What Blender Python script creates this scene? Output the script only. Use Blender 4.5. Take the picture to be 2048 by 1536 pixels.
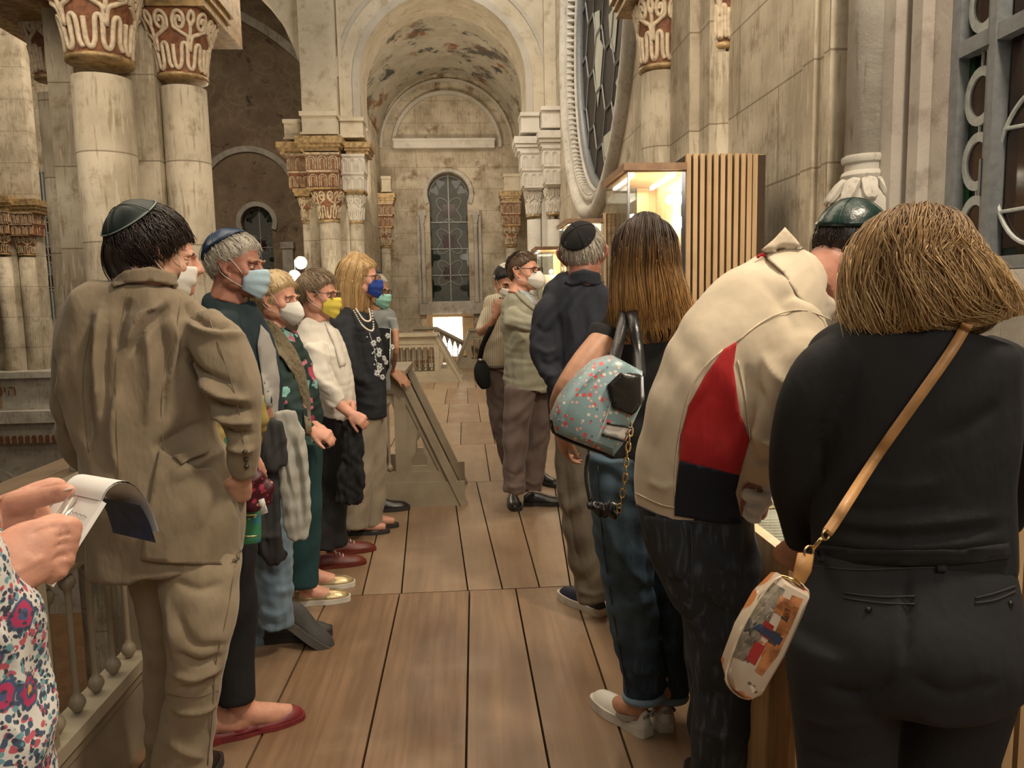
import bpy, bmesh, math, random
import numpy as np
from mathutils import Vector, Matrix, noise
from mathutils.bvhtree import BVHTree
from mathutils.geometry import delaunay_2d_cdt
rng = np.random.default_rng(7)
SC = bpy.context.scene
COL = SC.collection
for _o in list(bpy.data.objects): bpy.data.objects.remove(_o)

# ---------------------------------------------------------------- camera
F = 1500.0                      # focal length in pixels of the 2048 x 1536 frame
CAM = np.array([0.0, 0.0, 1.40])
def _basis(yaw, pitch, roll):
    y, p, r = [math.radians(a) for a in (yaw, pitch, roll)]
    f = np.array([math.sin(y)*math.cos(p), math.cos(y)*math.cos(p), -math.sin(p)])
    R = np.array([math.cos(y), -math.sin(y), 0]); U = np.cross(R, f)
    return R*math.cos(r) - U*math.sin(r), U*math.cos(r) + R*math.sin(r), f
CR, CU, CF = _basis(3.6, 6.4, 1.1)
cd = bpy.data.cameras.new('camera'); cam = bpy.data.objects.new('camera', cd); COL.objects.link(cam)
cd.sensor_fit = 'HORIZONTAL'; cd.sensor_width = 36.0; cd.lens = 36.0*F/2048; cd.clip_start = 0.05; cd.clip_end = 200
cam.matrix_world = Matrix(((CR[0], CU[0], -CF[0], CAM[0]), (CR[1], CU[1], -CF[1], CAM[1]), (CR[2], CU[2], -CF[2], CAM[2]), (0, 0, 0, 1)))
SC.camera = cam
def proj(v):
    d = np.asarray(v, float) - CAM; z = d@CF
    return np.stack([1024 + F*(d@CR)/z, 768 - F*(d@CU)/z], -1)
def ray(px, py): return CF + CR*(px-1024)/F - CU*(py-768)/F
def P(px, py, y): d = ray(px, py); return CAM + d*(y/d[1])          # a point of the place at depth y
def PX(px, py, x): d = ray(px, py); return CAM + d*(x/d[0])
def PZ(px, py, z=0.0): d = ray(px, py); return CAM + d*((z-CAM[2])/d[2])

# ---------------------------------------------------------------- exposure, world, unseen area lamps for the room light
SC.view_settings.view_transform = 'Standard'; SC.view_settings.look = 'None'
SC.view_settings.exposure = 0.03; SC.view_settings.gamma = 1.0; SC.view_settings.use_curve_mapping = False
w = bpy.data.worlds.new('world'); SC.world = w; w.use_nodes = True
w.node_tree.nodes['Background'].inputs[0].default_value = (1.0, 0.80, 0.56, 1)
w.node_tree.nodes['Background'].inputs[1].default_value = 0.09
def lamp(name, kind, loc, target, energy, col=(1, .80, .55), **k):
    l = bpy.data.lights.new(name, kind); l.energy = energy; l.color = col
    for a, b in k.items(): setattr(l, a, b)
    o = bpy.data.objects.new(name, l); COL.objects.link(o); o.location = loc
    if target is not None:
        o.rotation_euler = (Vector(target) - Vector(loc)).to_track_quat('-Z', 'Y').to_euler()
    return o
WARM = (1, .84, .64); NEUT = (1, .90, .76)
lamp('gallery_light_over', 'AREA', (0.1, 3.2, 4.6), (0.0, 3.2, 0), 175, WARM, shape='RECTANGLE', size=2.4, size_y=6)
lamp('rear_fill', 'AREA', (0.9, -1.6, 3.4), (-0.3, 4, 1.0), 58, NEUT, shape='RECTANGLE', size=2, size_y=1.5)  # added fill lamp behind the camera
lamp('gallery_light_side', 'AREA', (1.55, 1.0, 3.9), (-0.8, 2.3, 1.1), 95, WARM, shape='DISK', size=.5)
lamp('nave_pier_light', 'AREA', (-4.5, 3.0, 4.5), (-2.6, 6, 2.6), 45, WARM, shape='DISK', size=1.2)  # area lamp aimed down at the left pier
lamp('nave_light', 'AREA', (-6, 14, 8), (-7, 18, 0), 650, WARM, shape='DISK', size=3)
lamp('far_bay_fill', 'AREA', (-1.25, 14.75, 3.3), (0.3, 16.0, 5.6), 50, WARM, shape='DISK', size=.8)  # added lamp with no fixture, brightens the far vault
lamp('bay_light', 'AREA', (-0.2, 9.5, 5.2), (-0.2, 10.5, 0), 130, WARM, shape='RECTANGLE', size=2.5, size_y=4)
lamp('arch_fill', 'AREA', (0.5, 10.4, 7.0), (0.5, 13.4, 4.0), 105, NEUT, shape='RECTANGLE', size=2.4, size_y=.6)  # extra unseen lamp added to brighten the arch front
lamp('far_wall_light', 'AREA', (-0.4, 15.6, 5.2), (-0.3, 18, 1.5), 12, WARM, shape='DISK', size=1.2)

# ---------------------------------------------------------------- materials
MATS = {}
class NT:
    def __init__(s, name):
        s.m = bpy.data.materials.new(name); s.m.use_nodes = True; s.t = s.m.node_tree; s.b = s.t.nodes['Principled BSDF']
        s.tc = s.t.nodes.new('ShaderNodeTexCoord'); s.co = s.tc.outputs['Object']
    def n(s, typ, ins=None, **props):
        q = s.t.nodes.new('ShaderNode' + typ)
        for a, b in props.items(): setattr(q, a, b)
        for a, b in (ins or {}).items(): s.put(q.inputs[a], b)
        return q
    def put(s, sock, v):
        if isinstance(v, bpy.types.NodeSocket): s.t.links.new(v, sock)
        else: sock.default_value = v
    def mapping(s, scale=(1, 1, 1), rot=(0, 0, 0), co=None): return s.n('Mapping', {'Vector': co or s.co, 'Scale': scale, 'Rotation': rot}).outputs[0]
    def math(s, op, a, b=0.0): return s.n('Math', {0: a, 1: b}, operation=op).outputs[0]
    def ramp(s, f, lo, hi): return s.n('MapRange', {0: f, 1: lo, 2: hi}, interpolation_type='SMOOTHSTEP').outputs[0]
    def mix(s, f, a, b):
        q = s.n('Mix', data_type='RGBA'); s.put(q.inputs[0], f)
        for k, v in ((6, a), (7, b)): s.put(q.inputs[k], v if isinstance(v, bpy.types.NodeSocket) else (*v, 1))
        return q.outputs[2]
    def noise(s, scale, co=None, detail=4.0, rough=.55): return s.n('TexNoise', {'Vector': co or s.co, 'Scale': scale, 'Detail': detail, 'Roughness': rough}).outputs[0]
    def voro(s, scale, co=None, **k): return s.n('TexVoronoi', {'Vector': co or s.co, 'Scale': scale}, **k)
    def bump(s, h, strength=.3, dist=.01, prev=None):
        i = {'Height': h, 'Strength': strength, 'Distance': dist}
        if prev is not None: i['Normal'] = prev
        return s.n('Bump', i).outputs[0]
    def done(s, col=None, rough=None, nrm=None, **k):
        if col is not None: s.put(s.b.inputs['Base Color'], col if isinstance(col, bpy.types.NodeSocket) else (*col, 1))
        if rough is not None: s.put(s.b.inputs['Roughness'], rough)
        if nrm is not None: s.put(s.b.inputs['Normal'], nrm)
        for a, b in k.items(): s.put(s.b.inputs[a.replace('_', ' ')], b)
        MATS[s.m.name] = s.m; return s.m

def plain(name, col, rough=.6, var=.15, scale=12, bump=0, bscale=60, **k):
    s = NT(name); c2 = tuple(max(0, x*(1-var*2)) for x in col)
    c = s.mix(s.ramp(s.noise(scale), .35, .7), col, c2)
    nr = s.bump(s.noise(bscale), bump, .004) if bump else None
    return s.done(c, rough, nr, **k)
def cloth(name, col, rough=.85, var=.08, wr=.35, wscale=9, weave=700, sheen=.15):
    s = NT(name); sheen = sheen if max(col) > .06 else .0; c2 = tuple(x*(1-var*2.2) for x in col)
    c = s.mix(s.ramp(s.noise(5), .35, .7), col, c2)
    b = s.bump(s.noise(wscale, s.mapping((1.6, 1.6, .7)), 3), wr, .02)
    b = s.bump(s.noise(weave, detail=1), .12, .001, b)
    return s.done(c, rough, b, Sheen_Weight=sheen)
def stone(name, base, light, dark, joint=None, rough=.85, streak=True, patch=None, scale=1.0):
    """plaster or limestone: blotches, pale vertical streaks, worn patches, block joints of a given (width, height) on a plane"""
    s = NT(name)
    c = s.mix(s.ramp(s.noise(2.1*scale, detail=6), .38, .66), base, light)
    c = s.mix(s.math('MULTIPLY', s.ramp(s.noise(5.5*scale, detail=7, rough=.65), .50, .72), .75), c, dark)
    if streak:
        st = s.noise(1.0, s.mapping((38*scale, 38*scale, 4.5*scale)), 3)
        c = s.mix(s.math('MULTIPLY', s.ramp(st, .53, .68), .75), c, light)
        st2 = s.noise(1.3, s.mapping((30*scale, 30*scale, 3*scale)), 4)
        c = s.mix(s.math('MULTIPLY', s.ramp(st2, .55, .70), .6), c, dark)
    if patch:
        for col, sc, lo, hi in patch:
            c = s.mix(s.ramp(s.noise(sc, s.n('VectorMath', {0: s.co, 1: (3.1*sc, 7.7, 1.3)}).outputs[0], 8, .68), lo, hi), c, col)
    h = s.noise(9*scale, detail=8, rough=.7)
    b = s.bump(h, .35, .02); b = s.bump(s.noise(90, detail=3), .25, .004, b)
    if joint:
        axis, bw, bh = joint
        sx = s.n('SeparateXYZ', {0: s.co}).outputs
        u = sx[axis] if axis in (0, 1) else s.math('ADD', sx[0], sx[1])
        v = s.n('CombineXYZ', {0: u, 1: sx[2], 2: 0.0}).outputs[0]
        br = s.n('TexBrick', {'Vector': v, 'Color1': (0, 0, 0, 1), 'Color2': (.5, .5, .5, 1), 'Mortar': (1, 1, 1, 1), 'Scale': 1.0,
                              'Mortar Size': .006, 'Brick Width': bw, 'Row Height': bh, 'Mortar Smooth': .3})
        c = s.mix(s.math('MULTIPLY', br.outputs['Fac'], .55), c, tuple(x*.35 for x in dark))
        vary = s.n('SeparateColor', {0: br.outputs['Color']}).outputs[0]
        c = s.mix(s.math('MULTIPLY', vary, .45), c, dark)
        b = s.bump(br.outputs['Fac'], -.5, .01, b)
    return s.done(c, rough, b)

CREAM = (.40, .345, .255); PALE = (.62, .55, .43); TAN = (.22, .165, .10)
stone('stone_block', CREAM, PALE, TAN, joint=(2, 50, .62))
stone('stone_wall_x', CREAM, PALE, TAN, joint=(1, 1.15, .50), patch=[((.30, .20, .12), 1.2, .60, .72)])
stone('stone_wall_y', CREAM, PALE, (.26, .18, .10), joint=(0, 1.0, .50), patch=[((.22, .15, .09), 1.7, .55, .66)])
stone('stone_grey', (.40, .37, .32), (.52, .49, .43), (.24, .20, .16))
stone('stone_niche', (.34, .30, .26), (.42, .38, .33), (.20, .16, .13), streak=False)
stone('plaster_pale', (.55, .48, .36), (.64, .57, .45), (.36, .29, .19), streak=False, patch=[((.24, .17, .10), 1.5, .60, .72)])
stone('plaster_grey', (.47, .43, .36), (.55, .51, .44), (.38, .33, .26), streak=False)
stone('plaster_vault', (.42, .38, .29), (.50, .46, .37), (.34, .28, .2), streak=False,
      patch=[((.13, .11, .09), .8, .54, .63), ((.24, .10, .04), 1.1, .56, .64), ((.07, .08, .075), 2.2, .58, .64)])
stone('plaster_white', (.58, .54, .47), (.66, .62, .55), (.48, .42, .34), streak=False)
def fresco():
    s = NT('fresco_brown'); c = s.mix(s.ramp(s.noise(1.4, detail=6), .35, .7), (.185, .132, .088), (.265, .200, .135))
    co = s.n('VectorMath', {0: s.co, 1: s.n('VectorMath', {0: s.n('TexNoise', {'Vector': s.co, 'Scale': 1.5}).outputs['Color'], 1: (.25,)*3}, operation='MULTIPLY').outputs[0]}).outputs[0]
    v = s.voro(1.15, co); ring = s.math('SINE', s.math('MULTIPLY', v.outputs['Distance'], 26.0))
    m = s.math('MULTIPLY', s.ramp(ring, .55, .95), s.ramp(s.noise(.7, detail=6), .42, .6)); c = s.mix(s.math('MULTIPLY', m, .55), c, (.33, .265, .18))
    v2 = s.voro(4.5, co, feature='DISTANCE_TO_EDGE'); m2 = s.math('MULTIPLY', s.ramp(v2.outputs['Distance'], .10, .03), s.ramp(s.noise(1.1, detail=5), .45, .62)); c = s.mix(s.math('MULTIPLY', m2, .5), c, (.30, .235, .155))
    c = s.mix(s.ramp(s.noise(2.3, detail=8, rough=.7), .58, .70), c, (.06, .042, .03)); c = s.mix(s.math('MULTIPLY', s.ramp(s.noise(.55, detail=7, rough=.65), .56, .70), .8), c, (.36, .29, .20))
    return s.done(c, .9, s.bump(s.noise(8, detail=6), .3, .02))
fresco()
stone('rust_stone', (.215, .10, .055), (.34, .23, .15), (.11, .045, .025))
plain('gilt', (.50, .345, .165), .45, .28, 16, .3, 40, Metallic=.25)
plain('relief_cream', (.70, .58, .42), .6, .15, 30, .3, 80)
plain('relief_ground', (.26, .105, .05), .7, .25, 25, .3, 80)
plain('relief_dark', (.10, .06, .035), .8, .2, 25)
plain('relief_tan', (.40, .28, .16), .7, .2, 25)
plain('paint_taupe', (.33, .275, .195), .45, .10, 6, .12, 40)
plain('paint_taupe_light', (.46, .40, .29), .45, .08, 6, .1, 40)
plain('lead', (.18, .19, .19), .5, .1, 30)
plain('lead_pale', (.40, .42, .40), .45, .12, 40)
plain('iron_grey', (.17, .18, .185), .4, .12, 30)
plain('glass_grey', (.115, .12, .11), .7, .1, 8)
plain('glass_dark', (.018, .022, .02), .12, .2, 8)
plain('glass_red', (.045, .012, .012), .15, .2, 8)
plain('glass_green', (.006, .055, .012), .12, .4, 6)
plain('glass_black_green', (.012, .022, .012), .1, .4, 6)
plain('glass_brown', (.035, .02, .014), .1, .3, 6)
plain('pane_pale', (.36, .37, .32), .3, .08, 4)
plain('rose_dark', (.022, .015, .010), .6, .4, 10)
plain('black_rubber', (.012, .012, .012), .7)
plain('slat_gap', (.055, .03, .014), .8)
plain('chrome', (.7, .7, .7), .15, .02, Metallic=1)
plain('gold_metal', (.75, .55, .25), .22, .05, Metallic=1)
plain('steel', (.55, .55, .55), .3, .05, Metallic=1)
plain('skin', (.60, .33, .22), .5, .08, 30, .12, 220, Subsurface_Weight=.08, Subsurface_Scale=.01)
plain('skin_pink', (.66, .33, .23), .5, .09, 30, .15, 200, Subsurface_Weight=.08, Subsurface_Scale=.01)
plain('skin_tan', (.47, .24, .145), .5, .08, 30, .12, 220, Subsurface_Weight=.06, Subsurface_Scale=.01)
plain('skin_ruddy', (.38, .165, .11), .5, .10, 30, .12, 220, Subsurface_Weight=.06, Subsurface_Scale=.01)  # reddish skin, darkened further to carry the shade on the bent neck
plain('eye_white', (.75, .72, .68), .25, .02)
plain('eye_dark', (.03, .02, .015), .15, .02)
plain('lip', (.45, .16, .13), .5)
def emit(name, col, e):
    s = NT(name); return s.done((.8, .8, .8), .5, Emission_Color=(*col, 1), Emission_Strength=e)
emit('glow_white', (1, .95, .82), 7.0); emit('bulb', (1, .88, .68), 60.0); emit('led', (1, .93, .80), 5.0); emit('led_soft', (1, .9, .75), .4); emit('screen', (1, .95, .85), .8)
def glass(name, tint=(.95, .97, .95), refl=.10):
    s = NT(name); t = s.t; t.nodes.remove(s.b)
    tr = t.nodes.new('ShaderNodeBsdfTransparent'); tr.inputs[0].default_value = (*tint, 1)
    gl = t.nodes.new('ShaderNodeBsdfGlossy'); gl.inputs['Roughness'].default_value = .02
    fr = s.n('LayerWeight', {'Blend': .25}); f = s.math('ADD', s.math('MULTIPLY', fr.outputs['Fresnel'], .6), refl*.3)
    mx = t.nodes.new('ShaderNodeMixShader'); t.links.new(f, mx.inputs[0]); t.links.new(tr.outputs[0], mx.inputs[1]); t.links.new(gl.outputs[0], mx.inputs[2])
    t.links.new(mx.outputs[0], t.nodes['Material Output'].inputs[0]); MATS[name] = s.m
glass('glass_clear'); glass('lens', (.97, .97, .97), .15)
def wood(name, a, b, sc=(2, 22, 22), rough=.5, gap=None):
    s = NT(name); co = s.mapping(sc)
    n1 = s.noise(1.0, co, 6, .6); n2 = s.noise(2.5, s.mapping((1.2, 1.2, 1.2)), 3)
    c = s.mix(s.ramp(n1, .35, .68), a, b); c = s.mix(s.math('MULTIPLY', s.ramp(n2, .4, .7), .4), c, tuple(x*.6 for x in b))
    return s.done(c, rough, s.bump(n1, .12, .004))
wood('oak', (.60, .37, .17), (.42, .24, .10), (26, 26, 1.6))
wood('oak_light', (.66, .45, .25), (.52, .34, .17), (26, 26, 2))
wood('oak_top', (.36, .21, .115), (.25, .14, .075), (20, 2, 20))
wood('oak_brown', (.22, .12, .055), (.14, .075, .035), (22, 22, 2))
def floorwood():
    s = NT('floor_wood'); geo = s.n('Attribute', attribute_name='tone').outputs['Fac']
    co = s.n('VectorMath', {0: s.mapping((14, 1.1, 14)), 1: s.n('CombineXYZ', {0: s.math('MULTIPLY', geo, 37.0), 1: s.math('MULTIPLY', geo, 11.0), 2: 0.0}).outputs[0]}).outputs[0]
    n1 = s.noise(1.0, co, 8, .62); rings = s.n('TexWave', {'Vector': co, 'Scale': .55, 'Distortion': 9.0, 'Detail': 3.0, 'Detail Scale': 1.4}).outputs[1]
    c = s.mix(s.ramp(n1, .32, .68), (.25, .150, .082), (.155, .088, .046))
    c = s.mix(s.math('MULTIPLY', s.ramp(rings, .55, .95), .35), c, (.15, .085, .045))
    c = s.mix(s.math('MULTIPLY', geo, .45), c, (.37, .275, .185))
    c = s.mix(s.math('MULTIPLY', s.ramp(s.noise(1.7, detail=5), .52, .72), .6), c, (.36, .255, .165))
    v = s.voro(2.2); kn = s.ramp(v.outputs['Distance'], .035, .012)
    c = s.mix(s.math('MULTIPLY', kn, .8), c, (.04, .02, .01))
    r = s.ramp(s.noise(3.0, detail=5), .3, .75); rough = s.math('ADD', s.math('MULTIPLY', r, .2), .36)
    c = s.mix(s.math('MULTIPLY', s.ramp(s.noise(1.0, s.mapping((9, .5, 9)), 6), .5, .8), .35), c, (.12, .07, .037))
    b = s.bump(n1, .15, .004); b = s.bump(s.noise(3.0, detail=2), .15, .02, b)
    return s.done(c, rough, b)
floorwood()
def floral(name, ground, layers, rough=.8, wr=.3, warp=.02):
    s = NT(name); d = s.n('VectorMath', {0: s.co, 1: s.n('VectorMath', {0: s.n('TexNoise', {'Vector': s.co, 'Scale': 40.0}).outputs['Color'], 1: (warp*2,)*3}, operation='MULTIPLY').outputs[0]}).outputs[0]
    c = s.mix(s.ramp(s.noise(6), .3, .7), ground, tuple(x*.8 for x in ground))
    for sc, rad, col, keep, off in layers:
        cc = s.n('VectorMath', {0: d, 1: off}).outputs[0]
        v = s.voro(sc, cc); pick = s.n('SeparateColor', {0: v.outputs['Color']}).outputs
        m = s.ramp(v.outputs['Distance'], rad*sc, rad*sc*.85)
        m = s.math('MULTIPLY', m, s.math('LESS_THAN', pick[0], keep))
        c = s.mix(m, c, col)
    return s.done(c, rough, s.bump(s.noise(9, detail=3), wr, .02))
# ---------------------------------------------------------------- mesh kit
def norm(v): v = np.asarray(v, float); return v/(np.linalg.norm(v, axis=-1, keepdims=True)+1e-12)
def mk(name, V, Fs, mat, parent=None, smooth=True, mats=None, fmat=None, attrs=None):
    me = bpy.data.meshes.new(name); me.from_pydata([tuple(map(float, v)) for v in V], [], [tuple(int(i) for i in f) for f in Fs]); me.update()
    for m in (mats or [mat]): me.materials.append(MATS[m] if isinstance(m, str) else m)
    if fmat is not None: me.polygons.foreach_set('material_index', np.asarray(fmat, np.int32))
    if smooth is True: me.polygons.foreach_set('use_smooth', np.ones(len(me.polygons), bool))
    for k, a in (attrs or {}).items():
        at = me.attributes.new(k, 'FLOAT', 'POINT'); at.data.foreach_set('value', np.asarray(a, np.float32))
    o = bpy.data.objects.new(name, me); COL.objects.link(o)
    if parent is not None:
        o.parent = parent; o.matrix_parent_inverse = Matrix.Translation(-parent.location)
    if smooth == 'auto': autosmooth(o)
    return o
def autosmooth(o, ang=40):
    me = o.data; me.polygons.foreach_set('use_smooth', np.ones(len(me.polygons), bool))
    bm = bmesh.new(); bm.from_mesh(me)
    for e in bm.edges: e.smooth = len(e.link_faces) != 2 or e.calc_face_angle(0) < math.radians(ang)
    bm.to_mesh(me); bm.free()
def tag(o, label, cat, group=None, kind=None):
    o['label'] = label; o['category'] = cat
    if group: o['group'] = group
    if kind: o['kind'] = kind
    return o
def thing(name, loc, label, cat, group=None):
    o = bpy.data.objects.new(name, None); COL.objects.link(o); o.location = [float(x) for x in loc]; o.empty_display_size = .1
    return tag(o, label, cat, group)
def struct(o): o['kind'] = 'structure'; return o
class MB:
    """collects shapes for one mesh"""
    def __init__(s): s.v = []; s.f = []; s.m = []; s.k = 0
    def add(s, V, Fs):
        b = len(s.v); s.v += [tuple(map(float, v)) for v in V]; s.f += [tuple(int(i)+b for i in f) for f in Fs]; s.m += [s.k]*len(Fs); return s
    def box(s, a, b, bev=0.0):
        a, b = np.minimum(a, b), np.maximum(a, b)
        V = [(x, y, z) for x in (a[0], b[0]) for y in (a[1], b[1]) for z in (a[2], b[2])]
        s.add(V, [(0, 1, 3, 2), (4, 6, 7, 5), (0, 4, 5, 1), (2, 3, 7, 6), (0, 2, 6, 4), (1, 5, 7, 3)]); return s
    def prism(s, poly, d, holes=None):
        """planar polygon (3D points) extruded by vector d; holes are polygons in the plane"""
        poly = [np.asarray(p, float) for p in poly]; d = np.asarray(d, float); n = len(poly)
        if not holes:
            s.add(list(poly)+[p+d for p in poly], [tuple(range(n)), tuple(range(2*n-1, n-1, -1))] + [(i, i+n, (i+1) % n+n, (i+1) % n) for i in range(n)]); return s
        e1 = norm(poly[1]-poly[0]); nn = norm(d); e2 = np.cross(nn, e1); o = poly[0]
        loops = [poly] + [[np.asarray(p, float) for p in h] for h in holes]; pts = []; edges = []
        for L in loops:
            b = len(pts); pts += L; edges += [(b+i, b+(i+1) % len(L)) for i in range(len(L))]
        p2 = [Vector(((p-o)@e1, (p-o)@e2)) for p in pts]
        v2, _, f2, ov, _, _ = delaunay_2d_cdt(p2, edges, [], 1, 1e-6)
        hp = [np.array([((p-o)@e1, (p-o)@e2) for p in L]) for L in loops[1:]]
        keep = []
        for f in f2:
            c = np.mean([v2[i] for i in f], axis=0)
            if not any(inpoly(c[None], h)[0] for h in hp): keep.append(tuple(f))
        V = [o+e1*q[0]+e2*q[1] for q in v2]; N = len(V)
        s.add(V+[p+d for p in V], keep+[tuple(i+N for i in reversed(f)) for f in keep])
        for L in loops:
            k = len(L); s.add(L+[p+d for p in L], [(i, i+k, (i+1) % k+k, (i+1) % k) for i in range(k)])
        return s
    def lathe(s, prof, c=(0, 0, 0), n=20, a0=0, a1=2*math.pi):
        """prof: (radius, z) pairs about a vertical axis at c"""
        full = abs(a1-a0-2*math.pi) < 1e-6; k = n if full else n+1; V = []
        for r, z in prof:
            for i in range(k):
                a = a0+(a1-a0)*i/n; V.append((c[0]+r*math.cos(a), c[1]+r*math.sin(a), c[2]+z))
        Fs = []
        for j in range(len(prof)-1):
            for i in range(k if full else n):
                i2 = (i+1) % k; Fs.append((j*k+i, j*k+i2, (j+1)*k+i2, (j+1)*k+i))
        Fs.append(tuple(range(k-1, -1, -1))); Fs.append(tuple((len(prof)-1)*k+i for i in range(k)))
        return s.add(V, Fs)
    def tube(s, pts, r, n=8, close=False, flat=1.0, cap=True):
        V, Fs = sweep(pts, r, n, close, flat, cap); return s.add(V, Fs)
    def ell(s, c, r, M=None, n=16, m=10):
        V, Fs = ellipsoid(c, r, M, n, m); return s.add(V, Fs)
    def build(s, name, mat, parent=None, smooth=False, mats=None, **k):
        return mk(name, s.v, s.f, mat, parent, smooth, mats, s.m if mats else None, **k)
def inpoly(p, poly):
    x, y = p[:, 0], p[:, 1]; c = np.zeros(len(p), bool); n = len(poly); j = n-1
    for i in range(n):
        xi, yi = poly[i]; xj, yj = poly[j]
        t = ((yi > y) != (yj > y)); c ^= t & (x < (xj-xi)*(y-yi)/(yj-yi+1e-12)+xi); j = i
    return c
def spline(A, sub=4, close=False):
    A = np.asarray(A, float); n = len(A)
    if n < 3 and not close:
        t = np.linspace(0, 1, sub*(n-1)+1)[:, None]; return A[0]*(1-t)+A[-1]*t
    out = []; m = n if close else n-1
    for i in range(m):
        p0 = A[(i-1) % n] if close or i > 0 else 2*A[0]-A[1]; p1 = A[i]; p2 = A[(i+1) % n]
        p3 = A[(i+2) % n] if close or i+2 < n else 2*A[-1]-A[-2]
        for k in range(sub):
            t = k/sub
            out.append(.5*(2*p1+(p2-p0)*t+(2*p0-5*p1+4*p2-p3)*t*t+(3*p1-p0-3*p2+p3)*t**3))
    if not close: out.append(A[-1])
    return np.array(out)
def sweep(pts, r, n=8, close=False, flat=1.0, cap=True, up=None):
    pts = np.asarray(pts, float); N = len(pts); r = np.broadcast_to(np.asarray(r, float), (N,))
    T = norm(np.roll(pts, -1, 0)-np.roll(pts, 1, 0)) if close else norm(np.gradient(pts, axis=0))
    u = np.asarray(up, float) if up is not None else (np.array([0, 0, 1.]) if abs(T[0][2]) < .9 else np.array([0, 1., 0]))
    V = []
    for i in range(N):
        a = norm(u-T[i]*(u@T[i])); b = np.cross(T[i], a)
        if up is None: u = a
        for k in range(n):
            th = 2*math.pi*k/n; V.append(pts[i]+r[i]*(a*math.cos(th)*flat+b*math.sin(th)))
    Fs = []; M = N if close else N-1
    for i in range(M):
        for k in range(n):
            k2 = (k+1) % n; i2 = (i+1) % N; Fs.append((i*n+k, i*n+k2, i2*n+k2, i2*n+k))
    if not close and cap: Fs += [tuple(range(n-1, -1, -1)), tuple((N-1)*n+k for k in range(n))]
    return np.array(V), Fs
def ellipsoid(c, r, M=None, n=16, m=10):
    V = [];
    for j in range(1, m):
        a = math.pi*j/m
        for i in range(n): b = 2*math.pi*i/n; V.append((math.sin(a)*math.cos(b)*r[0], math.sin(a)*math.sin(b)*r[1], math.cos(a)*r[2]))
    V += [(0, 0, r[2]), (0, 0, -r[2])]; V = np.array(V)
    Fs = [(j*n+i, (j+1)*n+i, (j+1)*n+(i+1) % n, j*n+(i+1) % n) for j in range(m-2) for i in range(n)]
    t = (m-1)*n; Fs += [(t, i, (i+1) % n) for i in range(n)]+[(t+1, (m-2)*n+(i+1) % n, (m-2)*n+i) for i in range(n)]
    if M is not None: V = V@np.asarray(M)[:3, :3].T
    return V+np.asarray(c, float), Fs
# limb / garment lofts.  A section is (px, py, depth, half-width px, depth ratio)
def secs(L, k=1.0, dy=0.0):
    out = []
    for s in L:
        p = P(s[0], s[1], s[2]+dy); rw = s[3]*s[2]/F*k; out.append([*p, rw, rw*(s[4] if len(s) > 4 else .8)])
    return np.array(out)
def loft(A, n=20, sub=4, cap=.6, side=None, rings=False):
    """A rows: x y z rw rd; cross-section width lies across the line of sight unless side is given"""
    A = spline(A, sub); p = A[:, :3]; T = norm(np.gradient(p, axis=0)); R = []
    for i in range(len(p)):
        vd = norm(p[i]-CAM) if side is None else None
        s = norm(np.cross(T[i], vd)) if side is None else norm(np.asarray(side, float)-T[i]*(np.asarray(side, float)@T[i]))
        d = norm(np.cross(s, T[i])); R.append((p[i], s, d, A[i, 3], A[i, 4], T[i]))
    if cap:
        def dome(q, sg):
            c, s, d, a, b, t = q; h = min(a, b)*cap
            return [(c+t*sg*h*math.sin(x), s, d, a*math.cos(x), b*math.cos(x), t) for x in (.5, 1.0, 1.4)]
        R = dome(R[0], -1)[::-1]+R+dome(R[-1], 1)
    th = np.arange(n)*2*math.pi/n
    V = np.concatenate([c+np.outer(np.cos(th)*a, s)+np.outer(np.sin(th)*b, d) for c, s, d, a, b, t in R])
    m = len(R); Fs = [(j*n+i, j*n+(i+1) % n, (j+1)*n+(i+1) % n, (j+1)*n+i) for j in range(m-1) for i in range(n)]
    Fs += [tuple(range(n-1, -1, -1)), tuple((m-1)*n+i for i in range(n))]
    if rings: return V.reshape(m, n, 3)
    return V, Fs
def T(*L, **k): return loft(secs(L, k.pop('k', 1.0)), **k)
def join(parts):
    V = []; Fs = []; b = 0
    for v, f in parts:
        V.append(np.asarray(v, float)); Fs += [tuple(int(i)+b for i in q) for q in f]; b += len(v)
    return np.concatenate(V), Fs
def remesh(parts, voxel, smooth=4, lam=.5):
    V, Fs = join(parts)
    me = bpy.data.meshes.new('tmp'); me.from_pydata(V.tolist(), [], Fs)
    bm = bmesh.new(); bm.from_mesh(me); bmesh.ops.recalc_face_normals(bm, faces=bm.faces); bm.to_mesh(me); bm.free()
    o = bpy.data.objects.new('tmp', me); COL.objects.link(o)
    md = o.modifiers.new('r', 'REMESH'); md.mode = 'VOXEL'; md.voxel_size = voxel; md.adaptivity = 0
    dg = bpy.context.evaluated_depsgraph_get(); e = o.evaluated_get(dg); m2 = e.to_mesh()
    n = len(m2.vertices); co = np.empty(n*3, np.float32); m2.vertices.foreach_get('co', co); V = co.reshape(-1, 3).astype(float)
    nl = len(m2.loops); li = np.empty(nl, np.int32); m2.loops.foreach_get('vertex_index', li)
    ls = np.empty(len(m2.polygons), np.int32); m2.polygons.foreach_get('loop_start', ls)
    Fq = np.split(li, ls[1:]); e.to_mesh_clear(); bpy.data.objects.remove(o); bpy.data.meshes.remove(me)
    Fq = np.array([q if len(q) == 4 else (*q, q[-1]) for q in Fq])
    V = lap(V, Fq, smooth, lam)
    return V, Fq
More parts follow.
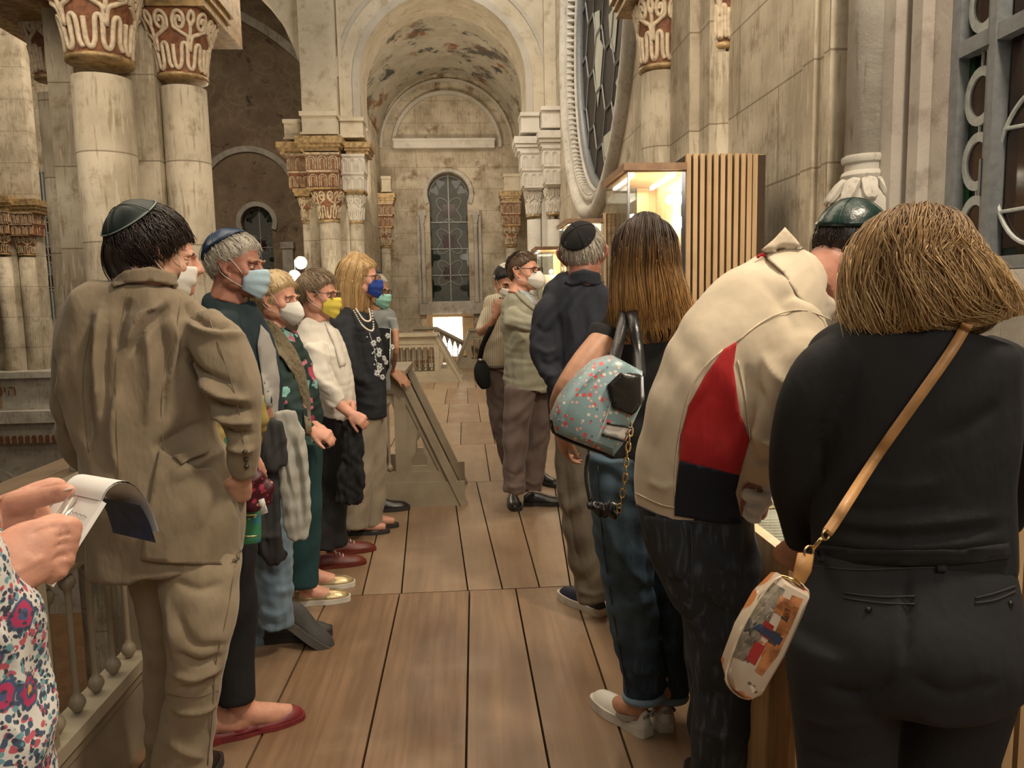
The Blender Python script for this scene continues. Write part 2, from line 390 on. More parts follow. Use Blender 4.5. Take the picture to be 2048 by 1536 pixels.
def adj(Fq, n):
    E = np.concatenate([Fq[:, [0, 1]], Fq[:, [1, 2]], Fq[:, [2, 3]], Fq[:, [3, 0]]]); E = np.sort(E, 1); E = E[E[:, 0] != E[:, 1]]
    key = np.unique(E[:, 0].astype(np.int64)*n+E[:, 1]); return key//n, key % n
def lap(V, Fq, it, lam=.5):
    n = len(V); a, b = adj(Fq, n); deg = np.bincount(a, minlength=n)+np.bincount(b, minlength=n)
    for _ in range(it):
        S = np.zeros_like(V)
        for k in range(3): S[:, k] = np.bincount(a, V[b, k], n)+np.bincount(b, V[a, k], n)
        V = V+lam*(S/np.maximum(deg, 1)[:, None]-V)
    return V
def vnormals(V, Fq):
    fn = np.cross(V[Fq[:, 2]]-V[Fq[:, 0]], V[Fq[:, 3]]-V[Fq[:, 1]]); N = np.zeros_like(V)
    for k in range(4):
        for c in range(3): N[:, c] += np.bincount(Fq[:, k], fn[:, c], len(V))
    return norm(N)
def tidy(Fq): return [tuple(q) if q[2] != q[3] else tuple(q[:3]) for q in Fq.tolist()]
def polydist(p2, poly):
    best = np.full(len(p2), 1e9); tt = np.zeros(len(p2)); poly = np.asarray(poly, float); L = np.r_[0, np.cumsum(np.linalg.norm(np.diff(poly, axis=0), axis=1))]
    for i in range(len(poly)-1):
        a, b = poly[i], poly[i+1]; d = b-a; l2 = d@d+1e-9; t = np.clip(((p2-a)@d)/l2, 0, 1)
        ds = np.linalg.norm(p2-(a+t[:, None]*d), axis=1); m = ds < best; best[m] = ds[m]; tt[m] = (L[i]+t[m]*math.sqrt(l2))/L[-1]
    return best, tt
def sculpt(V, Fq, folds=(), wav=0.0, wl=.06, seed=0, stretch=(1, 1, .45)):
    """cloth folds: ridges (a>0) and valleys (a<0) along lines, plus a general ripple; all real displacement"""
    N = vnormals(V, Fq); D = np.zeros(len(V))
    if wav:
        r = np.random.default_rng(seed)
        for k in range(7):
            d = norm(r.normal(size=3)*np.array(stretch)); f = 2*math.pi/(wl*r.uniform(.6, 1.8)); q = r.normal(size=3)
            ph = V@d*f+1.6*np.sin(V@norm(q)*f*.37+r.uniform(0, 6)); D += wav/2.4*np.sin(ph+r.uniform(0, 6))
    if len(folds):
        p2 = proj(V); face = np.clip(np.einsum('ij,ij->i', N, norm(CAM-V))*4+.4, 0, 1)
        for f in folds:
            pl, wd, a = f[0], f[1], f[2]
            ds, t = polydist(p2, spline(pl, 4)); D += a*np.exp(-(ds/wd)**1.45)*np.clip(np.sin(np.pi*np.clip(t, .03, .97))*1.6, 0, 1)*face
    return V+N*D[:, None]
def bvh(V, Fs): return BVHTree.FromPolygons([tuple(v) for v in V], [tuple(f) for f in (Fs.tolist() if isinstance(Fs, np.ndarray) else Fs)])
def hit(px, py, B, fallback=2.0):
    d = norm(ray(px, py)); r = B.ray_cast(Vector(CAM), Vector(d))
    if r[0] is not None: return np.array(r[0]), np.array(r[1])
    q = CAM+d*fallback/d[1]; r = B.find_nearest(Vector(q))
    y = r[0][1]; return CAM+d*(y/d[1]), np.array(r[1])
def patch(poly, B, off=.004, step=8, thick=.004, sm=True, depth=2.0):
    """a cloth panel of the given outline lying on a surface: an own thin solid that follows it"""
    poly = np.asarray(poly, float)
    out = []
    for i in range(len(poly)):
        a, b = poly[i], poly[(i+1) % len(poly)]; k = max(1, int(np.linalg.norm(b-a)/step))
        out += [a+(b-a)*j/k for j in range(k)]
    out = np.array(out); lo, hi = out.min(0), out.max(0)
    gx, gy = np.meshgrid(np.arange(lo[0]+step/2, hi[0], step), np.arange(lo[1]+step/2, hi[1], step)); g = np.c_[gx.ravel(), gy.ravel()]
    g = g[inpoly(g, out)]
    if len(g): g = g[polydist(g, np.r_[out, out[:1]])[0] > step*.45]
    pts = np.r_[out, g] if len(g) else out; ne = len(out)
    v2, _, f2, _, _, _ = delaunay_2d_cdt([Vector(p) for p in pts], [(i, (i+1) % ne) for i in range(ne)], [], 1, 1e-5)
    v2 = np.array([tuple(v) for v in v2]); H = [hit(p[0], p[1], B, depth) for p in v2]
    V = np.array([h[0] for h in H]); N = np.array([h[1] for h in H])
    vd = norm(CAM-V); N = norm(np.where((np.einsum('ij,ij->i', N, vd) < .15)[:, None], vd, N)*.6+vd*.4)
    V = V+N*off; n = len(V); Fs = []
    cnt = {}
    for f in f2:
        f = list(f); a = v2[f[0]]; b = v2[f[1]]; c = v2[f[2]]
        if (b[0]-a[0])*(c[1]-a[1])-(b[1]-a[1])*(c[0]-a[0]) > 0: f = f[::-1]
        Fs.append(tuple(f))
        for i in range(len(f)): cnt[(f[i], f[(i+1) % len(f)])] = 1
    back = [tuple(i+n for i in reversed(f)) for f in Fs]
    rim = [(a, a+n, b+n, b) for (a, b) in cnt if (b, a) not in cnt]
    return np.r_[V, V-N*thick], Fs+back+rim
def lie(pl, B, off=.004, sub=5, depth=2.0):
    """a line lying on a surface"""
    q = spline(pl, sub); out = []
    for p in q:
        h, n = hit(p[0], p[1], B, depth); vd = norm(CAM-h); out.append(h+norm(n*.5+vd*.5)*off)
    out = np.array(out)
    for _ in range(2): out[1:-1] = .5*out[1:-1]+.25*(out[2:]+out[:-2])
    return out
def seam(pl, B, r=.0015, off=.001, depth=2.0): return sweep(lie(pl, B, off, 5, depth), r, 6)
def strap(path, width, thick=.003, up=None):
    """flat band along 3D points"""
    path = np.asarray(path, float); Tn = norm(np.gradient(path, axis=0)); V = []
    for i in range(len(path)):
        vd = norm(CAM-path[i]) if up is None else norm(up)
        s = norm(np.cross(Tn[i], vd)); n = norm(np.cross(s, Tn[i]))
        V += [path[i]+s*width/2+n*thick/2, path[i]-s*width/2+n*thick/2, path[i]-s*width/2-n*thick/2, path[i]+s*width/2-n*thick/2]
    k = len(path); Fs = [(4*i+j, 4*i+(j+1) % 4, 4*i+4+(j+1) % 4, 4*i+4+j) for i in range(k-1) for j in range(4)]
    return np.array(V), Fs+[(3, 2, 1, 0), (4*k-4, 4*k-3, 4*k-2, 4*k-1)]
def torus(c, R, r, M=None, n=24, m=8, sx=1, sy=1):
    a = np.linspace(0, 2*math.pi, n, endpoint=False); p = np.c_[R*np.cos(a)*sx, R*np.sin(a)*sy, 0*a]
    if M is not None: p = p@np.asarray(M)[:3, :3].T
    return sweep(p+np.asarray(c, float), r, m, True)
def rot(z=0, x=0, y=0): return np.array(Matrix.Rotation(math.radians(z), 3, 'Z')@Matrix.Rotation(math.radians(x), 3, 'X')@Matrix.Rotation(math.radians(y), 3, 'Y'))
# ---------------------------------------------------------------- the place: floor, walls, arches
WX = 1.70                       # plane of the outer (right) wall
def build_floor():
    mb = MB(); tone = []; tshift = [0]
    def board(q):                # q: four floor corners
        q = [np.array([*p, 0.0]) for p in q]; mb.prism([p for p in q], (0, 0, -.05)); tone.extend([rng.uniform()*.9+tshift[0]]*8)
    def line(a, b):
        p, q = PZ(*a), PZ(*b); return lambda y: p[0]+(q[0]-p[0])*(y-p[1])/(q[1]-p[1])
    r1 = [line(*l) for l in (((644, 1221), (492, 1536)), ((800, 1184), (724, 1536)), ((939, 1177), (932, 1536)), ((1030, 1170), (1099, 1536)), ((1141, 1163), (1265, 1536)))]
    r2 = [line(*l) for l in (((765, 1021), (726, 1184)), ((818, 1018), (803, 1184)), ((912, 1011), (935, 1175)), ((952, 961), (1003, 1170)), ((1040, 1032), (1076, 1163)), ((1106, 952), (1141, 1172)))]
    def row(y0, y1, fs, xl, xr):
        L = list(fs)
        while L[0](y0) > xl+.3: f = L[0]; L.insert(0, lambda y, f=f, w=rng.uniform(.24, .33): f(y)-w)
        while L[-1](y0) < xr-.3: f = L[-1]; L.append(lambda y, f=f, w=rng.uniform(.24, .33): f(y)+w)
        L = [lambda y: xl]+L+[lambda y: xr]; g = .004
        for a, b in zip(L[:-1], L[1:]):
            board([(a(y0)+g, y0+g), (b(y0)-g, y0+g), (b(y1)-g, y1-g), (a(y1)+g, y1-g)])
    ys = [-1.4, 1.25, 3.52, 5.72, 7.25, 8.6, 10.2, 12.0, 13.8, 15.8, 18.1]
    for i in range(len(ys)-1):
        tshift[0] = .75 if ys[i] > 5 else .25 if i == 2 else 0
        xl = -1.16 if ys[i] < 5.7 else -3.8
        fs = r1 if i <= 1 else r2 if i == 2 else [lambda y, x=x: x for x in np.cumsum(rng.uniform(.24, .5, 17))-3.9]
        row(ys[i], ys[i+1], [f for f in fs], xl, WX+.02)
    struct(mk('floor', mb.v, mb.f, 'floor_wood', smooth=False, attrs={'tone': tone}))
    b = MB(); b.box((-1.15, -1.4, -.30), (WX+.5, 5.7, -.051)); b.box((-3.8, 5.7, -.30), (WX+.5, 18.1, -.051))
    struct(b.build('trim_1', 'relief_dark'))
build_floor()
def arc(cx, cz, r, a0, a1, n=28): return [(cx+r*math.cos(math.radians(a)), cz+r*math.sin(math.radians(a))) for a in np.linspace(a0, a1, n)]
def xz(L, y): return [(x, y, z) for x, z in L]
def quad_strip(A, B, mb):        # faces between two 3D polylines
    n = len(A); mb.add(list(A)+list(B), [(i, i+1, n+i+1, n+i) for i in range(n-1)])
# -- diaphragm wall with the transverse arches (depth 13.5)
YA = 13.5
def ax(px, py, y=YA): p = P(px, py, y); return p[0], p[2]
gx, gz = ax(886, 162); gr = 159/F*YA*1.0; spring = ax(690, 235)[1]
nx, nz = ax(225, 240); nr = 365/F*YA
x_mid0 = nx+nr; xr = ax(1112, 235)[0]+.1
top = 10.5
poly = [(nx-nr-2.0, spring), (nx-nr, spring)]+arc(nx, spring, nr, 180, 0)[1:]+[(gx-gr, spring)]+arc(gx, gz, gr, 180, 0)+[(gx+gr, spring), (xr+.6, spring), (xr+.6, top), (nx-nr-2.0, top)]
b = MB(); b.prism(xz(poly, YA), (0, 1.0, 0)); struct(b.build('wall_arch', 'plaster_pale', smooth='auto'))
# mouldings round the gallery arch, raised pilasters over the piers
b = MB(); R2 = 204/F*YA
o_ = arc(gx, gz, R2, 178, 2); i_ = arc(gx, gz, R2-.07, 2, 178); b.prism(xz(o_+i_, YA), (0, -.035, 0))
o_ = arc(gx, gz, gr+.12, 180, 0)+[(gx+gr+.12, spring)]; i_ = [(gx+gr, spring)]+arc(gx, gz, gr, 0, 180)+[(gx-gr, spring), (gx-gr-.12, spring)]
b.prism(xz(o_+i_, YA), (0, -.02, 0)); struct(b.build('trim_2', 'plaster_grey', smooth='auto'))
b = MB()
for a, c in ((608, 678), (1088, 1112)):
    x0 = ax(a, 228)[0]; x1 = ax(c, 228)[0]; b.box((x0, YA-.16, spring-.02), (x1, YA, top))
    b.box((x1+.03, YA-.05, spring), (x1+.09, YA, top))
struct(b.build('trim_3', 'plaster_pale'))
# -- vaulted bay behind the arch and the end wall (depth 18)
YB = 18.0
def bx(px, py): p = P(px, py, YB); return p[0], p[2]
vr = gr+.15; nseg = 24
mb = MB(); A = []; ny = 14
V = []
for j in range(ny+1):
    y = YA+1+(YB-YA-1)*j/ny
    for i in range(nseg+1):
        a = math.pi*i/nseg; z = gz-.15+vr*math.sin(a)
        gg = .35*math.exp(-((y-(YA+YB+1)/2)/.9)**2)*abs(math.cos(a))**2         # groins run across the barrel
        V.append((gx+(vr+gg)*math.cos(a), y, z+gg*.4))
mb.add(V, [(j*(nseg+1)+i, j*(nseg+1)+i+1, (j+1)*(nseg+1)+i+1, (j+1)*(nseg+1)+i) for j in range(ny) for i in range(nseg)])
struct(mb.build('ceiling', 'plaster_vault', smooth=True))
b = MB(); b.box((gx-vr-.8, YA+.9, -.1), (gx-vr, YB, gz)); struct(b.build('wall_bay', 'stone_wall_x'))
def horseshoe(cx, top_z, r, bot_z, neck=.92, n=20):
    cz = top_z-r; pts = arc(cx, cz, r, -24, 204, n); x = r*neck
    return [(cx-x, bot_z), (cx+x, bot_z)]+pts     # clockwise start bottom-left
wx, wt = bx(895, 345); wz0 = bx(898, 603)[1]; wr = 40.5/F*YB
wl = horseshoe(wx, wt, wr, wz0)
b = MB(); b.prism(xz([(gx-3.2, -.2), (gx+3.4, -.2), (gx+3.4, 8), (gx-3.2, 8)], YB), (0, .5, 0), [xz(wl, YB)])
struct(b.build('wall_end', 'stone_wall_y'))
b = MB(); lx, lz = bx(894, 296); lr = 99/F*YB
for r0, r1, d in ((lr, lr+.08, -.10), (lr+.30, lr+.36, -.05)):
    b.prism(xz(arc(lx, lz, r1, 180, 0)+arc(lx, lz, r0, 0, 180), YB), (0, d, 0))
struct(b.build('trim_4', 'plaster_grey', smooth='auto'))
def motif(cx, cz, r, n, lobe=.32, ph=0.0, m=48): return [(cx+r*(1-lobe*.5+lobe*.5*math.cos(n*a+ph))*math.cos(a), cz+r*(1-lobe*.5+lobe*.5*math.cos(n*a+ph))*math.sin(a)) for a in np.linspace(0, 2*math.pi, m, endpoint=False)]
def stained_window(idx, outline, y, cx, z0, z1, r, motifs, sides, lab=None):
    g = MB(); g.prism(xz(outline, y), (0, .02, 0)); w_ = struct(g.build('window_%d' % idx, 'glass_grey'))
    m1 = MB(); m2 = MB(); ld = MB()
    for z in motifs: m1.prism(xz(motif(cx, z, r*.42, 8, .30), y-.012), (0, .01, 0))
    for z in sides:
        for s in (-1, 1):
            q = [(max(min(x, cx+r*.9), cx-r*.9), zz) for x, zz in motif(cx+s*r*.98, z, r*.52, 4, .55)]
            m2.prism(xz(q, y-.012), (0, .01, 0))
    zc = z1-r
    for a in (20, 55, 125, 160): m2.prism(xz(motif(cx+r*.68*math.cos(math.radians(a)), zc+r*.68*math.sin(math.radians(a)), r*.24, 3, .4, a), y-.012), (0, .01, 0))
    ld.box((cx-.012, y-.03, z0), (cx+.012, y, z1))
    for z in np.arange(z0, zc, (zc-z0)/4): ld.box((cx-r*.92, y-.03, z-.01), (cx+r*.92, y, z+.01))
    zs = sorted(motifs)
    for z in zs:
        p = xz(motif(cx, z, r*.78, 4, .5, math.pi), y-.02); ld.tube(p, .008, 5, True)
    ld.tube(xz(arc(cx, zc, r*.93, 0, 180, 20), y-.02), .012, 5)
    m1.build('window_pane', 'glass_red', w_); m2.build('window_pane', 'glass_black_green', w_); ld.build('window_frame', 'lead_pale', w_)
    return w_
mz = [bx(896, v)[1] for v in (418, 481, 545, 600)]
stained_window(1, wl, YB+.3, wx, wz0, wt, wr, [bx(896, v)[1] for v in (418, 481, 545)], [bx(896, v)[1] for v in (450, 513, 576)])
b = MB(); x0, x1 = wx-.55, wx+.55
b.prism([(x0, YB-.02, wz0), (x0, YB+.3, wz0), (x0, YB+.3, wz0-.1), (x0, YB-.06, wz0-.42), (x0, YB-.06, wz0-.12)], (x1-x0, 0, 0))
for s in (-1, 1):
    b.box((wx+s*.62-.1, YB-.10, wz0+2.0), (wx+s*.62+.1, YB, wz0+2.12)); b.box((wx+s*.62-.12, YB-.14, wz0-.3), (wx+s*.62+.12, YB, wz0-.05))
    b.box((wx+s*.72-.03, YB-.06, wz0-.05), (wx+s*.72+.03, YB, wz0+2.0))
b.prism(xz(horseshoe(wx, wt+.09, wr+.1, wz0+1.9)[2:]+horseshoe(wx, wt+.01, wr+.01, wz0+1.9)[2:][::-1], YB), (0, -.06, 0))
struct(b.build('trim_5', 'stone_grey', smooth='auto'))
for s in (-1, 1):
    t = thing('colonette', (wx+s*.62, YB-.05, wz0-.05), 'slender stone colonette on the %s of the tall end wall window' % ('left' if s < 0 else 'right'), 'column')
    c = MB(); c.lathe([(.075, 0), (.075, .05), (.05, .1), (.05, 1.75), (.065, 1.8), (.05, 1.84)], (wx+s*.62, YB-.05, wz0-.05)); c.build('shaft', 'stone_grey', t, True)
    c = MB(); c.lathe([(.05, 1.84), (.09, 2.0), (.09, 2.05)], (wx+s*.62, YB-.05, wz0-.05), 4, math.pi/4, math.pi*2.25); c.build('capital', 'stone_grey', t)
bm_ = MB(); p0, p1 = bx(789, 300), bx(988, 281); bm_.box((p0[0], YB-.22, p0[1]), (p1[0], YB-.03, p1[1])); bm_.box((p0[0]-.01, YB-.24, p1[1]-.05), (p1[0]+.01, YB-.03, p1[1]+.01))
tag(bm_.build('light_trough', 'plaster_white'), 'long white boxed light trough fixed under the end wall lunette', 'light fixture')
# -- nave end wall far behind the left arch (depth 24)
YN = 24.0
def nx_(px, py): p = P(px, py, YN); return p[0], p[2]
b = MB(); sw, st = nx_(513, 413); sz0 = nx_(516, 640)[1]; sr = 30/F*YN; so = horseshoe(sw, st, sr, sz0)
b.prism(xz([(-22, -5), (gx-2.2, -5), (gx-2.2, 14), (-22, 14)], YN), (0, .6, 0), [xz(so, YN)]); struct(b.build('wall_nave', 'fresco_brown'))
stained_window(2, so, YN+.3, sw, sz0, st, sr, [st-1.15, st-2.1], [st-1.6, st-2.5])
b = MB(); c0 = nx_(330, 420); R = 386/F*YN
b.prism(xz(arc(*c0, R+.12, 110, 20)+arc(*c0, R-.12, 20, 110), YN), (0, -.3, 0))
c0 = nx_(500, 395); R = 92/F*YN; b.prism(xz(arc(*c0, R+.05, 180, 0)+arc(*c0, R-.12, 0, 180), YN), (0, -.12, 0))
b.prism(xz(horseshoe(sw, st+.14, sr+.14, st-1.0)[2:]+horseshoe(sw, st+.0, sr+.0, st-1.0)[2:][::-1], YN), (0, -.1, 0))
for s in (-1, 1): b.box((sw+s*.9-.16, YN-.15, sz0), (sw+s*.9+.16, YN, st-1.3)); b.box((sw+s*.9-.2, YN-.2, st-1.3), (sw+s*.9+.2, YN, st-1.1))
struct(b.build('trim_6', 'stone_grey', smooth='auto'))
b = MB(); b.box((-22.5, -1, -5), (-22, 24, 14)); struct(b.build('wall_nave_side', 'fresco_brown'))
b = MB(); b.box((-22, -1.5, -5.1), (-1.15, 24, -5)); struct(b.build('floor_nave', 'oak_brown'))
# -- right wall with the round window and the niche at the near end
rc = np.array([9.6, 4.9]); RO = 2.2
def circ(r, n=64): return [(rc[0]+r*math.cos(a), rc[1]+r*math.sin(a)) for a in np.linspace(0, 2*math.pi, n, endpoint=False)]
def yz(L, x): return [(x, y, z) for y, z in L]
NY = 3.70                                     # the niche begins here, nearer than this the wall is open
b = MB(); b.prism(yz([(NY, -.2), (18.1, -.2), (18.1, 9), (NY, 9)], WX), (.55, 0, 0), [yz(circ(RO), WX)])
struct(b.build('wall_right', 'stone_wall_x'))
b = MB()
for r, x, q in ((RO+.22, WX-.02, .10), (RO+.03, WX+.02, .06), (RO-.06, WX+.10, .03)):
    b.tube([(x, y, z) for y, z in circ(r)], q, 10, True)
for i in range(150):                          # egg-and-dart band on the splay
    a = 2*math.pi*i/150; r = RO-.02; y, z = rc[0]+r*math.cos(a), rc[1]+r*math.sin(a)
    b.ell((WX+.05, y, z), (.09, .03, .03), rot(0, math.degrees(a)), 8, 6)
struct(b.build('trim_7', 'stone_grey', smooth='auto'))
g = MB(); g.prism(yz(circ(RO+.02), WX+.20), (.03, 0, 0)); wn = struct(g.build('window_3', 'rose_dark'))
fr = MB(); fr.tube([(WX+.17, y, z) for y, z in circ(RO-.10)], .07, 8, True); fr.build('window_frame', 'iron_grey', wn, True)
pn = MB(); ld = MB()
for i in range(-4, 5):
    for j in range(-6, 7):
        y = rc[0]+i*.62; z = rc[1]+j*.74+(i % 2)*.37; q = [(y-.40, z), (y-.20, z+.36), (y+.22, z+.36), (y+.42, z), (y+.22, z-.36), (y-.20, z-.36)]
        q = [(a, c) if math.hypot(a-rc[0], c-rc[1]) < RO-.12 else tuple(rc+(np.array([a, c])-rc)*(RO-.12)/math.hypot(a-rc[0], c-rc[1])) for a, c in q]
        if math.hypot(y-rc[0], z-rc[1]) < RO+.2: ld.tube([(WX+.18, a, c) for a, c in q], .012, 4, True)
for q in ([(1189, 25), (1199, 20), (1200, 80), (1206, 92), (1200, 170), (1195, 215), (1189, 120)], [(1217, 30), (1238, 0), (1229, 105), (1220, 95)], [(1241, 95), (1255, 78), (1258, 100), (1246, 132)], [(1231, 165), (1241, 140), (1244, 150), (1236, 185)], [(1205, 275), (1224, 258), (1229, 285), (1240, 300), (1238, 345), (1223, 340), (1208, 310)], [(1226, 214), (1233, 208), (1234, 240), (1228, 250)]):
    pn.prism([PX(*p, WX+.183) for p in q], (.008, 0, 0))
pn.build('window_pane', 'pane_pale', wn); ld.build('leading', 'lead', wn)
# niche with colonette and tall stained-glass window
b = MB(); b.prism([(WX, NY, -.2), (WX, NY, 9), (WX+.55, NY, 9), (WX+.55, NY, -.2)], (0, .02, 0))
def strip(y0, y1, x0, z0=-.2, z1=9, m=b): m.box((x0, y0, z0), (2.6, y1, z1))
strip(3.58, NY, WX-.02); strip(3.50, 3.58, WX+.01); strip(3.44, 3.50, WX-.01)
struct(b.build('trim_8', 'stone_wall_x'))
b = MB(); strip(3.20, 3.44, WX+.20, m=b); strip(3.11, 3.20, WX+.10, m=b); strip(3.06, 3.11, WX+.17, m=b); strip(2.99, 3.06, WX+.14, m=b); strip(2.88, 2.99, WX+.19, m=b)
struct(b.build('wall_niche', 'stone_niche'))
b = MB(); b.box((WX+.17, -1.2, -.2), (2.7, 2.88, 1.40)); struct(b.build('wall_ledge', 'stone_grey'))
b = MB(); b.box((WX+.13, -1.2, 1.40), (2.6, 2.88, 1.47)); struct(b.build('trim_9', 'stone_grey'))
WG = WX+.24; zc = 1.52
def wy(px, py): p = PX(px, py, WG); return p[1], p[2]
g = MB(); g.box((WG, -1.0, 1.47), (WG+.02, 2.88, 6)); wg = struct(g.build('window_4', 'glass_black_green'))
y_in = wy(1935, 300)[0]; y_m = wy(1995, 300)[0]
fr = MB(); fr.box((WG-.05, y_in, 1.47), (WG+.03, 2.878, 6)); fr.box((WG-.06, -1, 1.475), (WG, y_in, zc))
fr.box((WG-.06, y_m-.045, zc), (WG, y_m-.012, 6)); fr.box((WG-.045, y_m+.0, zc), (WG, y_m+.018, 6))
for zz in (wy(1935, 107)[1],): fr.box((WG-.055, -1, zz-.028), (WG, y_in, zz+.028))
yo = wy(1985, 350)[0]; fr.box((WG-.05, yo-.006, wy(1985, 390)[1]), (WG-.03, yo+.006, wy(1985, 318)[1]))
fr.build('window_frame', 'iron_grey', wg)
yc = (y_in+y_m)/2+.0; rg = MB(); di = MB(); ld = MB(); zs = [wy(1968, v)[1] for v in (447, 322, 193, 10)]; rr = .085
for z in zs+[2.95, 3.4]:
    rg.prism([(WG-.02, yc+rr*math.cos(a)*.98, z+rr*1.25*math.sin(a)) for a in np.linspace(0, 6.2832, 28, endpoint=False)], (.015, 0, 0), [[(WG-.02, yc+rr*.66*math.cos(a), z+rr*.85*math.sin(a)) for a in np.linspace(0, 6.2832, 28, endpoint=False)]])
    di.prism([(WG-.012, yc+rr*.68*math.cos(a), z+rr*.86*math.sin(a)) for a in np.linspace(0, 6.2832, 28, endpoint=False)], (.008, 0, 0))
zz = sorted(zs+[2.95, 3.4])
for a, c in zip([zc-.1]+zz[:-1], zz): ld.tube([(WG-.012, yc, a+rr*1.2), (WG-.012, yc, c-rr*1.2)], .006, 6)
ld.tube([(WG-.012, y_in, zs[1]), (WG-.012, yc+rr, zs[1])], .006, 6); ld.tube([(WG-.012, yc-rr, zs[1]), (WG-.012, y_m, zs[1])], .006, 6)
rg.build('ring', 'lead_pale', wg); di.build('window_pane', 'glass_brown', wg)
gp = MB(); gp.box((WG-.008, yc+.05, zc), (WG, y_in, zs[1])); gp.box((WG-.008, yc+.05, zs[2]-.02), (WG, y_in, zs[2]+.22)); gp.build('window_pane', 'glass_green', wg)
bp = MB(); bp.box((WG-.008, -.9, zc+.03), (WG, y_m-.06, 6)); bp.build('window_pane', 'glass_brown', wg)
c = wy(2085, 330); ld.tube([(WG-.015, c[0]+.20*math.cos(a), c[1]+.26*math.sin(a)) for a in np.linspace(0, 6.2832, 40, endpoint=False)], .008, 6, True)
c = wy(2085, 200); ld.tube([(WG-.015, y_m-.05, c[1]-.06), (WG-.015, y_m-.5, c[1]-.1)], .007, 6); ld.tube([(WG-.015, y_m-.05, zs[0]+.03), (WG-.015, y_m-.5, zs[0]+.03)], .007, 6)
ld.build('leading', 'lead_pale', wg)
cc = P(1731, 300, 3.28); t = thing('colonette', (cc[0], 3.28, 1.6), 'smooth grey stone colonette standing in the window niche on a leafy ringed base', 'column')
r0 = 39/F*3.28; zb = lambda py: P(1731, py, 3.28)[2]; s = MB()
s.lathe([(r0, zb(312)), (r0*1.0, 5.5)], (cc[0], 3.28, 0), 32); s.build('shaft', 'stone_grey', t, True)
s = MB(); s.lathe([(r0, zb(312)), (r0*1.12, zb(314)), (r0*1.16, zb(320)), (r0*1.1, zb(327)), (r0*.98, zb(329)), (r0*.98, zb(343)), (r0*1.1, zb(346)), (r0*1.17, zb(353)), (r0*1.1, zb(360)), (r0*1.05, zb(368)), (r0*1.25, zb(380)), (r0*1.7, zb(405)), (r0*1.75, zb(430)), (r0*1.75, 1.47)], (cc[0], 3.28, 0), 32)
for i in range(10):
    a = 2*math.pi*i/10; dx, dy = math.cos(a), math.sin(a)
    s.tube(spline([(cc[0]+dx*r0*k, 3.28+dy*r0*k, z) for k, z in ((1.05, zb(364)), (1.32, zb(375)), (1.75, zb(398)), (1.9, zb(405)))], 3), [.03, .034, .036, .036, .034, .034, .03, .026, .022, .016][:10], 6, flat=.6)
s.build('base', 'stone_grey', t, 'auto')
# ---------------------------------------------------------------- clustered piers
def cap_surface(c, z0, z1, r0, w1):
    def S(u, v, off=0.0):
        a = 2*math.pi*u; sq = 1/((abs(math.cos(a))**6+abs(math.sin(a))**6)**(1/6)); k = v**1.7
        r = r0*(1-k)+w1*sq*k+off; return (c[0]+r*math.cos(a), c[1]+r*math.sin(a), z0+(z1-z0)*v)
    return S
def capital(t, c, z0, z1, r0, w1, ground, relief, rep=5, ab=None, front=True):
    S = cap_surface(c, z0, z1, r0, w1); m = MB(); nu, nv = 48, 10
    V = [S(i/nu, j/nv) for j in range(nv+1) for i in range(nu)]
    m.add(V, [(j*nu+i, j*nu+(i+1) % nu, (j+1)*nu+(i+1) % nu, (j+1)*nu+i) for j in range(nv) for i in range(nu)]+[tuple(nv*nu+i for i in range(nu))])
    cp = m.build('capital', ground, t, True); h = z1-z0
    sc = MB(); q = h*.036
    for k in range(rep):
        u0 = -.25+(k+.5)/rep; w_ = 1/rep
        def path(L, r=1.0): sc.tube([S(u0+x*w_, v, q*.35) for x, v in spline(L, 4)], q*r, 6)
        path([(-.48, .44), (-.46, .16), (-.36, .06), (-.25, .16), (-.22, .42), (-.13, .47), (-.06, .40), (-.05, .14), (.05, .06), (.15, .14), (.17, .42), (.27, .47), (.34, .40), (.36, .16), (.45, .06)])
        for s_ in (-1, 1):
            sp = [(s_*.02, .34), (s_*.05, .55), (s_*.2, .62), (s_*.40, .70)]
            for a in np.linspace(0, 3.3*math.pi, 15): rr_ = .17*(1-a/(3.3*math.pi)*.8); sp.append((s_*(.27+rr_*math.cos(a-.6)), .80+rr_*1.05*math.sin(a-.6)))
            path(sp, .95)
        path([(0, .50), (0, .72), (-.06, .84), (0, .95), (.06, .84), (0, .72)], .9)
    sc.build('scrollwork', relief, cp, True)
    nk = MB(); nk.lathe([(r0*1.0, z0-h*.07), (r0*1.12, z0-h*.05), (r0*1.12, z0), (r0*1.0, z0+h*.02)], (c[0], c[1], 0), 28); nk.build('necking', 'gilt', cp, True)
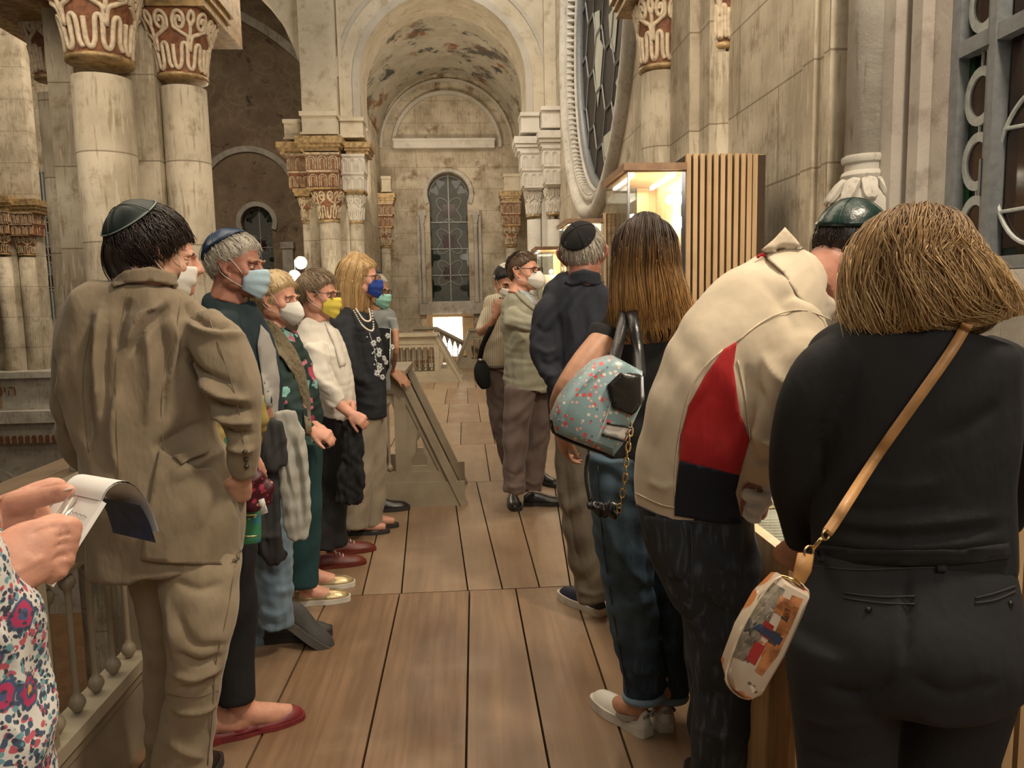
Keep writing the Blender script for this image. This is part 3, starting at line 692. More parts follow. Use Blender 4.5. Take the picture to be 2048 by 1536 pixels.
def muqarnas(t, x0, x1, y, d, z0, z1, mat_a, mat_b, rim, n=3, flare=.10):
    """two rows of little arches on a block that widens upward"""
    m = MB(); w_ = (x1-x0)/2; cx = (x0+x1)/2
    for j in range(2):
        za, zb_ = z0+(z1-z0)*j/2, z0+(z1-z0)*(j+1)/2; k0 = w_*(1-flare*(1-j)); k1 = k0*1.06; m.k = j
        for a, b2, e in ((za, za+(zb_-za)*.82, k0), (za+(zb_-za)*.82, zb_, k1)): m.box((cx-e, y-d/2-(e-w_), a), (cx+e, y+d/2, b2))
    bl = m.build('corbel_block', None, t, mats=[mat_a, mat_b]); r = MB(); ns = MB()
    for j in range(2):
        za, zb_ = z0+(z1-z0)*j/2, z0+(z1-z0)*(j+1)/2; k0 = w_*(1-flare*(1-j)); yy = y-d/2-(k0-w_)-.004; h = zb_-za
        for i in range(n):
            a0 = cx-k0+2*k0*i/n; a1 = a0+2*k0/n; mid = (a0+a1)/2; hw = (a1-a0)*.38
            for s_, q in ((1.0, .16), (.5, .13)):
                r.tube([(mid-hw*s_, yy, za+.05*h), (mid-hw*s_, yy, za+h*.55)]+[(mid+hw*s_*math.cos(a), yy, za+h*.55+hw*s_*1.0*math.sin(a)) for a in np.linspace(math.pi, 0, 8)]+[(mid+hw*s_, yy, za+h*.55), (mid+hw*s_, yy, za+.05*h)], hw*q, 6)
        r.box((cx-k0*1.07, yy-.02, zb_-h*.12), (cx+k0*1.07, yy+.01, zb_))
        for sx in (-1, 1):
            for i in range(2):
                yy2 = y-d/2+d*(i+.5)/2; x_ = cx+sx*(k0+.004)
                r.tube([(x_, yy2-d*.17, za+.05*h), (x_, yy2-d*.17, za+h*.55)]+[(x_, yy2-d*.17*math.cos(a), za+h*.55+d*.17*math.sin(a)) for a in np.linspace(0, math.pi, 7)]+[(x_, yy2+d*.17, za+h*.05)], hw*.16, 6)
    r.build('arcading', rim, bl)
def abacus(t, x0, x1, y, d, z0, z1, mat, name='abacus'):
    m = MB(); h = z1-z0; w_ = (x1-x0)/2
    for a, b2, e in ((0, .28, .80), (.28, .52, .90), (.52, 1, 1.0)):
        cx = (x0+x1)/2; m.box((cx-w_*e, y-d/2*e, z0+h*a), (cx+w_*e, y+d/2, z0+h*b2))
    m.build(name, mat, t)
def unit(t, y, sh, cp, mq, ab, im, mats, d=None, zb=-.3):
    """one shaft of a pier with its stacked capital, from pixel spans at depth y"""
    X = lambda px, py: P(px, py, y)[0]; Z = lambda px, py: P(px, py, y)[2]
    c = (P((sh[0]+sh[1])/2, sh[2], y)[0], y); r = (sh[1]-sh[0])/2/F*y
    m = MB(); zt = Z(sh[0], sh[2]); m.lathe([(r*1.05, zb), (r, zt*.5), (r*.985, zt)], (c[0], c[1], 0), 32); m.build('column_shaft', mats['shaft'], t, True)
    w1 = (cp[1]-cp[0])/2/F*y; zc0 = Z(cp[0], cp[3]); zc1 = Z(cp[0], cp[2])
    capital(t, c, zc0, zc1, r*.99, w1*.93, mats['ground'], mats['relief'])
    d = d or 2*w1
    if mq:
        muqarnas(t, X(mq[0], mq[2]), X(mq[1], mq[2]), y, d, Z(mq[0], mq[3]), Z(mq[0], mq[2]), mats['mqb'], mats['mqa'], mats['rim'])
        abacus(t, X(cp[0], cp[2]), X(cp[1], cp[2]), y, d, zc1, Z(cp[0], mq[3]), mats['ab'], 'necking_slab')
    if ab: abacus(t, X(ab[0], ab[2]), X(ab[1], ab[2]), y, d*1.25, Z(ab[0], ab[3]), Z(ab[0], ab[2]), mats['ab'])
    if im:
        m = MB(); x0, x1 = X(im[0], im[2]), X(im[1], im[2]); z0, z1 = Z(im[0], im[3]), Z(im[0], im[2]); h = z1-z0; cx = (x0+x1)/2; hw = (x1-x0)/2
        m.box((cx-hw, y-d*.55, z0), (cx+hw, y+d*.5, z0+h*.1)); m.box((cx-hw*.9, y-d*.48, z0+h*.1), (cx+hw*.9, y+d*.5, z0+h*.82)); m.box((cx-hw, y-d*.56, z0+h*.82), (cx+hw, y+d*.5, z1))
        m.build('impost_block', mats.get('im', 'plaster_white'), t)
plain('gilt_pale', (.56, .44, .29), .55, .3, 18, .3, 40)
COLR = dict(shaft='stone_block', ground='relief_ground', relief='gilt_pale', mqa='rust_stone', mqb='relief_ground', rim='gilt_pale', ab='gilt', im='plaster_pale')
CREM = dict(COLR, relief='relief_cream'); WHT = dict(shaft='plaster_white', ground='plaster_white', relief='plaster_white', mqa='plaster_white', mqb='plaster_white', rim='plaster_white', ab='plaster_white', im='plaster_white')
def flat(t, y, x0, x1, py0, d=.3, mat='stone_block', zb=-.3, zt=None):
    a, b2 = P(x0, py0, y), P(x1, py0, y); m = MB(); m.box((a[0], y-d/2, zb), (b2[0], y+d/2, zt or a[2])); m.build('pilaster', mat, t)
# left foreground cluster
t = thing('clustered_pier', P(250, 1300, 6.0)*np.array([1, 1, 0]), 'huge clustered stone pier with gilded scroll capitals behind the man in the khaki blazer', 'pier')
unit(t, 5.7, (151, 256, 160), (102, 262, -30, 122), None, (60, 310, -90, -30), None, CREM, zb=-5)
unit(t, 6.05, (327, 409, 180), (305, 430, 38, 157), None, (301, 442, -20, 37), None, CREM, zb=-5)
unit(t, 6.7, (80, 128, 190), (36, 118, 38, 156), None, (0, 130, -20, 37), None, CREM, zb=-5)
flat(t, 6.15, 256, 324, 18, .5, zb=-5); flat(t, 6.35, 118, 170, 40, .5, zb=-5)
g = MB(); a, b2 = P(-60, 20, 6.3), P(300, 20, 6.3); g.box((a[0], 5.3, a[2]), (b2[0]+.45, 7.2, a[2]+.5)); g.build('entablature', 'gilt', t)
# central pier beyond the middle of the gallery
t = thing('clustered_pier', P(665, 700, 13.2)*np.array([1, 1, 0]), 'clustered pier with stacked gilded capitals beside the large gallery arch', 'pier')
unit(t, 13.45, (606, 629, 446), (592, 627, 395, 444), (579, 624, 313, 381), (560, 612, 291, 314), (572, 608, 246, 285), COLR, d=.5)
unit(t, 13.2, (640, 678, 440), (619, 683, 385, 442), (617, 682, 312, 380), (598, 690, 281, 309), (606, 680, 232, 277), COLR, d=.6)
unit(t, 13.45, (698, 727, 446), (692, 733, 391, 444), (684, 731, 314, 384), (690, 745, 291, 314), (681, 731, 242, 282), dict(WHT, ab='gilt', shaft='stone_block', im='plaster_pale'), d=.5)
flat(t, 13.6, 622, 642, 385, .5); flat(t, 13.6, 676, 700, 385, .5)
# slim pair further on, left and right of the end bay
t = thing('clustered_pier', P(760, 690, 17.4)*np.array([1, 1, 0]), 'slim pair of columns with rust-red capitals left of the tall end window', 'pier')
unit(t, 17.5, (727, 744, 494), (724, 748, 456, 490), (723, 750, 405, 452), (720, 757, 386, 404), (727, 748, 352, 384), COLR, d=.35)
unit(t, 17.3, (762, 781, 497), (758, 786, 458, 494), (755, 786, 408, 454), (753, 791, 389, 408), (763, 783, 355, 386), COLR, d=.35)
t = thing('clustered_pier', P(1020, 690, 17.3)*np.array([1, 1, 0]), 'half-hidden column with rust-red capital right of the tall end window', 'pier')
unit(t, 17.4, (1012, 1034, 497), (1006, 1040, 455, 492), (1003, 1040, 405, 450), (998, 1042, 385, 405), (1005, 1040, 350, 384), COLR, d=.35)
t = thing('clustered_pier', P(1070, 690, 13.3)*np.array([1, 1, 0]), 'whitewashed clustered pier at the right foot of the gallery arch', 'pier')
unit(t, 13.45, (1054, 1082, 440), (1047, 1086, 384, 432), (1040, 1088, 308, 376), (1026, 1088, 280, 308), (1038, 1078, 232, 272), WHT, d=.5)
unit(t, 13.2, (1094, 1122, 440), (1087, 1128, 378, 428), (1082, 1128, 300, 370), (1072, 1130, 270, 300), (1078, 1126, 222, 264), WHT, d=.6)
flat(t, 13.6, 1080, 1098, 385, .5, 'plaster_white')
# respond on the right wall
t = thing('clustered_pier', P(1330, 1200, 5.4)*np.array([1, 1, 0]), 'wall pier with scroll capitals rising behind the oak showcases', 'pier')
unit(t, 5.6, (1283, 1360, 150), (1262, 1364, 8, 138), None, (1235, 1372, -45, 6), None, CREM, d=.5)
unit(t, 4.85, (1424, 1468, 110), (1408, 1472, -60, 92), None, None, None, CREM, d=.3)
flat(t, 5.25, 1360, 1420, -300, .5, zt=5.5); flat(t, 4.95, 1408, 1440, -300, .3, zt=5.5)
# pier and gallery front across the nave, far left
YO = 16.0
t = thing('clustered_pier', P(40, 900, YO), 'distant clustered pier with worn red capitals at the left edge across the nave', 'pier')
unit(t, YO, (-6, 22, 515), (-22, 24, 472, 508), (-24, 28, 425, 470), (-34, 34, 396, 424), None, COLR, d=.5, zb=-.9)
unit(t, YO+.1, (40, 68, 515), (34, 70, 475, 510), (30, 76, 428, 472), (26, 88, 402, 428), None, COLR, d=.5, zb=-.9)
flat(t, YO+.2, 20, 42, 475, .4, zb=-.9); flat(t, YO+.3, -60, 75, 402, .3, zb=-5, zt=9)
b = MB(); x0 = P(-80, 700, YO)[0]; x1 = P(140, 700, YO)[0]
zz = lambda py: P(60, py, YO)[2]
b.box((x0, YO-.5, zz(752)), (x1, YO+.3, zz(740))); b.box((x0, YO-.35, zz(815)), (x1, YO+.3, zz(752))); b.box((x0, YO-.6, zz(838)), (x1, YO+.3, zz(815))); b.box((x0, YO-.4, zz(880)), (x1, YO+.3, zz(838)))
ga = P(-12, 1010, YO); gR = 62/F*YO; q = [(x0, zz(880)), (x0, -5), (ga[0]-gR, -5)]+arc(ga[0], ga[2], gR, 180, 0, 20)+[(ga[0]+gR, -5), (x1, -5), (x1, zz(880))]
b.prism(xz(q, YO-.2), (0, .5, 0))
b.prism(xz(arc(ga[0], ga[2], gR+.22, 180, 0, 20)+arc(ga[0], ga[2], gR, 0, 180, 20), YO-.2), (0, -.08, 0))
gal = tag(b.build('gallery_front', 'stone_grey', smooth='auto'), 'carved stone gallery parapet on arches across the nave at the far left', 'balcony')
m = MB()
for i in range(26): m.prism(xz(arc(x0+.1+i*.13, zz(868), .04, 180, 0, 8)+[(x0+.14+i*.13, zz(880)), (x0+.06+i*.13, zz(880))], YO-.42), (0, .02, 0))
m.build('arcading', 'relief_ground', gal)
m = MB(); a0, a1 = P(-50, 790, YO)[0], P(25, 790, YO)[0]; m.box((a0, YO-.38, zz(808)), (a1, YO-.345, zz(760))); ip = m.build('inscription_panel', 'relief_tan', gal); ip['label'] = 'worn inscription panel with red letters'
def lettering(txt, loc, size, rotm, mat, parent, depth=.004):
    cu = bpy.data.curves.new('lettering', 'FONT'); cu.body = txt; cu.size = size; cu.extrude = depth; cu.align_x = 'CENTER'; cu.align_y = 'CENTER'; cu.materials.append(MATS[mat])
    o = bpy.data.objects.new('lettering', cu); COL.objects.link(o); dg = bpy.context.evaluated_depsgraph_get()
    me = bpy.data.meshes.new_from_object(o.evaluated_get(dg)); bpy.data.objects.remove(o)
    n = len(me.vertices); co = np.empty(n*3, np.float32); me.vertices.foreach_get('co', co); co = co.reshape(-1, 3)@np.asarray(rotm, float)[:3, :3].T+np.asarray(loc, float)
    me.vertices.foreach_set('co', co.astype(np.float32).ravel()); me.update()
    if not me.materials: me.materials.append(MATS[mat])
    o = bpy.data.objects.new('lettering', me); COL.objects.link(o); o.parent = parent
    o.matrix_parent_inverse = Matrix.Translation(-parent.location)
    return o
pc = P(6, 783, YO-.39); lettering('\u05e7\u05d5\u05d9\u05d4', pc, .30, rot(0, 90), 'relief_ground', ip)
YO2 = 18.5
b = MB(); a, c = P(72, 640, YO2), P(125, 385, YO2); wz1 = c[2]+.5; rx = (c[0]-a[0])/2; cx_ = (a[0]+c[0])/2
stained_window(5, xz and horseshoe(cx_, wz1, rx, a[2]), YO2, cx_, a[2], wz1, rx, [P(90, v, YO2)[2] for v in (450, 510, 565)], [P(90, v, YO2)[2] for v in (480, 540, 600)])
b.box((cx_-4, YO2+.1, -5), (cx_+1.2, YO2+.4, 12)); b.box((cx_-rx-.5, YO2-.15, -1.2), (cx_+rx+.4, YO2+.1, a[2])); struct(b.build('wall_far_left', 'stone_wall_y'))
# ---------------------------------------------------------------- balustrades and barriers
BP = [(.004, 0), (.012, .006), (.021, .022), (.022, .030), (.017, .045), (.010, .052), (.0085, .066), (.0075, .5)]
def baluster_mesh(h):
    prof = [(r, z) for r, z in BP[:-1]]+[(.0085, h/2)]+[(r, h-z) for r, z in BP[:-1]][::-1]
    m = MB(); m.lathe(prof, (0, 0, 0), 12); o = m.build('baluster', 'paint_taupe', None, True); me = o.data; bpy.data.objects.remove(o); return me
def put_baluster(me, p, t):
    o = bpy.data.objects.new('baluster', me); COL.objects.link(o); o.parent = t; o.matrix_parent_inverse = Matrix.Translation(-t.location); o.location = [float(x) for x in p]
def balustrade_along_edge():
    X = -1.08; t = thing('balustrade', (X, 3.2, 0), 'taupe painted balustrade of turned balusters along the gallery edge by the note taker', 'balustrade')
    m = MB(); m.box((X-.03, .6, 0), (X+.02, 5.04, .25)); m.box((X-.035, .6, .22), (X+.03, 5.04, .262)); m.build('kick_panel', 'paint_taupe', t)
    m = MB(); m.box((X-.045, .6, .262), (X+.045, 5.04, .30)); m.build('bottom_rail', 'paint_taupe_light', t)
    m = MB(); m.box((X-.07, .6, .885), (X+.07, 5.06, .92)); m.box((X-.045, .6, .82), (X+.045, 5.04, .885)); m.build('top_rail', 'paint_taupe', t)
    me = baluster_mesh(.40); ps = np.arange(1.22, 5.06, .6)
    for y in ps: m = MB(); m.box((X-.035, y-.035, .30), (X+.035, y+.035, .82)); m.box((X+.03, y-.02, .34), (X+.042, y+.02, .78)); m.build('post', 'paint_taupe', t)
    for y in ps[:-1]:
        m = MB(); holes = [[(X-.02, y+.035+.53*(i+.5)/5+.04*math.cos(a), .70+.055*math.sin(a)) for a in np.linspace(0, math.pi, 8)]+[(X-.02, y+.035+.53*(i+.5)/5-.04, .699), (X-.02, y+.035+.53*(i+.5)/5+.04, .699)][:0] for i in range(5)]
        m.prism([(X-.02, y+.035, .70), (X-.02, y+.565, .70), (X-.02, y+.565, .82), (X-.02, y+.035, .82)], (.04, 0, 0), [[(q[0], q[1], q[2]+.012) for q in h] for h in holes]); m.build('arch_panel', 'paint_taupe', t)
        for i in range(5): put_baluster(me, (X, y+.035+.53*(i+.5)/5, .30), t)
balustrade_along_edge()
def barrier(name, label, y0, gap, xl, xt, xb, kick, z1, xo, ztop, n, mat='paint_taupe', mirror=False):
    """two raked panels with balusters, a triangular buttress end each, and a board on top"""
    t = thing(name, ((xl+xt)/2, y0+gap/2, 0), label, 'barrier'); sgn = -1 if mirror else 1
    zo = ztop-.13; me = baluster_mesh(zo-kick-.06)
    for y in (y0, y0+gap):
        s = (xb-xt)/(ztop-.02); xr = lambda z: xb-s*z*.985
        m = MB(); op = [(xl+sgn*.10, kick+.03), (xo, kick+.03), (xo, zo), (xl+sgn*.10, zo)]
        a0 = xo+sgn*.075; tri = [(a0, kick+.03), (xr(kick+.03)-sgn*.085, kick+.03), (a0+sgn*.005, min(zo+.04, (xb-sgn*.085-a0)/s/sgn*sgn if s else zo))]
        out = [(xl, 0), (xb, 0), (xr(.05), .05), (xt, ztop), (xl, ztop)]
        m.prism(xz(out, y), (0, .04, 0), [xz(op, y), xz(tri, y)]); m.box((min(xl, xb-sgn*.02), y-.012, 0), (max(xl, xb-sgn*.02), y, kick*.8)); m.build('panel', mat, t)
        m = MB(); cx = tri[0][0]*.58+tri[1][0]*.42; k = abs(tri[1][0]-a0)
        key = [(cx-sgn*k*.26, kick+.07), (cx+sgn*k*.20, kick+.07), (cx+sgn*k*.24, kick+.12), (cx+sgn*k*.12, kick+.16), (cx+sgn*k*.10, kick+.23), (cx-sgn*k*.02, kick+.33), (cx-sgn*k*.12, kick+.23), (cx-sgn*k*.14, kick+.16), (cx-sgn*k*.28, kick+.12)]
        m.prism(xz(tri, y+.012), (0, .016, 0), [xz(key, y+.012)]); m.build('buttress_infill', mat, t)
        for i in range(n): put_baluster(me, (xl+sgn*.10+(xo-xl-sgn*.10)*(i+.5)/n, y+.02, kick+.03), t)
        m = MB(); w_ = (xo-xl-sgn*.1)/n
        for i in range(n):
            c = xl+sgn*.10+w_*(i+.5); q = [(c-w_/2, zo), (c-w_/2, zo-.11), (c-w_*.42, zo-.09)]+arc(c, zo-.09, abs(w_)*.40, 180, 0, 8)[:: (1 if w_ > 0 else -1)]+[(c+w_*.42, zo-.09), (c+w_/2, zo-.11), (c+w_/2, zo)]
            m.prism(xz(q, y+.01), (0, .02, 0))
        m.build('arch_panel', mat, t)
        m = MB(); d = np.array([xt-xb, 0, ztop]); m.prism([(xb, y-.025, 0), (xb-sgn*.05, y-.025, 0), (xt-sgn*.05, y-.025, ztop), (xt, y-.025, ztop)], (0, .09, 0)); m.build('raking_rail', mat, t)
    m = MB(); m.box((xl, y0-.05, ztop), (xt+sgn*.01, y0+gap+.09, ztop+.03)); m.build('top_board', mat, t)
    m = MB(); m.box((xl, y0+gap*.5, 0), (xl+sgn*.04, y0+gap, ztop)); m.build('end_post', mat, t)
barrier('stair_barrier', 'taupe raked barrier with a keyhole cut-out, nearest on the gallery floor', 5.06, .62, -1.10, -.405, .0, .215, 0, -.485, .915, 6)
barrier('stair_barrier', 'pale raked barrier further down the gallery, between the near one and the lit panel', 13.06, .9, -1.55, -.46, -.03, .16, 0, -.52, .80, 9, 'paint_taupe_light')
barrier('stair_barrier', 'farthest raked barrier sloping the other way, below the lit end panel', 15.6, .5, 1.25, .10, -.24, .16, 0, .15, .78, 8, 'paint_taupe', True)
t = thing('stair_handrail', (0.0, 16.6, 0), 'sloping stair handrail with pointed arch cut-outs before the lit end panel', 'handrail')
a, b2 = P(872, 657, 16.6), P(968, 706, 16.6); m = MB(); m.tube([(a[0]-.5, 16.6, a[2]), a, b2], .045, 8); m.build('rail', 'paint_taupe', t)
m = MB()
for k in range(9):
    f = (k+.5)/9; p = a*(1-f)+b2*f; w_ = (b2[0]-a[0])/18; m.prism(xz([(p[0]-w_, p[2]), (p[0]-w_, p[2]-.24), (p[0]-w_*.8, p[2]-.22), (p[0]-w_*.4, p[2]-.12), (p[0], p[2]-.07), (p[0]+w_*.4, p[2]-.12), (p[0]+w_*.8, p[2]-.22), (p[0]+w_, p[2]-.24), (p[0]+w_, p[2])], 16.6), (0, .03, 0)); m.tube([(p[0]-w_, 16.615, p[2]-.2), (p[0]-w_, 16.615, 0)], .012, 6)
m.build('picket_row', 'paint_taupe', t); m = MB(); m.box((a[0]-.06, 16.56, 0), (a[0]+.04, 16.66, a[2]+.02)); m.box((b2[0]-.05, 16.56, 0), (b2[0]+.05, 16.66, b2[2]+.02)); m.build('post', 'paint_taupe', t)
# lit showcase under the end window
t = thing('lit_panel_showcase', P(897, 690, 17.6)*np.array([1, 1, 0]), 'low oak showcase glowing white under the end wall window', 'showcase')
q = lambda px, py: P(px, py, 17.6); a, b2, c, d = q(854, 634), q(948, 700), q(866, 637), q(926, 700)
m = MB(); m.box((a[0], 17.45, .0), (b2[0], 17.9, .12)); m.box((a[0], 17.45, a[2]), (b2[0], 17.9, a[2]+.05)); m.box((a[0], 17.45, .1), (c[0], 17.9, a[2])); m.box((d[0], 17.5, .1), (b2[0], 17.9, a[2])); m.build('case', 'oak_light', t)
m = MB(); m.box((c[0], 17.7, .12), (d[0], 17.72, a[2]-.03)); m.build('light_panel', 'glow_white', t)
m = MB(); m.box((c[0], 17.47, .12), (d[0], 17.48, a[2])); m.build('glass_front', 'glass_clear', t)
# ---------------------------------------------------------------- tall oak showcases along the right wall
def showcase(label, y, x0, xm, x1, zt, ln, exhibit=False, strength=5):
    t = thing('showcase', ((x0+x1)/2, y+ln/2, 0), label, 'showcase', None)
    m = MB(); m.box((x0, y, 0), (xm, y+ln, .92)); m.build('base_cabinet', 'oak', t)
    m = MB(); m.box((x0-.025, y-.025, zt-.035), (xm, y+ln+.02, zt)); m.build('lid', 'oak_top', t)
    m = MB(); m.box((x0, y, zt-.041), (xm-.005, y+ln, zt-.0352)); m.build('soffit', 'oak_light', t)
    m = MB(); m.box((xm-.012, y+.02, .92), (xm, y+ln, zt-.042)); m.box((xm-.12, y+ln-.03, .92), (xm-.012, y+ln-.015, zt-.042)); m.build('back_panel', 'oak_light', t)
    m = MB(); m.box((x0, y, .92), (x0+.008, y+ln, zt-.042)); m.box((x0+.008, y, .92), (xm-.012, y+.008, zt-.042)); m.box((x0+.008, y+ln-.012, .92), (xm-.12, y+ln-.004, zt-.042)); m.build('glass', 'glass_clear', t)
    m = MB(); m.box((x0-.001, y-.001, .92), (x0+.010, y+.012, zt-.042)); m.box((xm-.022, y-.004, .92), (xm, y+.008, zt-.042)); m.box((xm-.015, y-.006, zt-.22), (xm+.006, y-.001, zt-.14)); m.build('glass_edge', 'chrome', t)
    m = MB(); m.box((x0+.03, y+.05, zt-.056), (x0+.045, y+ln-.05, zt-.042)); m.box((xm-.05, y+.05, zt-.056), (xm-.035, y+ln-.05, zt-.042)); m.build('light_strip', 'led', t)
    m = MB(); n = max(3, int((x1-.1-xm)/.034)); m.box((xm, y+.012, 0), (x1, y+ln, zt+.04)); m.build('slat_core', 'slat_gap', t)
    m = MB(); w_ = (x1-.10-xm)/n
    for i in range(n): m.box((xm+w_*i+w_*.02, y-.012, 0), (xm+w_*i+w_*.66, y+.012, zt+.045))
    for i in range(3): m.box((x1-.10+.034*i, y-.004+.012*i, 0), (x1-.10+.034*i+.024, y+.02+.012*i, zt+.045))
    sl = m.build('slat_cladding', 'oak_light', t)
    if exhibit:
        m = MB(); m.box((x0+.06, y+.2, 1.0), (xm-.03, y+.25, 1.72))
        for i in range(6): m.box((x0+.08+i*(xm-x0-.14)/6, y+.185, 1.1), (x0+.08+(i+.5)*(xm-x0-.14)/6, y+.2, 1.62))
        m.build('exhibit', 'plaster_white', t)
    l = lamp('showcase_lamp', 'POINT', (xm-.09, y+.14, zt-.28), None, strength, (1, .82, .56), shadow_soft_size=.03)
    b_ = MB(); b_.ell((xm-.045, y+.14, zt-.16), (.02, .02, .025)); b_.build('lamp_bulb', 'bulb', t, True)
    lamp('showcase_strip', 'AREA', ((x0+xm)/2, y+ln/2, zt-.06), ((x0+xm)/2, y+ln/2, 0), strength*.5, NEUT, shape='RECTANGLE', size=.2, size_y=ln*.8)
showcase('oak showcase with slatted end panel behind the woman with long brown hair', 3.80, .84, 1.135, 1.55, 2.065, .58)
showcase('lit oak showcase seen just past the man in the navy jacket', 6.5, .92, 1.22, 1.62, 2.08, .6, strength=5)
showcase('farthest oak showcase, holding a pale carved panel, behind the masked guide', 9.7, .965, 1.36, 1.66, 2.07, .6, True, 7)
# table case under the two people bending over
t = thing('table_case', (1.15, 2.2, 0), 'low oak display table with lit documents below the man in the cream polo', 'showcase')
TX0, TX1, TY0, TY1, TZ = .73, 1.62, 1.62, 3.1, .80
m = MB(); m.box((TX0+.04, TY0+.03, 0), (TX1, TY1, TZ-.14)); m.build('base_cabinet', 'oak', t)
m = MB()
for a, b2 in (((TX0, TY0, TZ-.14), (TX0+.03, TY1, TZ)), ((TX1-.03, TY0, TZ-.14), (TX1, TY1, TZ)), ((TX0+.03, TY0, TZ-.14), (TX1-.03, TY0+.03, TZ)), ((TX0+.03, TY1-.03, TZ-.14), (TX1-.03, TY1, TZ))): m.box(a, b2)
m.build('frame', 'oak_light', t)
m = MB(); m.box((TX0+.03, TY0+.03, TZ-.14), (TX1-.03, TY1-.03, TZ-.12)); m.build('bed', 'plaster_white', t)
m = MB(); m.box((TX0+.03, TY0+.03, TZ-.008), (TX1-.03, TY1-.03, TZ-.001)); m.build('glass', 'glass_clear', t)
m = MB(); m.box((TX0+.032, TY0+.05, TZ-.035), (TX0+.042, TY1-.05, TZ-.015)); m.build('light_strip', 'led_soft', t)
m = MB(); n = 16; m.box((1.0, TY0-.02, 0), (TX1, TY0-.005, 1.0)); m.build('slat_core', 'slat_gap', t)
m = MB()
for i in range(n): m.box((1.0+.0385*i, TY0-.05, 0), (1.0+.0385*i+.025, TY0-.02, 1.0))
m.build('slat_cladding', 'oak_light', t)
m = MB(); m.prism([(1.25, 1.7, TZ), (1.25, 1.7, 1.10), (1.58, 1.7, 1.20), (1.58, 1.7, TZ)], (0, 1.2, 0)); m.build('raised_back', 'oak_light', t)
m = MB(); m.prism([(1.27, 1.72, 1.116), (1.27, 1.72, 1.106), (1.57, 1.72, 1.197), (1.57, 1.72, 1.207)], (0, 1.1, 0)); m.build('lit_text_panel', 'screen', t)
plain('parchment', (.72, .56, .34), .8, .15, 20); plain('document_paper', (.78, .72, .60), .8, .08, 14); plain('ink', (.10, .07, .05), .8)
for i, (x, y, wd, ht, a, mt) in enumerate(((.90, 1.86, .26, .20, 8, 'parchment'), (.90, 2.16, .24, .28, -6, 'document_paper'), (.93, 2.52, .28, .24, 4, 'parchment'), (.95, 2.86, .25, .26, -3, 'document_paper'))):
    c, s = math.cos(math.radians(a)), math.sin(math.radians(a)); m = MB(); z = TZ-.118+.0005*i
    q = lambda u, v: (x+u*c-v*s, y+u*s+v*c); nq = 8; V = []
    for k in range(nq+1): u = -wd/2+wd*k/nq; zz_ = z+.004*math.sin(k*1.3+i)**2; V += [(*q(u, -ht/2), zz_), (*q(u, ht/2), zz_)]
    m.add(V, [(2*k, 2*k+2, 2*k+3, 2*k+1) for k in range(nq)])
    o = tag(m.build('document', mt, None, True), ['yellowed parchment nearest the front of the display table', 'white document lying second from the front of the display table', 'yellowed parchment third from the front of the display table', 'white document at the far end of the display table'][i], 'document', 'documents in the display table')
    m = MB()
    for r in range(9): yy = -ht*.4+ht*.8*r/8; p0, p1 = q(-wd*.42, yy), q(wd*(.42-.1*rng.uniform()), yy); m.prism([(*p0, z+.0052), (*p1, z+.0052), (p1[0]-.004*s, p1[1]+.004*c, z+.0052), (p0[0]-.004*s, p0[1]+.004*c, z+.0052)], (0, 0, .0006))
    m.build('lettering', 'ink', o)
lamp('table_case_light', 'AREA', (1.22, 2.3, 1.06), (1.0, 2.2, .7), 8, NEUT, shape='RECTANGLE', size=.1, size_y=1.0)
# floodlights on a stand beside the central pier
fp = P(596, 640, 12.4); t = thing('floodlight_stand', (fp[0], 12.4, 0), 'floodlight stand with two bright lamps beside the central pier', 'lamp')
m = MB(); m.tube([(fp[0], 12.4, 0.02), (fp[0], 12.4, P(596, 520, 12.4)[2])], .018, 10); m.build('pole', 'steel', t, True)
for i, a in enumerate((90, 210, 330)): m = MB(); m.tube([(fp[0], 12.4, .35), (fp[0]+.35*math.cos(math.radians(a)), 12.4+.35*math.sin(math.radians(a)), .012)], .012, 8); m.build('leg', 'steel', t, True)
for px, py in ((601, 525), (588, 553)):
    p = P(px, py, 12.3); m = MB(); m.ell(p, (.07, .05, .07)); b_ = m.build('bulb', 'bulb', t, True)
    m = MB(); m.lathe([(.05, .0), (.10, .10), (.105, .14)], (0, 0, 0), 16); hd = m.build('lamp_head', 'iron_grey', t, True); hd.location = (p[0], p[1]+.16, p[2]); hd.rotation_euler = (math.pi/2, 0, 0); hd.matrix_parent_inverse = Matrix.Translation(-t.location)
    lamp('floodlight', 'POINT', p-np.array([0, .12, 0]), None, 60, (1, .86, .62), shadow_soft_size=.06)
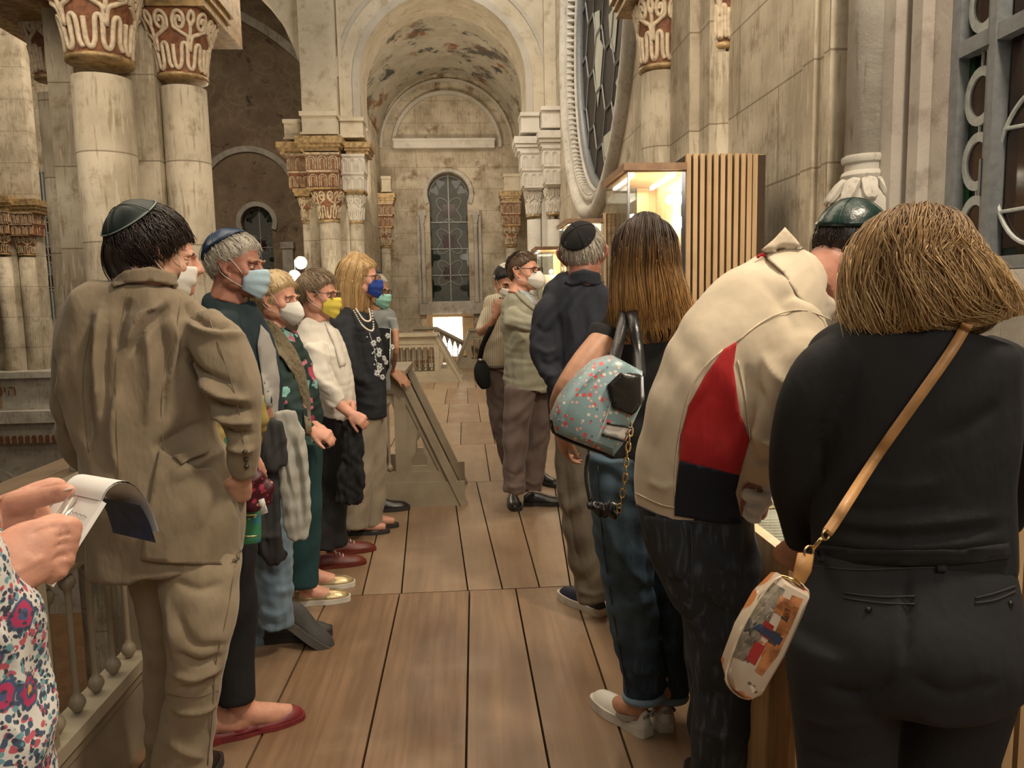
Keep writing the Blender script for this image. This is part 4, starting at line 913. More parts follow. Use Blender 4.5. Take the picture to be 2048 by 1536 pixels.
# ---------------------------------------------------------------- figure kit
def lerpn(x, xs, ys): return np.interp(x, xs, ys)
class Head:
    """local frame: face towards -y, x to the viewer's right when facing the camera, z up; eyes near z = 0"""
    def __init__(s, px, py, y, yaw, pitch=0, roll=0, H=.235, ear=1.0):
        s.c = P(px, py, y); s.k = H/.235; s.yaw = yaw
        s.R = np.array(Matrix.Rotation(math.radians(yaw), 3, 'Z')@Matrix.Rotation(math.radians(pitch), 3, 'X')@Matrix.Rotation(math.radians(roll), 3, 'Y'))
        e = s.ell; s.tubes = [e((0, .012, .032), (.075, .094, .086)), e((0, -.030, -.012), (.064, .062, .078)), e((0, -.050, -.070), (.046, .044, .042)), e((0, -.070, -.092), (.024, .022, .021)),
                   e((.040, -.058, -.020), (.026, .026, .026)), e((-.040, -.058, -.020), (.026, .026, .026)), e((.028, -.082, .022), (.026, .014, .010)), e((-.028, -.082, .022), (.026, .014, .010)),
                   e((0, -.089, -.052), (.023, .012, .007)), e((0, -.087, -.064), (.020, .012, .008)), e((.010, -.097, -.028), (.009, .010, .008)), e((-.010, -.097, -.028), (.009, .010, .008)),
                   e((.048, -.01, -.055), (.022, .045, .035)), e((-.048, -.01, -.055), (.022, .045, .035))]
        s.tubes.append(sweep(s.w([(0, -.085, .020), (0, -.096, .002), (0, -.108, -.018), (0, -.112, -.026), (0, -.100, -.034)]), np.array([.008, .009, .011, .012, .008])*s.k, 10))
        for q in (-1, 1):
            s.tubes.append(sweep(s.w([(q*.071, -.004, -.030), (q*.077, .006, -.022), (q*(.084+.012*(ear-1)*4), .020, .002), (q*(.087+.012*(ear-1)*4), .026, .022), (q*(.083+.01*(ear-1)*4), .014, .034), (q*.076, .000, .022), (q*.074, -.002, .0)]), np.array([.008, .008, .007, .007, .007, .007, .006])*s.k*ear, 8))
            s.tubes.append(s.ell((q*.077, .010, .002), (.006, .016, .026)))
    def w(s, L): return np.asarray(L, float)*s.k@s.R.T+s.c
    def ell(s, c, r, n=18, m=12): return ellipsoid(s.w(c), np.array(r)*s.k, s.R, n, m)
    def neck(s, base, r=.056): p = s.w([(0, .022, -.03), (0, .026, -.075)]); b = np.asarray(base, float); s.tubes.append(sweep(spline([p[0], p[1], b*.6+p[1]*.4, b], 3), np.linspace(1, 1.12, 10)*r*s.k, 18)); return s
    def eyes(s, body, brow='hair_dark', look=(0, 0)):
        for q in (-1, 1):
            V, Fs = s.ell((q*.031, -.0760, .003), (.0115, .011, .0065)); o = mk('eye', V, Fs, 'eye_white', body)
            V, Fs = s.ell((q*.031+look[0], -.0842, .003+look[1]), (.0052, .0036, .0052)); mk('iris', V, Fs, 'eye_dark', o)
            sk = body.data.materials[0].name
            for dz, dy, rz in ((.0052, .0006, .0075), (-.0058, .0004, .0055)): V, Fs = s.ell((q*.031, -.0745+dy, .003+dz), (.0145, .0135, rz)); mk('eyelid', V, Fs, sk, body)
            mk('eyebrow', *sweep(s.w([(q*.014, -.099, .022), (q*.030, -.098, .028), (q*.046, -.087, .022)]), np.array([.003, .0042, .002])*s.k, 6), brow, body)
    def surf(s, d, th=0.0): d = norm(d); return np.array([0, .012, .030])+d*(np.array([.079, .099, .092])+th)
def hair_shell(h, body, mat, th=.006, line=None, n=40, m=26, strands=420, length=.05, thick=.0014, name='hair', rough=.004, seed=1, crown=(0, .055, .08), lift=.0, nape=-.070):
    """short hair: a shell with a hairline, and locks combed away from the crown"""
    r = np.random.default_rng(seed); ys, zs = line or ((-.10, -.075, -.055, -.03, -.008, .030, .042, .06, .10), (.072, .066, .045, .030, .012, .014, -.03, nape+.01, nape))
    edge = lambda p: p[..., 2]-np.interp(p[..., 1], ys, zs)
    V = []
    for j in range(m+1):
        a = math.pi*j/m
        for i in range(n): b = 2*math.pi*i/n; d = np.array([math.sin(a)*math.cos(b), math.sin(a)*math.sin(b), math.cos(a)]); p = h.surf(d, th); V.append(p+d*r.normal()*rough*.25)
    V = np.array(V); e = np.clip(edge(V)/.014+.3, 0, 1); e = e*e*(3-2*e); c = np.array([0, .012, .03]); V = c+(V-c)*(.80+.20*e)[:, None]
    Fs = [(j*n+i, (j+1)*n+i, (j+1)*n+(i+1) % n, j*n+(i+1) % n) for j in range(m) for i in range(n)]
    mb = MB(); mb.add(h.w(V), Fs); tone = [.5]*len(V); cr = norm(np.array(crown)-c)
    for _ in range(strands):
        d = norm(r.normal(size=3)); p = h.surf(d, th)
        if edge(p) < .006: continue
        L = length*r.uniform(.6, 1.3); pts = []; q = d; k = 5
        for i in range(k+1):
            pp = h.surf(q, th+.0015+lift*i/k+.003*r.uniform()*(i > 0))
            if edge(pp) < -.004: break
            pts.append(pp); tg = q*(q@cr)-cr; tg = norm(tg-q*(tg@q)) if np.linalg.norm(tg) > .05 else norm(r.normal(size=3)); tg = norm(tg+.35*r.normal(size=3)); q = norm(q+tg*L/k/.09)
        if len(pts) < 3: continue
        Vs, Fq = sweep(h.w(pts), np.linspace(1, .35, len(pts))*thick*h.k*r.uniform(.8, 1.6), 4); mb.add(Vs, Fq); tone += [r.uniform()]*len(Vs)
    return mk(name, mb.v, mb.f, mat, body, True, attrs={'tone': tone, 'tip': [.5]*len(tone)})
def long_hair(body, L, mat, n=36, strands=500, seed=3, thick=.0022, wave=.15, wfreq=2.0, out=.02, jag=.25, name='hair', sub=4, u0=(0, .35), side=None, cap=.6, fringe=None):
    """long hair: a lofted volume with locks running down all round it"""
    r = np.random.default_rng(seed); Rg = loft(secs(L), n, sub, cap, side, True); m = len(Rg); cen = Rg.mean(1, keepdims=True)
    Rs = Rg.copy(); kk = max(2, int(m*.20))
    for j in range(m-kk, m): Rs[j] = Rg[m-kk-1]*(1-.35*(j-m+kk+1)/kk)+Rg[j]*(.35*(j-m+kk+1)/kk)
    inner = cen+(Rs-cen)*(.965+.02*r.normal(size=(m, n, 1))*.4)
    V = inner.reshape(-1, 3); Fs = [(j*n+i, j*n+(i+1) % n, (j+1)*n+(i+1) % n, (j+1)*n+i) for j in range(m-1) for i in range(n)]+[tuple(range(n-1, -1, -1)), tuple((m-1)*n+i for i in range(n))]
    mb = MB(); mb.add(V, Fs); tone = list(np.repeat(.45, len(V))); tip = list(np.repeat(np.linspace(0, 1, m), n))
    def S(u, th, f):
        x = np.clip(u, 0, 1)*(m-1); j = min(int(x), m-2); fx = x-j; i = th/(2*math.pi)*n; i0 = math.floor(i); fi = i-i0; i0 %= n; i1 = (i0+1) % n
        p = (Rg[j, i0]*(1-fi)+Rg[j, i1]*fi)*(1-fx)+(Rg[j+1, i0]*(1-fi)+Rg[j+1, i1]*fi)*fx; c = cen[j, 0]*(1-fx)+cen[j+1, 0]*fx; return c+(p-c)*f
    nc = max(12, strands//18); C = [(r.uniform(0, 2*math.pi), r.uniform(0, 6.28), wave*r.uniform(.3, 1.25), 1+out*r.uniform(-.5, 1.2), r.uniform(0, 1), r.uniform(.2, 1.3), r.uniform(.7, 1.35), .76+.24*math.sqrt(r.uniform())) for _ in range(nc)]
    for q in range(strands):
        th0, ph, am, oc, tc, lc, fc, bc = C[q % nc]; wd_ = r.normal()*.09; a = r.uniform(*u0); b = min(bc+.04*r.normal() if q % 9 else 1.0, a+r.uniform(.4, .98), 1.0); k = 18; o1 = oc+out*.35*r.normal(); ph = ph+r.normal()*.25; am = am*r.uniform(.7, 1.2)
        pts = []
        for i in range(k+1):
            u = a+(b-a)*i/k; w = ph+wfreq*fc*2*math.pi*u*.6; pts.append(S(u, th0+wd_*(1.15-.75*u)+am*u*math.sin(w), o1+wave*.10*u*math.cos(w)+jag*.10*max(0, u-.8)*lc))
        if q % 45 == 0: pts = [p+(p-cen[min(m-1, int((a+(b-a)*i/k)*(m-1))), 0])*(.10*math.sin(math.pi*i/k*.9)) for i, p in enumerate(pts)]
        if b > .985: e = norm(pts[-1]-pts[-4]); pts.append(pts[-1]+e*.028*lc*r.uniform(.5, 1.1)*jag*3)
        Vs, Fq = sweep(pts, np.linspace(1, .3, len(pts))*thick*r.uniform(.5, 1.5), 4); mb.add(Vs, Fq); tone += [min(1, max(0, tc*.75+.25*r.uniform()))]*len(Vs); tip += list(np.repeat(np.linspace(a, b, len(pts)), 4))
    return mk(name, mb.v, mb.f, mat, body, True, attrs={'tone': tone, 'tip': tip})
def hairmat(name, dark, light, root=None, tips=None, rough=.42):
    s = NT(name); t = s.n('Attribute', attribute_name='tone').outputs['Fac']; u = s.n('Attribute', attribute_name='tip').outputs['Fac']
    c = s.mix(t, dark, light)
    if tips: c = s.mix(s.math('MULTIPLY', s.ramp(u, .22, .75), .85), c, s.mix(t, tips[0], tips[1]))
    if root: c = s.mix(s.math('MULTIPLY', s.ramp(u, .42, .08), .85), c, root)
    nz = s.noise(1.0, s.mapping((240, 240, 14)), 3); c = s.mix(s.math('MULTIPLY', s.ramp(nz, .45, .7), .5), c, tuple(x*.45 for x in dark))
    return s.done(c, rough, s.bump(nz, .35, .003), Specular_IOR_Level=.5)
def kippah(h, axis, ang, mat, body, th=.012, seams=4, rim=None, name='kippah'):
    a = norm(axis); e1 = norm(np.cross(a, (1, 0, 0) if abs(a[0]) < .8 else (0, 1, 0))); e2 = np.cross(a, e1); n, m = 36, 10; V = []
    A = math.radians(ang)
    for t in (th, th-.004):
        for j in range(m+1):
            al = A*j/m
            for i in range(n): b = 2*math.pi*i/n; d = a*math.cos(al)+(e1*math.cos(b)+e2*math.sin(b))*math.sin(al); V.append(h.surf(d, t+.002*math.cos(seams*b)*math.sin(math.pi*min(1, j/m*1.0))+.004*(1-j/m)))
    q = (m+1)*n; Fs = []
    for o in (0, q):
        for j in range(m):
            for i in range(n): f = (o+j*n+i, o+(j+1)*n+i, o+(j+1)*n+(i+1) % n, o+j*n+(i+1) % n); Fs.append(f if o == 0 else f[::-1])
    Fs += [(m*n+i, q+m*n+i, q+m*n+(i+1) % n, m*n+(i+1) % n) for i in range(n)]
    k = mk(name, h.w(V), Fs, mat, body)
    if rim:
        pts = [h.surf(a*math.cos(A*.985)+(e1*math.cos(b)+e2*math.sin(b))*math.sin(A*.985), th+.001) for b in np.linspace(0, 2*math.pi, 40, endpoint=False)]; mk('piping', *sweep(h.w(pts), .0022*h.k, 6, True), rim, k)
    sm = MB()
    for i in range(seams):
        b = 2*math.pi*i/seams+.4; sm.tube(h.w([h.surf(a*math.cos(A*j/8)+(e1*math.cos(b)+e2*math.sin(b))*math.sin(A*j/8), th+.0045) for j in range(9)]), .0012*h.k, 5)
    sm.build('seam', mat, k, True); return k
def face_mask(h, mat, body, style='surgical', loop='mask_loop', drop=0.0, ears=True):
    nu, nv = 21, 15; V = []; kn = style == 'kn95'
    for t in (0, -.0025):
        for j in range(nv):
            v = j/(nv-1)
            for i in range(nu):
                u = -1+2*i/(nu-1); ph = u*(1.12 if not kn else 1.05); wv = math.sin(math.pi*min(1, .18+v*.82))
                b = np.interp(v, (0, .25, .55, .85, 1), (.121, .132, .125, .113, .101) if not kn else (.112, .136, .146, .128, .098))+t; a = np.interp(v, (0, .5, 1), (.068, .070, .058))+t
                x = a*math.sin(ph); y = -b*math.cos(ph)**(1.0 if not kn else 1.35)-.004*abs(u)
                zt = .002-.022*abs(u)**1.6 if kn else -.003-.014*abs(u)**2; zb = -.112+.046*abs(u)**1.5 if kn else -.116+.034*abs(u)**1.6
                if not kn: y -= .0034*math.sin(v*6*math.pi)*(1-abs(u)**2)
                V.append((x, y, zt*(1-v)+zb*v-drop))
    q = nu*nv; Fs = []
    for o in (0, q):
        for j in range(nv-1):
            for i in range(nu-1): f = (o+j*nu+i, o+j*nu+i+1, o+(j+1)*nu+i+1, o+(j+1)*nu+i); Fs.append(f[::-1] if o == 0 else f)
    ring = [i for i in range(nu)]+[j*nu+nu-1 for j in range(1, nv)]+[(nv-1)*nu+i for i in range(nu-2, -1, -1)]+[j*nu for j in range(nv-2, 0, -1)]
    Fs += [(a, b, b+q, a+q) for a, b in zip(ring, ring[1:]+ring[:1])]
    o = mk('face_mask', h.w(V), Fs, mat, body); V = np.array(V)
    if ears:
        for sg, i in ((1, nu-1), (-1, 0)):
            p, r = V[2*nu+i], V[(nv-3)*nu+i]; e = np.array([sg*.084, .024, .018]); e2 = np.array([sg*.080, .022, -.018])
            mk('ear_loop', *sweep(h.w(spline([p, (sg*.079, -.03, .016), (sg*.083, .0, .034), e, e2, (sg*.078, -.01, -.045), r], 4)), .0014*h.k, 5), loop, o)
    return o
def glasses(h, mat, body, zc=.004, lens=True, rim=.0018):
    m = MB(); fr = MB()
    for q in (-1, 1):
        pts = [(q*.033+.0235*math.copysign(abs(math.cos(a))**.6, math.cos(a)), -.106+.010*((q*.033+.0235*math.cos(a))/.06)**2, zc+.0165*math.copysign(abs(math.sin(a))**.6, math.sin(a))) for a in np.linspace(0, 2*math.pi, 28, endpoint=False)]
        fr.tube(h.w(pts), rim*h.k, 6, True); m.add(h.w([(p[0], p[1], p[2]) for p in pts]), [tuple(range(28))])
        fr.tube(h.w(spline([(q*.057, -.098, zc+.008), (q*.072, -.06, zc+.010), (q*.082, -.005, zc+.012), (q*.085, .022, zc+.004), (q*.084, .032, -.02)], 3)), rim*.9*h.k, 6)
    fr.tube(h.w([(-.010, -.105, zc+.004), (0, -.108, zc+.007), (.010, -.105, zc+.004)]), rim*h.k, 6)
    o = fr.build('glasses', mat, body, True)
    if lens: m.build('lens', 'lens', o)
    return o
def hand(wrist, d, n, side=1, L=.18, curl=(25, 30, 35, 40), bend=1.0, spread=4, thumb=(35, 20), flat=.30):
    """tubes of a hand: palm, four unequal fingers, thumb from the side of the palm.  d = forward, n = back of the hand"""
    d = norm(d); n = norm(np.asarray(n, float)-d*(np.asarray(n, float)@d)); s = np.cross(d, n)*side; k = L/.18; w_ = np.asarray(wrist, float); out = []
    A = lambda p, rw, rd: [*p, rw*k, rd*k]
    out.append(loft(np.array([A(w_-d*.02*k, .026, .020), A(w_+d*.015*k, .028, .019), A(w_+d*.045*k, .037, .017), A(w_+d*.080*k, .041, .014), A(w_+d*.094*k, .038, .012)]), 16, 3, .5, s))
    for i, (off, ln, r) in enumerate(((.030, .86, .0088), (.010, 1.0, .0092), (-.011, .94, .0088), (-.030, .74, .0076))):
        p = w_+d*(.086-(.006 if i in (0, 3) else 0)-(.006 if i == 3 else 0))*k+s*off*k; dirn = norm(d+s*math.tan(math.radians(spread*(1.5-i)))); c = math.radians(curl[i]); ang = c*.7; pts = [p-dirn*.02*k, p]
        for j, l in enumerate((.044, .027, .022)):
            v = dirn*math.cos(ang)-n*math.sin(ang); p = p+v*l*ln*k; pts.append(p); ang += c*(1.0 if j == 0 else .7)*bend
        out.append(sweep(spline(pts, 3), np.interp(np.linspace(0, 1, 13), (0, .3, .6, 1), (1.05, 1.0, .95, .72))*r*k, 10))
        out.append(ellipsoid(pts[-1], (r*.75*k,)*3, None, 8, 6))
    p0 = w_+d*.018*k+s*.024*k; a, b = math.radians(thumb[0]), math.radians(thumb[1]); v = norm(d*math.cos(a)+s*math.sin(a)-n*math.sin(b)); v2 = norm(v+d*.45-n*.15)
    tp = [p0, p0+v*.036*k, p0+v*.036*k+v2*.032*k, p0+v*.036*k+v2*.032*k+norm(v2+d*.2)*.026*k]
    out.append(sweep(spline(tp, 3), np.interp(np.linspace(0, 1, 10), (0, .35, .7, 1), (1.5, 1.15, 1.05, .75))*.0105*k, 10)); out.append(ellipsoid(tp[-1], (.0085*k,)*3, None, 8, 6))
    return out
def person(label, tubes, skin='skin', voxel=.006, smooth=3, deform=None, group=None):
    V, Fq = remesh(tubes, voxel, smooth, .45)
    if deform: V = deform(V, Fq)
    o = mk('person', V, tidy(Fq), skin); tag(o, label, 'person', group); return o
def dents(h):
    def f(V, Fq):
        q = (V-h.c)@h.R/h.k; N = h.R@np.array([0, -1., 0])
        for x in (-.031, .031):
            r = np.sqrt(((q[:, 0]-x)/.017)**2+((q[:, 1]+.085)/.03)**2+((q[:, 2]-.003)/.012)**2); V = V-N*(.007*h.k*np.exp(-r**2))[:, None]
        return V
    return f
def garment(name, tubes, mat, body, voxel=.009, smooth=4, folds=(), wav=.0035, wl=.09, seed=0, stretch=(1, 1, .45), lam=.5):
    V, Fq = remesh(tubes, voxel, smooth, lam); V = sculpt(V, Fq, folds, wav, wl, seed, stretch)
    o = mk(name, V, tidy(Fq), mat, body); return o, bvh(V, Fq)
def shoe(body, heel, toe, mat, L=.27, sole='sole_white', h=(.066, .082, .075, .052, .042, .024), wd=1.0, sth=.024, pitch=0, lift=0.0, name='shoe', sole_heel=0.0, extra=None):
    """heel and toe are floor points; loft along the foot with a flat underside and its own sole"""
    a = np.array([heel[0], heel[1], 0]); d = norm(np.array([toe[0]-heel[0], toe[1]-heel[1], 0])); s = np.array([-d[1], d[0], 0])*-1
    st = (0, .06, .16, .34, .60, .84, .96, 1.0); ws = np.array((.018, .028, .033, .034, .045, .040, .026, .010))*wd*L/.27; hs = (h[0]*.8, h[0], h[1], h[2], h[3], h[4], h[5], h[5]*.5)
    R = np.array(Matrix.Rotation(math.radians(pitch), 3, Vector(s))); piv = a+d*L*.72
    fx = lambda V: (np.asarray(V)-piv)@R.T+piv+np.array([0, 0, lift])
    sp = spline(np.c_[st, ws, hs], 3); n = 14; V = []
    for t, w_, hh in sp:
        hh = max(hh, .006)
        for i in range(n):
            b = math.pi*(i/(n-3)) if i < n-2 else None
            if b is not None: x = math.cos(b); z = math.sin(b)**.75; V.append(a+d*t*L+s*w_*x*(1-.25*z)+np.array([0, 0, sth*.7+hh*z]))
            else: V.append(a+d*t*L+s*w_*(-.6 if i == n-2 else .6)+np.array([0, 0, sth*.5]))
    m = len(sp); Fs = [(j*n+i, j*n+(i+1) % n, (j+1)*n+(i+1) % n, (j+1)*n+i) for j in range(m-1) for i in range(n)]+[tuple(range(n-1, -1, -1)), tuple((m-1)*n+i for i in range(n))]
    o = mk(name, fx(V), Fs, mat, body)
    out = [a+d*(t*L+(.006 if t > .9 else -.004 if t < .1 else 0))+s*(w_+.003) for t, w_, _ in sp]+[a+d*(t*L+(.006 if t > .9 else -.004 if t < .1 else 0))-s*(w_+.003) for t, w_, _ in sp[::-1]]
    k = len(out); V = [p+np.array([0, 0, .001]) for p in out]+[p+np.array([0, 0, sth+.004+sole_heel*max(0, 1-((p-a)@d)/L*2)]) for p in out]
    c = MB(); c.add(fx(V), [tuple(range(k-1, -1, -1)), tuple(range(k, 2*k))]+[(i, (i+1) % k, (i+1) % k+k, i+k) for i in range(k)]); c.build('sole', sole, o, 'auto')
    o['frame'] = 0; del o['frame']
    return o, (lambda t, x, z: fx([a+d*t*L+s*x+np.array([0, 0, z])])[0])
def foot(ankle, toe, r=.03): ankle, toe = np.asarray(ankle, float), np.asarray(toe, float); m = ankle*.45+toe*.55; m[2] = max(toe[2]+.012, ankle[2]*.45); return [sweep(spline([ankle+np.array([0, 0, .10]), ankle, m, toe], 4), np.interp(np.linspace(0, 1, 13), (0, .35, .7, 1), (1.1, 1.15, 1.1, .7))*r, 12), ellipsoid(ankle+np.array([0, 0, -.03]), (.030, .034, .035))]
def shrink(L, k=.50): return T(*L, k=k, cap=.12)
def belt_line(B, y0, x0, x1, rows=2, r=.0012): return [seam([(x0, y0+i*10), ((x0+x1)/2, y0+i*10+3), (x1, y0+i*10)], B, r) for i in range(rows)]
# cloths used by the people
cloth('khaki', (.245, .19, .122), wr=.6, wscale=9); cloth('khaki_trouser', (.31, .245, .16), wr=.5, wscale=8); cloth('khaki_dark', (.16, .115, .065))
cloth('teal_knit', (.012, .028, .036), wr=.4); cloth('heather', (.36, .34, .31), wr=.3); cloth('jeans_light', (.16, .235, .30), var=.14, wr=.45, wscale=10); cloth('dark_canvas', (.028, .029, .03))
cloth('white_shirt', (.72, .68, .60), wr=.5, wscale=8); cloth('black_cloth', (.008, .008, .009), wr=.4); cloth('teal_trouser', (.010, .048, .052)); cloth('olive_fur', (.17, .135, .075), wr=.9, wscale=45)
cloth('navy_tunic', (.014, .017, .024), wr=.4); cloth('beige_trouser', (.30, .25, .18), wr=.4); cloth('grey_polo', (.26, .28, .28)); cloth('sage_blazer', (.32, .315, .235), wr=.5)
cloth('mauve_trouser', (.145, .105, .095), wr=.5); cloth('navy_jacket', (.018, .022, .034), wr=.5, wscale=8); cloth('taupe_trouser', (.15, .125, .09), wr=.5)
cloth('black_tee', (.006, .006, .007)); cloth('cream_polo', (.62, .52, .38), wr=.35, wscale=6); cloth('red_panel', (.42, .008, .010), wr=.3); cloth('navy_panel', (.006, .007, .018), wr=.3)
cloth('black_knit', (.0085, .0085, .0095), wr=.3, weave=420); cloth('black_trouser', (.0125, .013, .015), wr=.3); cloth('tan_striped', (.50, .44, .33)); cloth('grey_jersey', (.40, .39, .34), wr=.5); cloth('charcoal', (.035, .034, .035))
cloth('blue_shirt', (.40, .46, .48)); cloth('lavender', (.42, .33, .36))
def jeans(name, dark, light, lo=.45, hi=.75):
    s = NT(name); c = s.mix(s.ramp(s.noise(3.2, s.mapping((1, 1, .6)), 4), lo, hi), dark, light); c = s.mix(s.math('MULTIPLY', s.ramp(s.noise(60, s.mapping((1, 1, .2)), 3), .5, .7), .35), c, light)
    return s.done(c, .85, s.bump(s.noise(8, detail=3), .4, .02, s.bump(s.noise(700), .12, .001)))
jeans('jeans_blue', (.016, .032, .052), (.072, .125, .172)); jeans('jeans_black', (.016, .020, .027), (.12, .145, .175), .49, .76)
plain('satin_green', (.010, .033, .027), .30, .3, 12, .9, 22); plain('satin_navy', (.014, .042, .10), .35, .3, 16, .8, 26); plain('velvet_black', (.006, .006, .006), .95); plain('satin_dark', (.006, .016, .014), .55, .2, 10)
plain('satin_white', (.70, .66, .58), .4); plain('piping_pale', (.20, .26, .24), .5); plain('velvet_navy', (.01, .013, .05), .8); plain('velvet_brown', (.018, .010, .008), .9)
plain('mask_blue', (.42, .58, .68), .8, .05, 20, .25, 90); plain('mask_white', (.74, .72, .66), .8, .04, 20, .15, 90); plain('mask_yellow', (.80, .66, .10), .8, .08, 20, .25, 90); plain('mask_royal', (.015, .055, .34), .75, .15, 20, .3, 60); plain('mask_mint', (.30, .62, .52), .8)
plain('mask_loop', (.72, .70, .66), .7); plain('mask_green', (.03, .42, .20), .8)
plain('frame_dark', (.018, .010, .010), .3); plain('sole_white', (.66, .62, .54), .6); plain('sole_dark', (.03, .028, .026), .7); plain('leather_black', (.012, .011, .010), .32, .1, 20, .3, 50)
plain('leather_white', (.70, .67, .60), .5, .04, 20, .15, 60); plain('leather_red', (.20, .025, .028), .45, .12, 20, .2, 60); plain('leather_gold', (.48, .37, .20), .3, .15, 25, .3, 60, Metallic=.6); plain('shoe_rust', (.14, .020, .012), .45, .2, 20)
plain('shoe_navy', (.012, .018, .045), .5); plain('shoe_grey', (.055, .052, .047), .7, .1, 20, .2, 80); plain('leather_tan', (.52, .27, .10), .45, .15, 14, .2, 60); plain('pearl', (.80, .74, .62), .2); plain('silver_thread', (.55, .58, .58), .4, .1, 20); plain('logo_grey', (.30, .27, .23), .5)
plain('button', (.06, .045, .03), .3); plain('paper', (.76, .74, .70), .7, .04, 10); plain('nail', (.80, .58, .48), .25); plain('hair_dark', (.03, .018, .012), .5); plain('hair_ash', (.25, .17, .10), .5)
hairmat('hair_brunette', (.010, .006, .005), (.045, .026, .018)); hairmat('hair_silver', (.30, .27, .22), (.62, .57, .49)); hairmat('hair_blond', (.36, .24, .11), (.66, .50, .28)); hairmat('hair_ashbrown', (.15, .10, .06), (.34, .25, .16))
hairmat('hair_long_blond', (.36, .21, .09), (.62, .43, .20)); hairmat('hair_ombre', (.030, .014, .007), (.085, .042, .018), tips=((.30, .145, .04), (.60, .34, .12)), root=(.018, .009, .006)); hairmat('hair_honey', (.20, .105, .04), (.52, .32, .13), root=(.10, .05, .025), tips=((.44, .27, .115), (.80, .59, .31)), rough=.5)
hairmat('hair_chestnut', (.05, .028, .016), (.14, .08, .045)); hairmat('hair_black', (.006, .006, .007), (.03, .03, .032)); hairmat('hair_crop', (.012, .008, .006), (.035, .022, .016))
floral('green_floral', (.008, .028, .024), [(13, .036, (.20, .42, .38), .45, (0, 0, 0)), (11, .034, (.38, .05, .10), .22, (3.3, 1.7, 5)), (26, .012, (.45, .14, .2), .3, (1, 2, 3))], warp=.02)
floral('bag_floral', (.24, .36, .38), [(62, .0066, (.62, .10, .10), .34, (0, 0, 0)), (80, .0042, (.75, .42, .38), .35, (2, 5, 1)), (66, .0048, (.62, .62, .52), .22, (7, 3, 2)), (70, .0040, (.10, .16, .20), .18, (4, 1, 9))], .35, .15, .003)
floral('dress_floral', (.72, .70, .66), [(90, .0050, (.50, .10, .14), .6, (3, 3, 3)), (120, .0040, (.06, .10, .16), .65, (8, 2, 5)), (100, .0042, (.16, .34, .38), .5, (1, 9, 4)), (26, .0185, (.05, .09, .18), .30, (0, 0, 0)), (26, .0150, (.45, .04, .12), .30, (0, 0, 0)), (26, .0085, (.07, .10, .22), .30, (0, 0, 0)), (26, .0055, (.65, .32, .08), .30, (0, 0, 0)), (150, .0030, (.05, .06, .09), .6, (4, 4, 1))], .8, .3, .006)
floral('burgundy_print', (.07, .006, .014), [(40, .010, (.35, .03, .07), .5, (0, 0, 0)), (55, .006, (.55, .22, .2), .25, (3, 1, 2))], .5, .2, .012)
floral('green_print', (.05, .26, .12), [(22, .018, (.04, .22, .26), .4, (0, 0, 0)), (55, .005, (.60, .55, .16), .35, (3, 1, 2))], .5, .2, .006)
floral('scarf_print', (.42, .33, .10), [(22, .016, (.05, .18, .12), .45, (0, 0, 0)), (30, .010, (.35, .12, .05), .35, (3, 1, 2))], .7, .3, .01)
floral('street_print', (.62, .50, .38), [(16, .034, (.45, .16, .05), .45, (0, 0, 0)), (20, .016, (.10, .09, .07), .40, (3, 1, 2)), (24, .010, (.50, .04, .04), .22, (1, 2, 6)), (18, .012, (.06, .09, .16), .22, (5, 5, 1)), (40, .006, (.72, .64, .5), .4, (2, 7, 4))], .45, .15, .02)
# ---------------------------------------------------------------- people on the left
def feet_hidden(body, pts, mat='leather_black'):
    for x, y, dx, dy in pts: shoe(body, (x, y), (x+dx, y+dy), mat, .27, 'sole_dark')
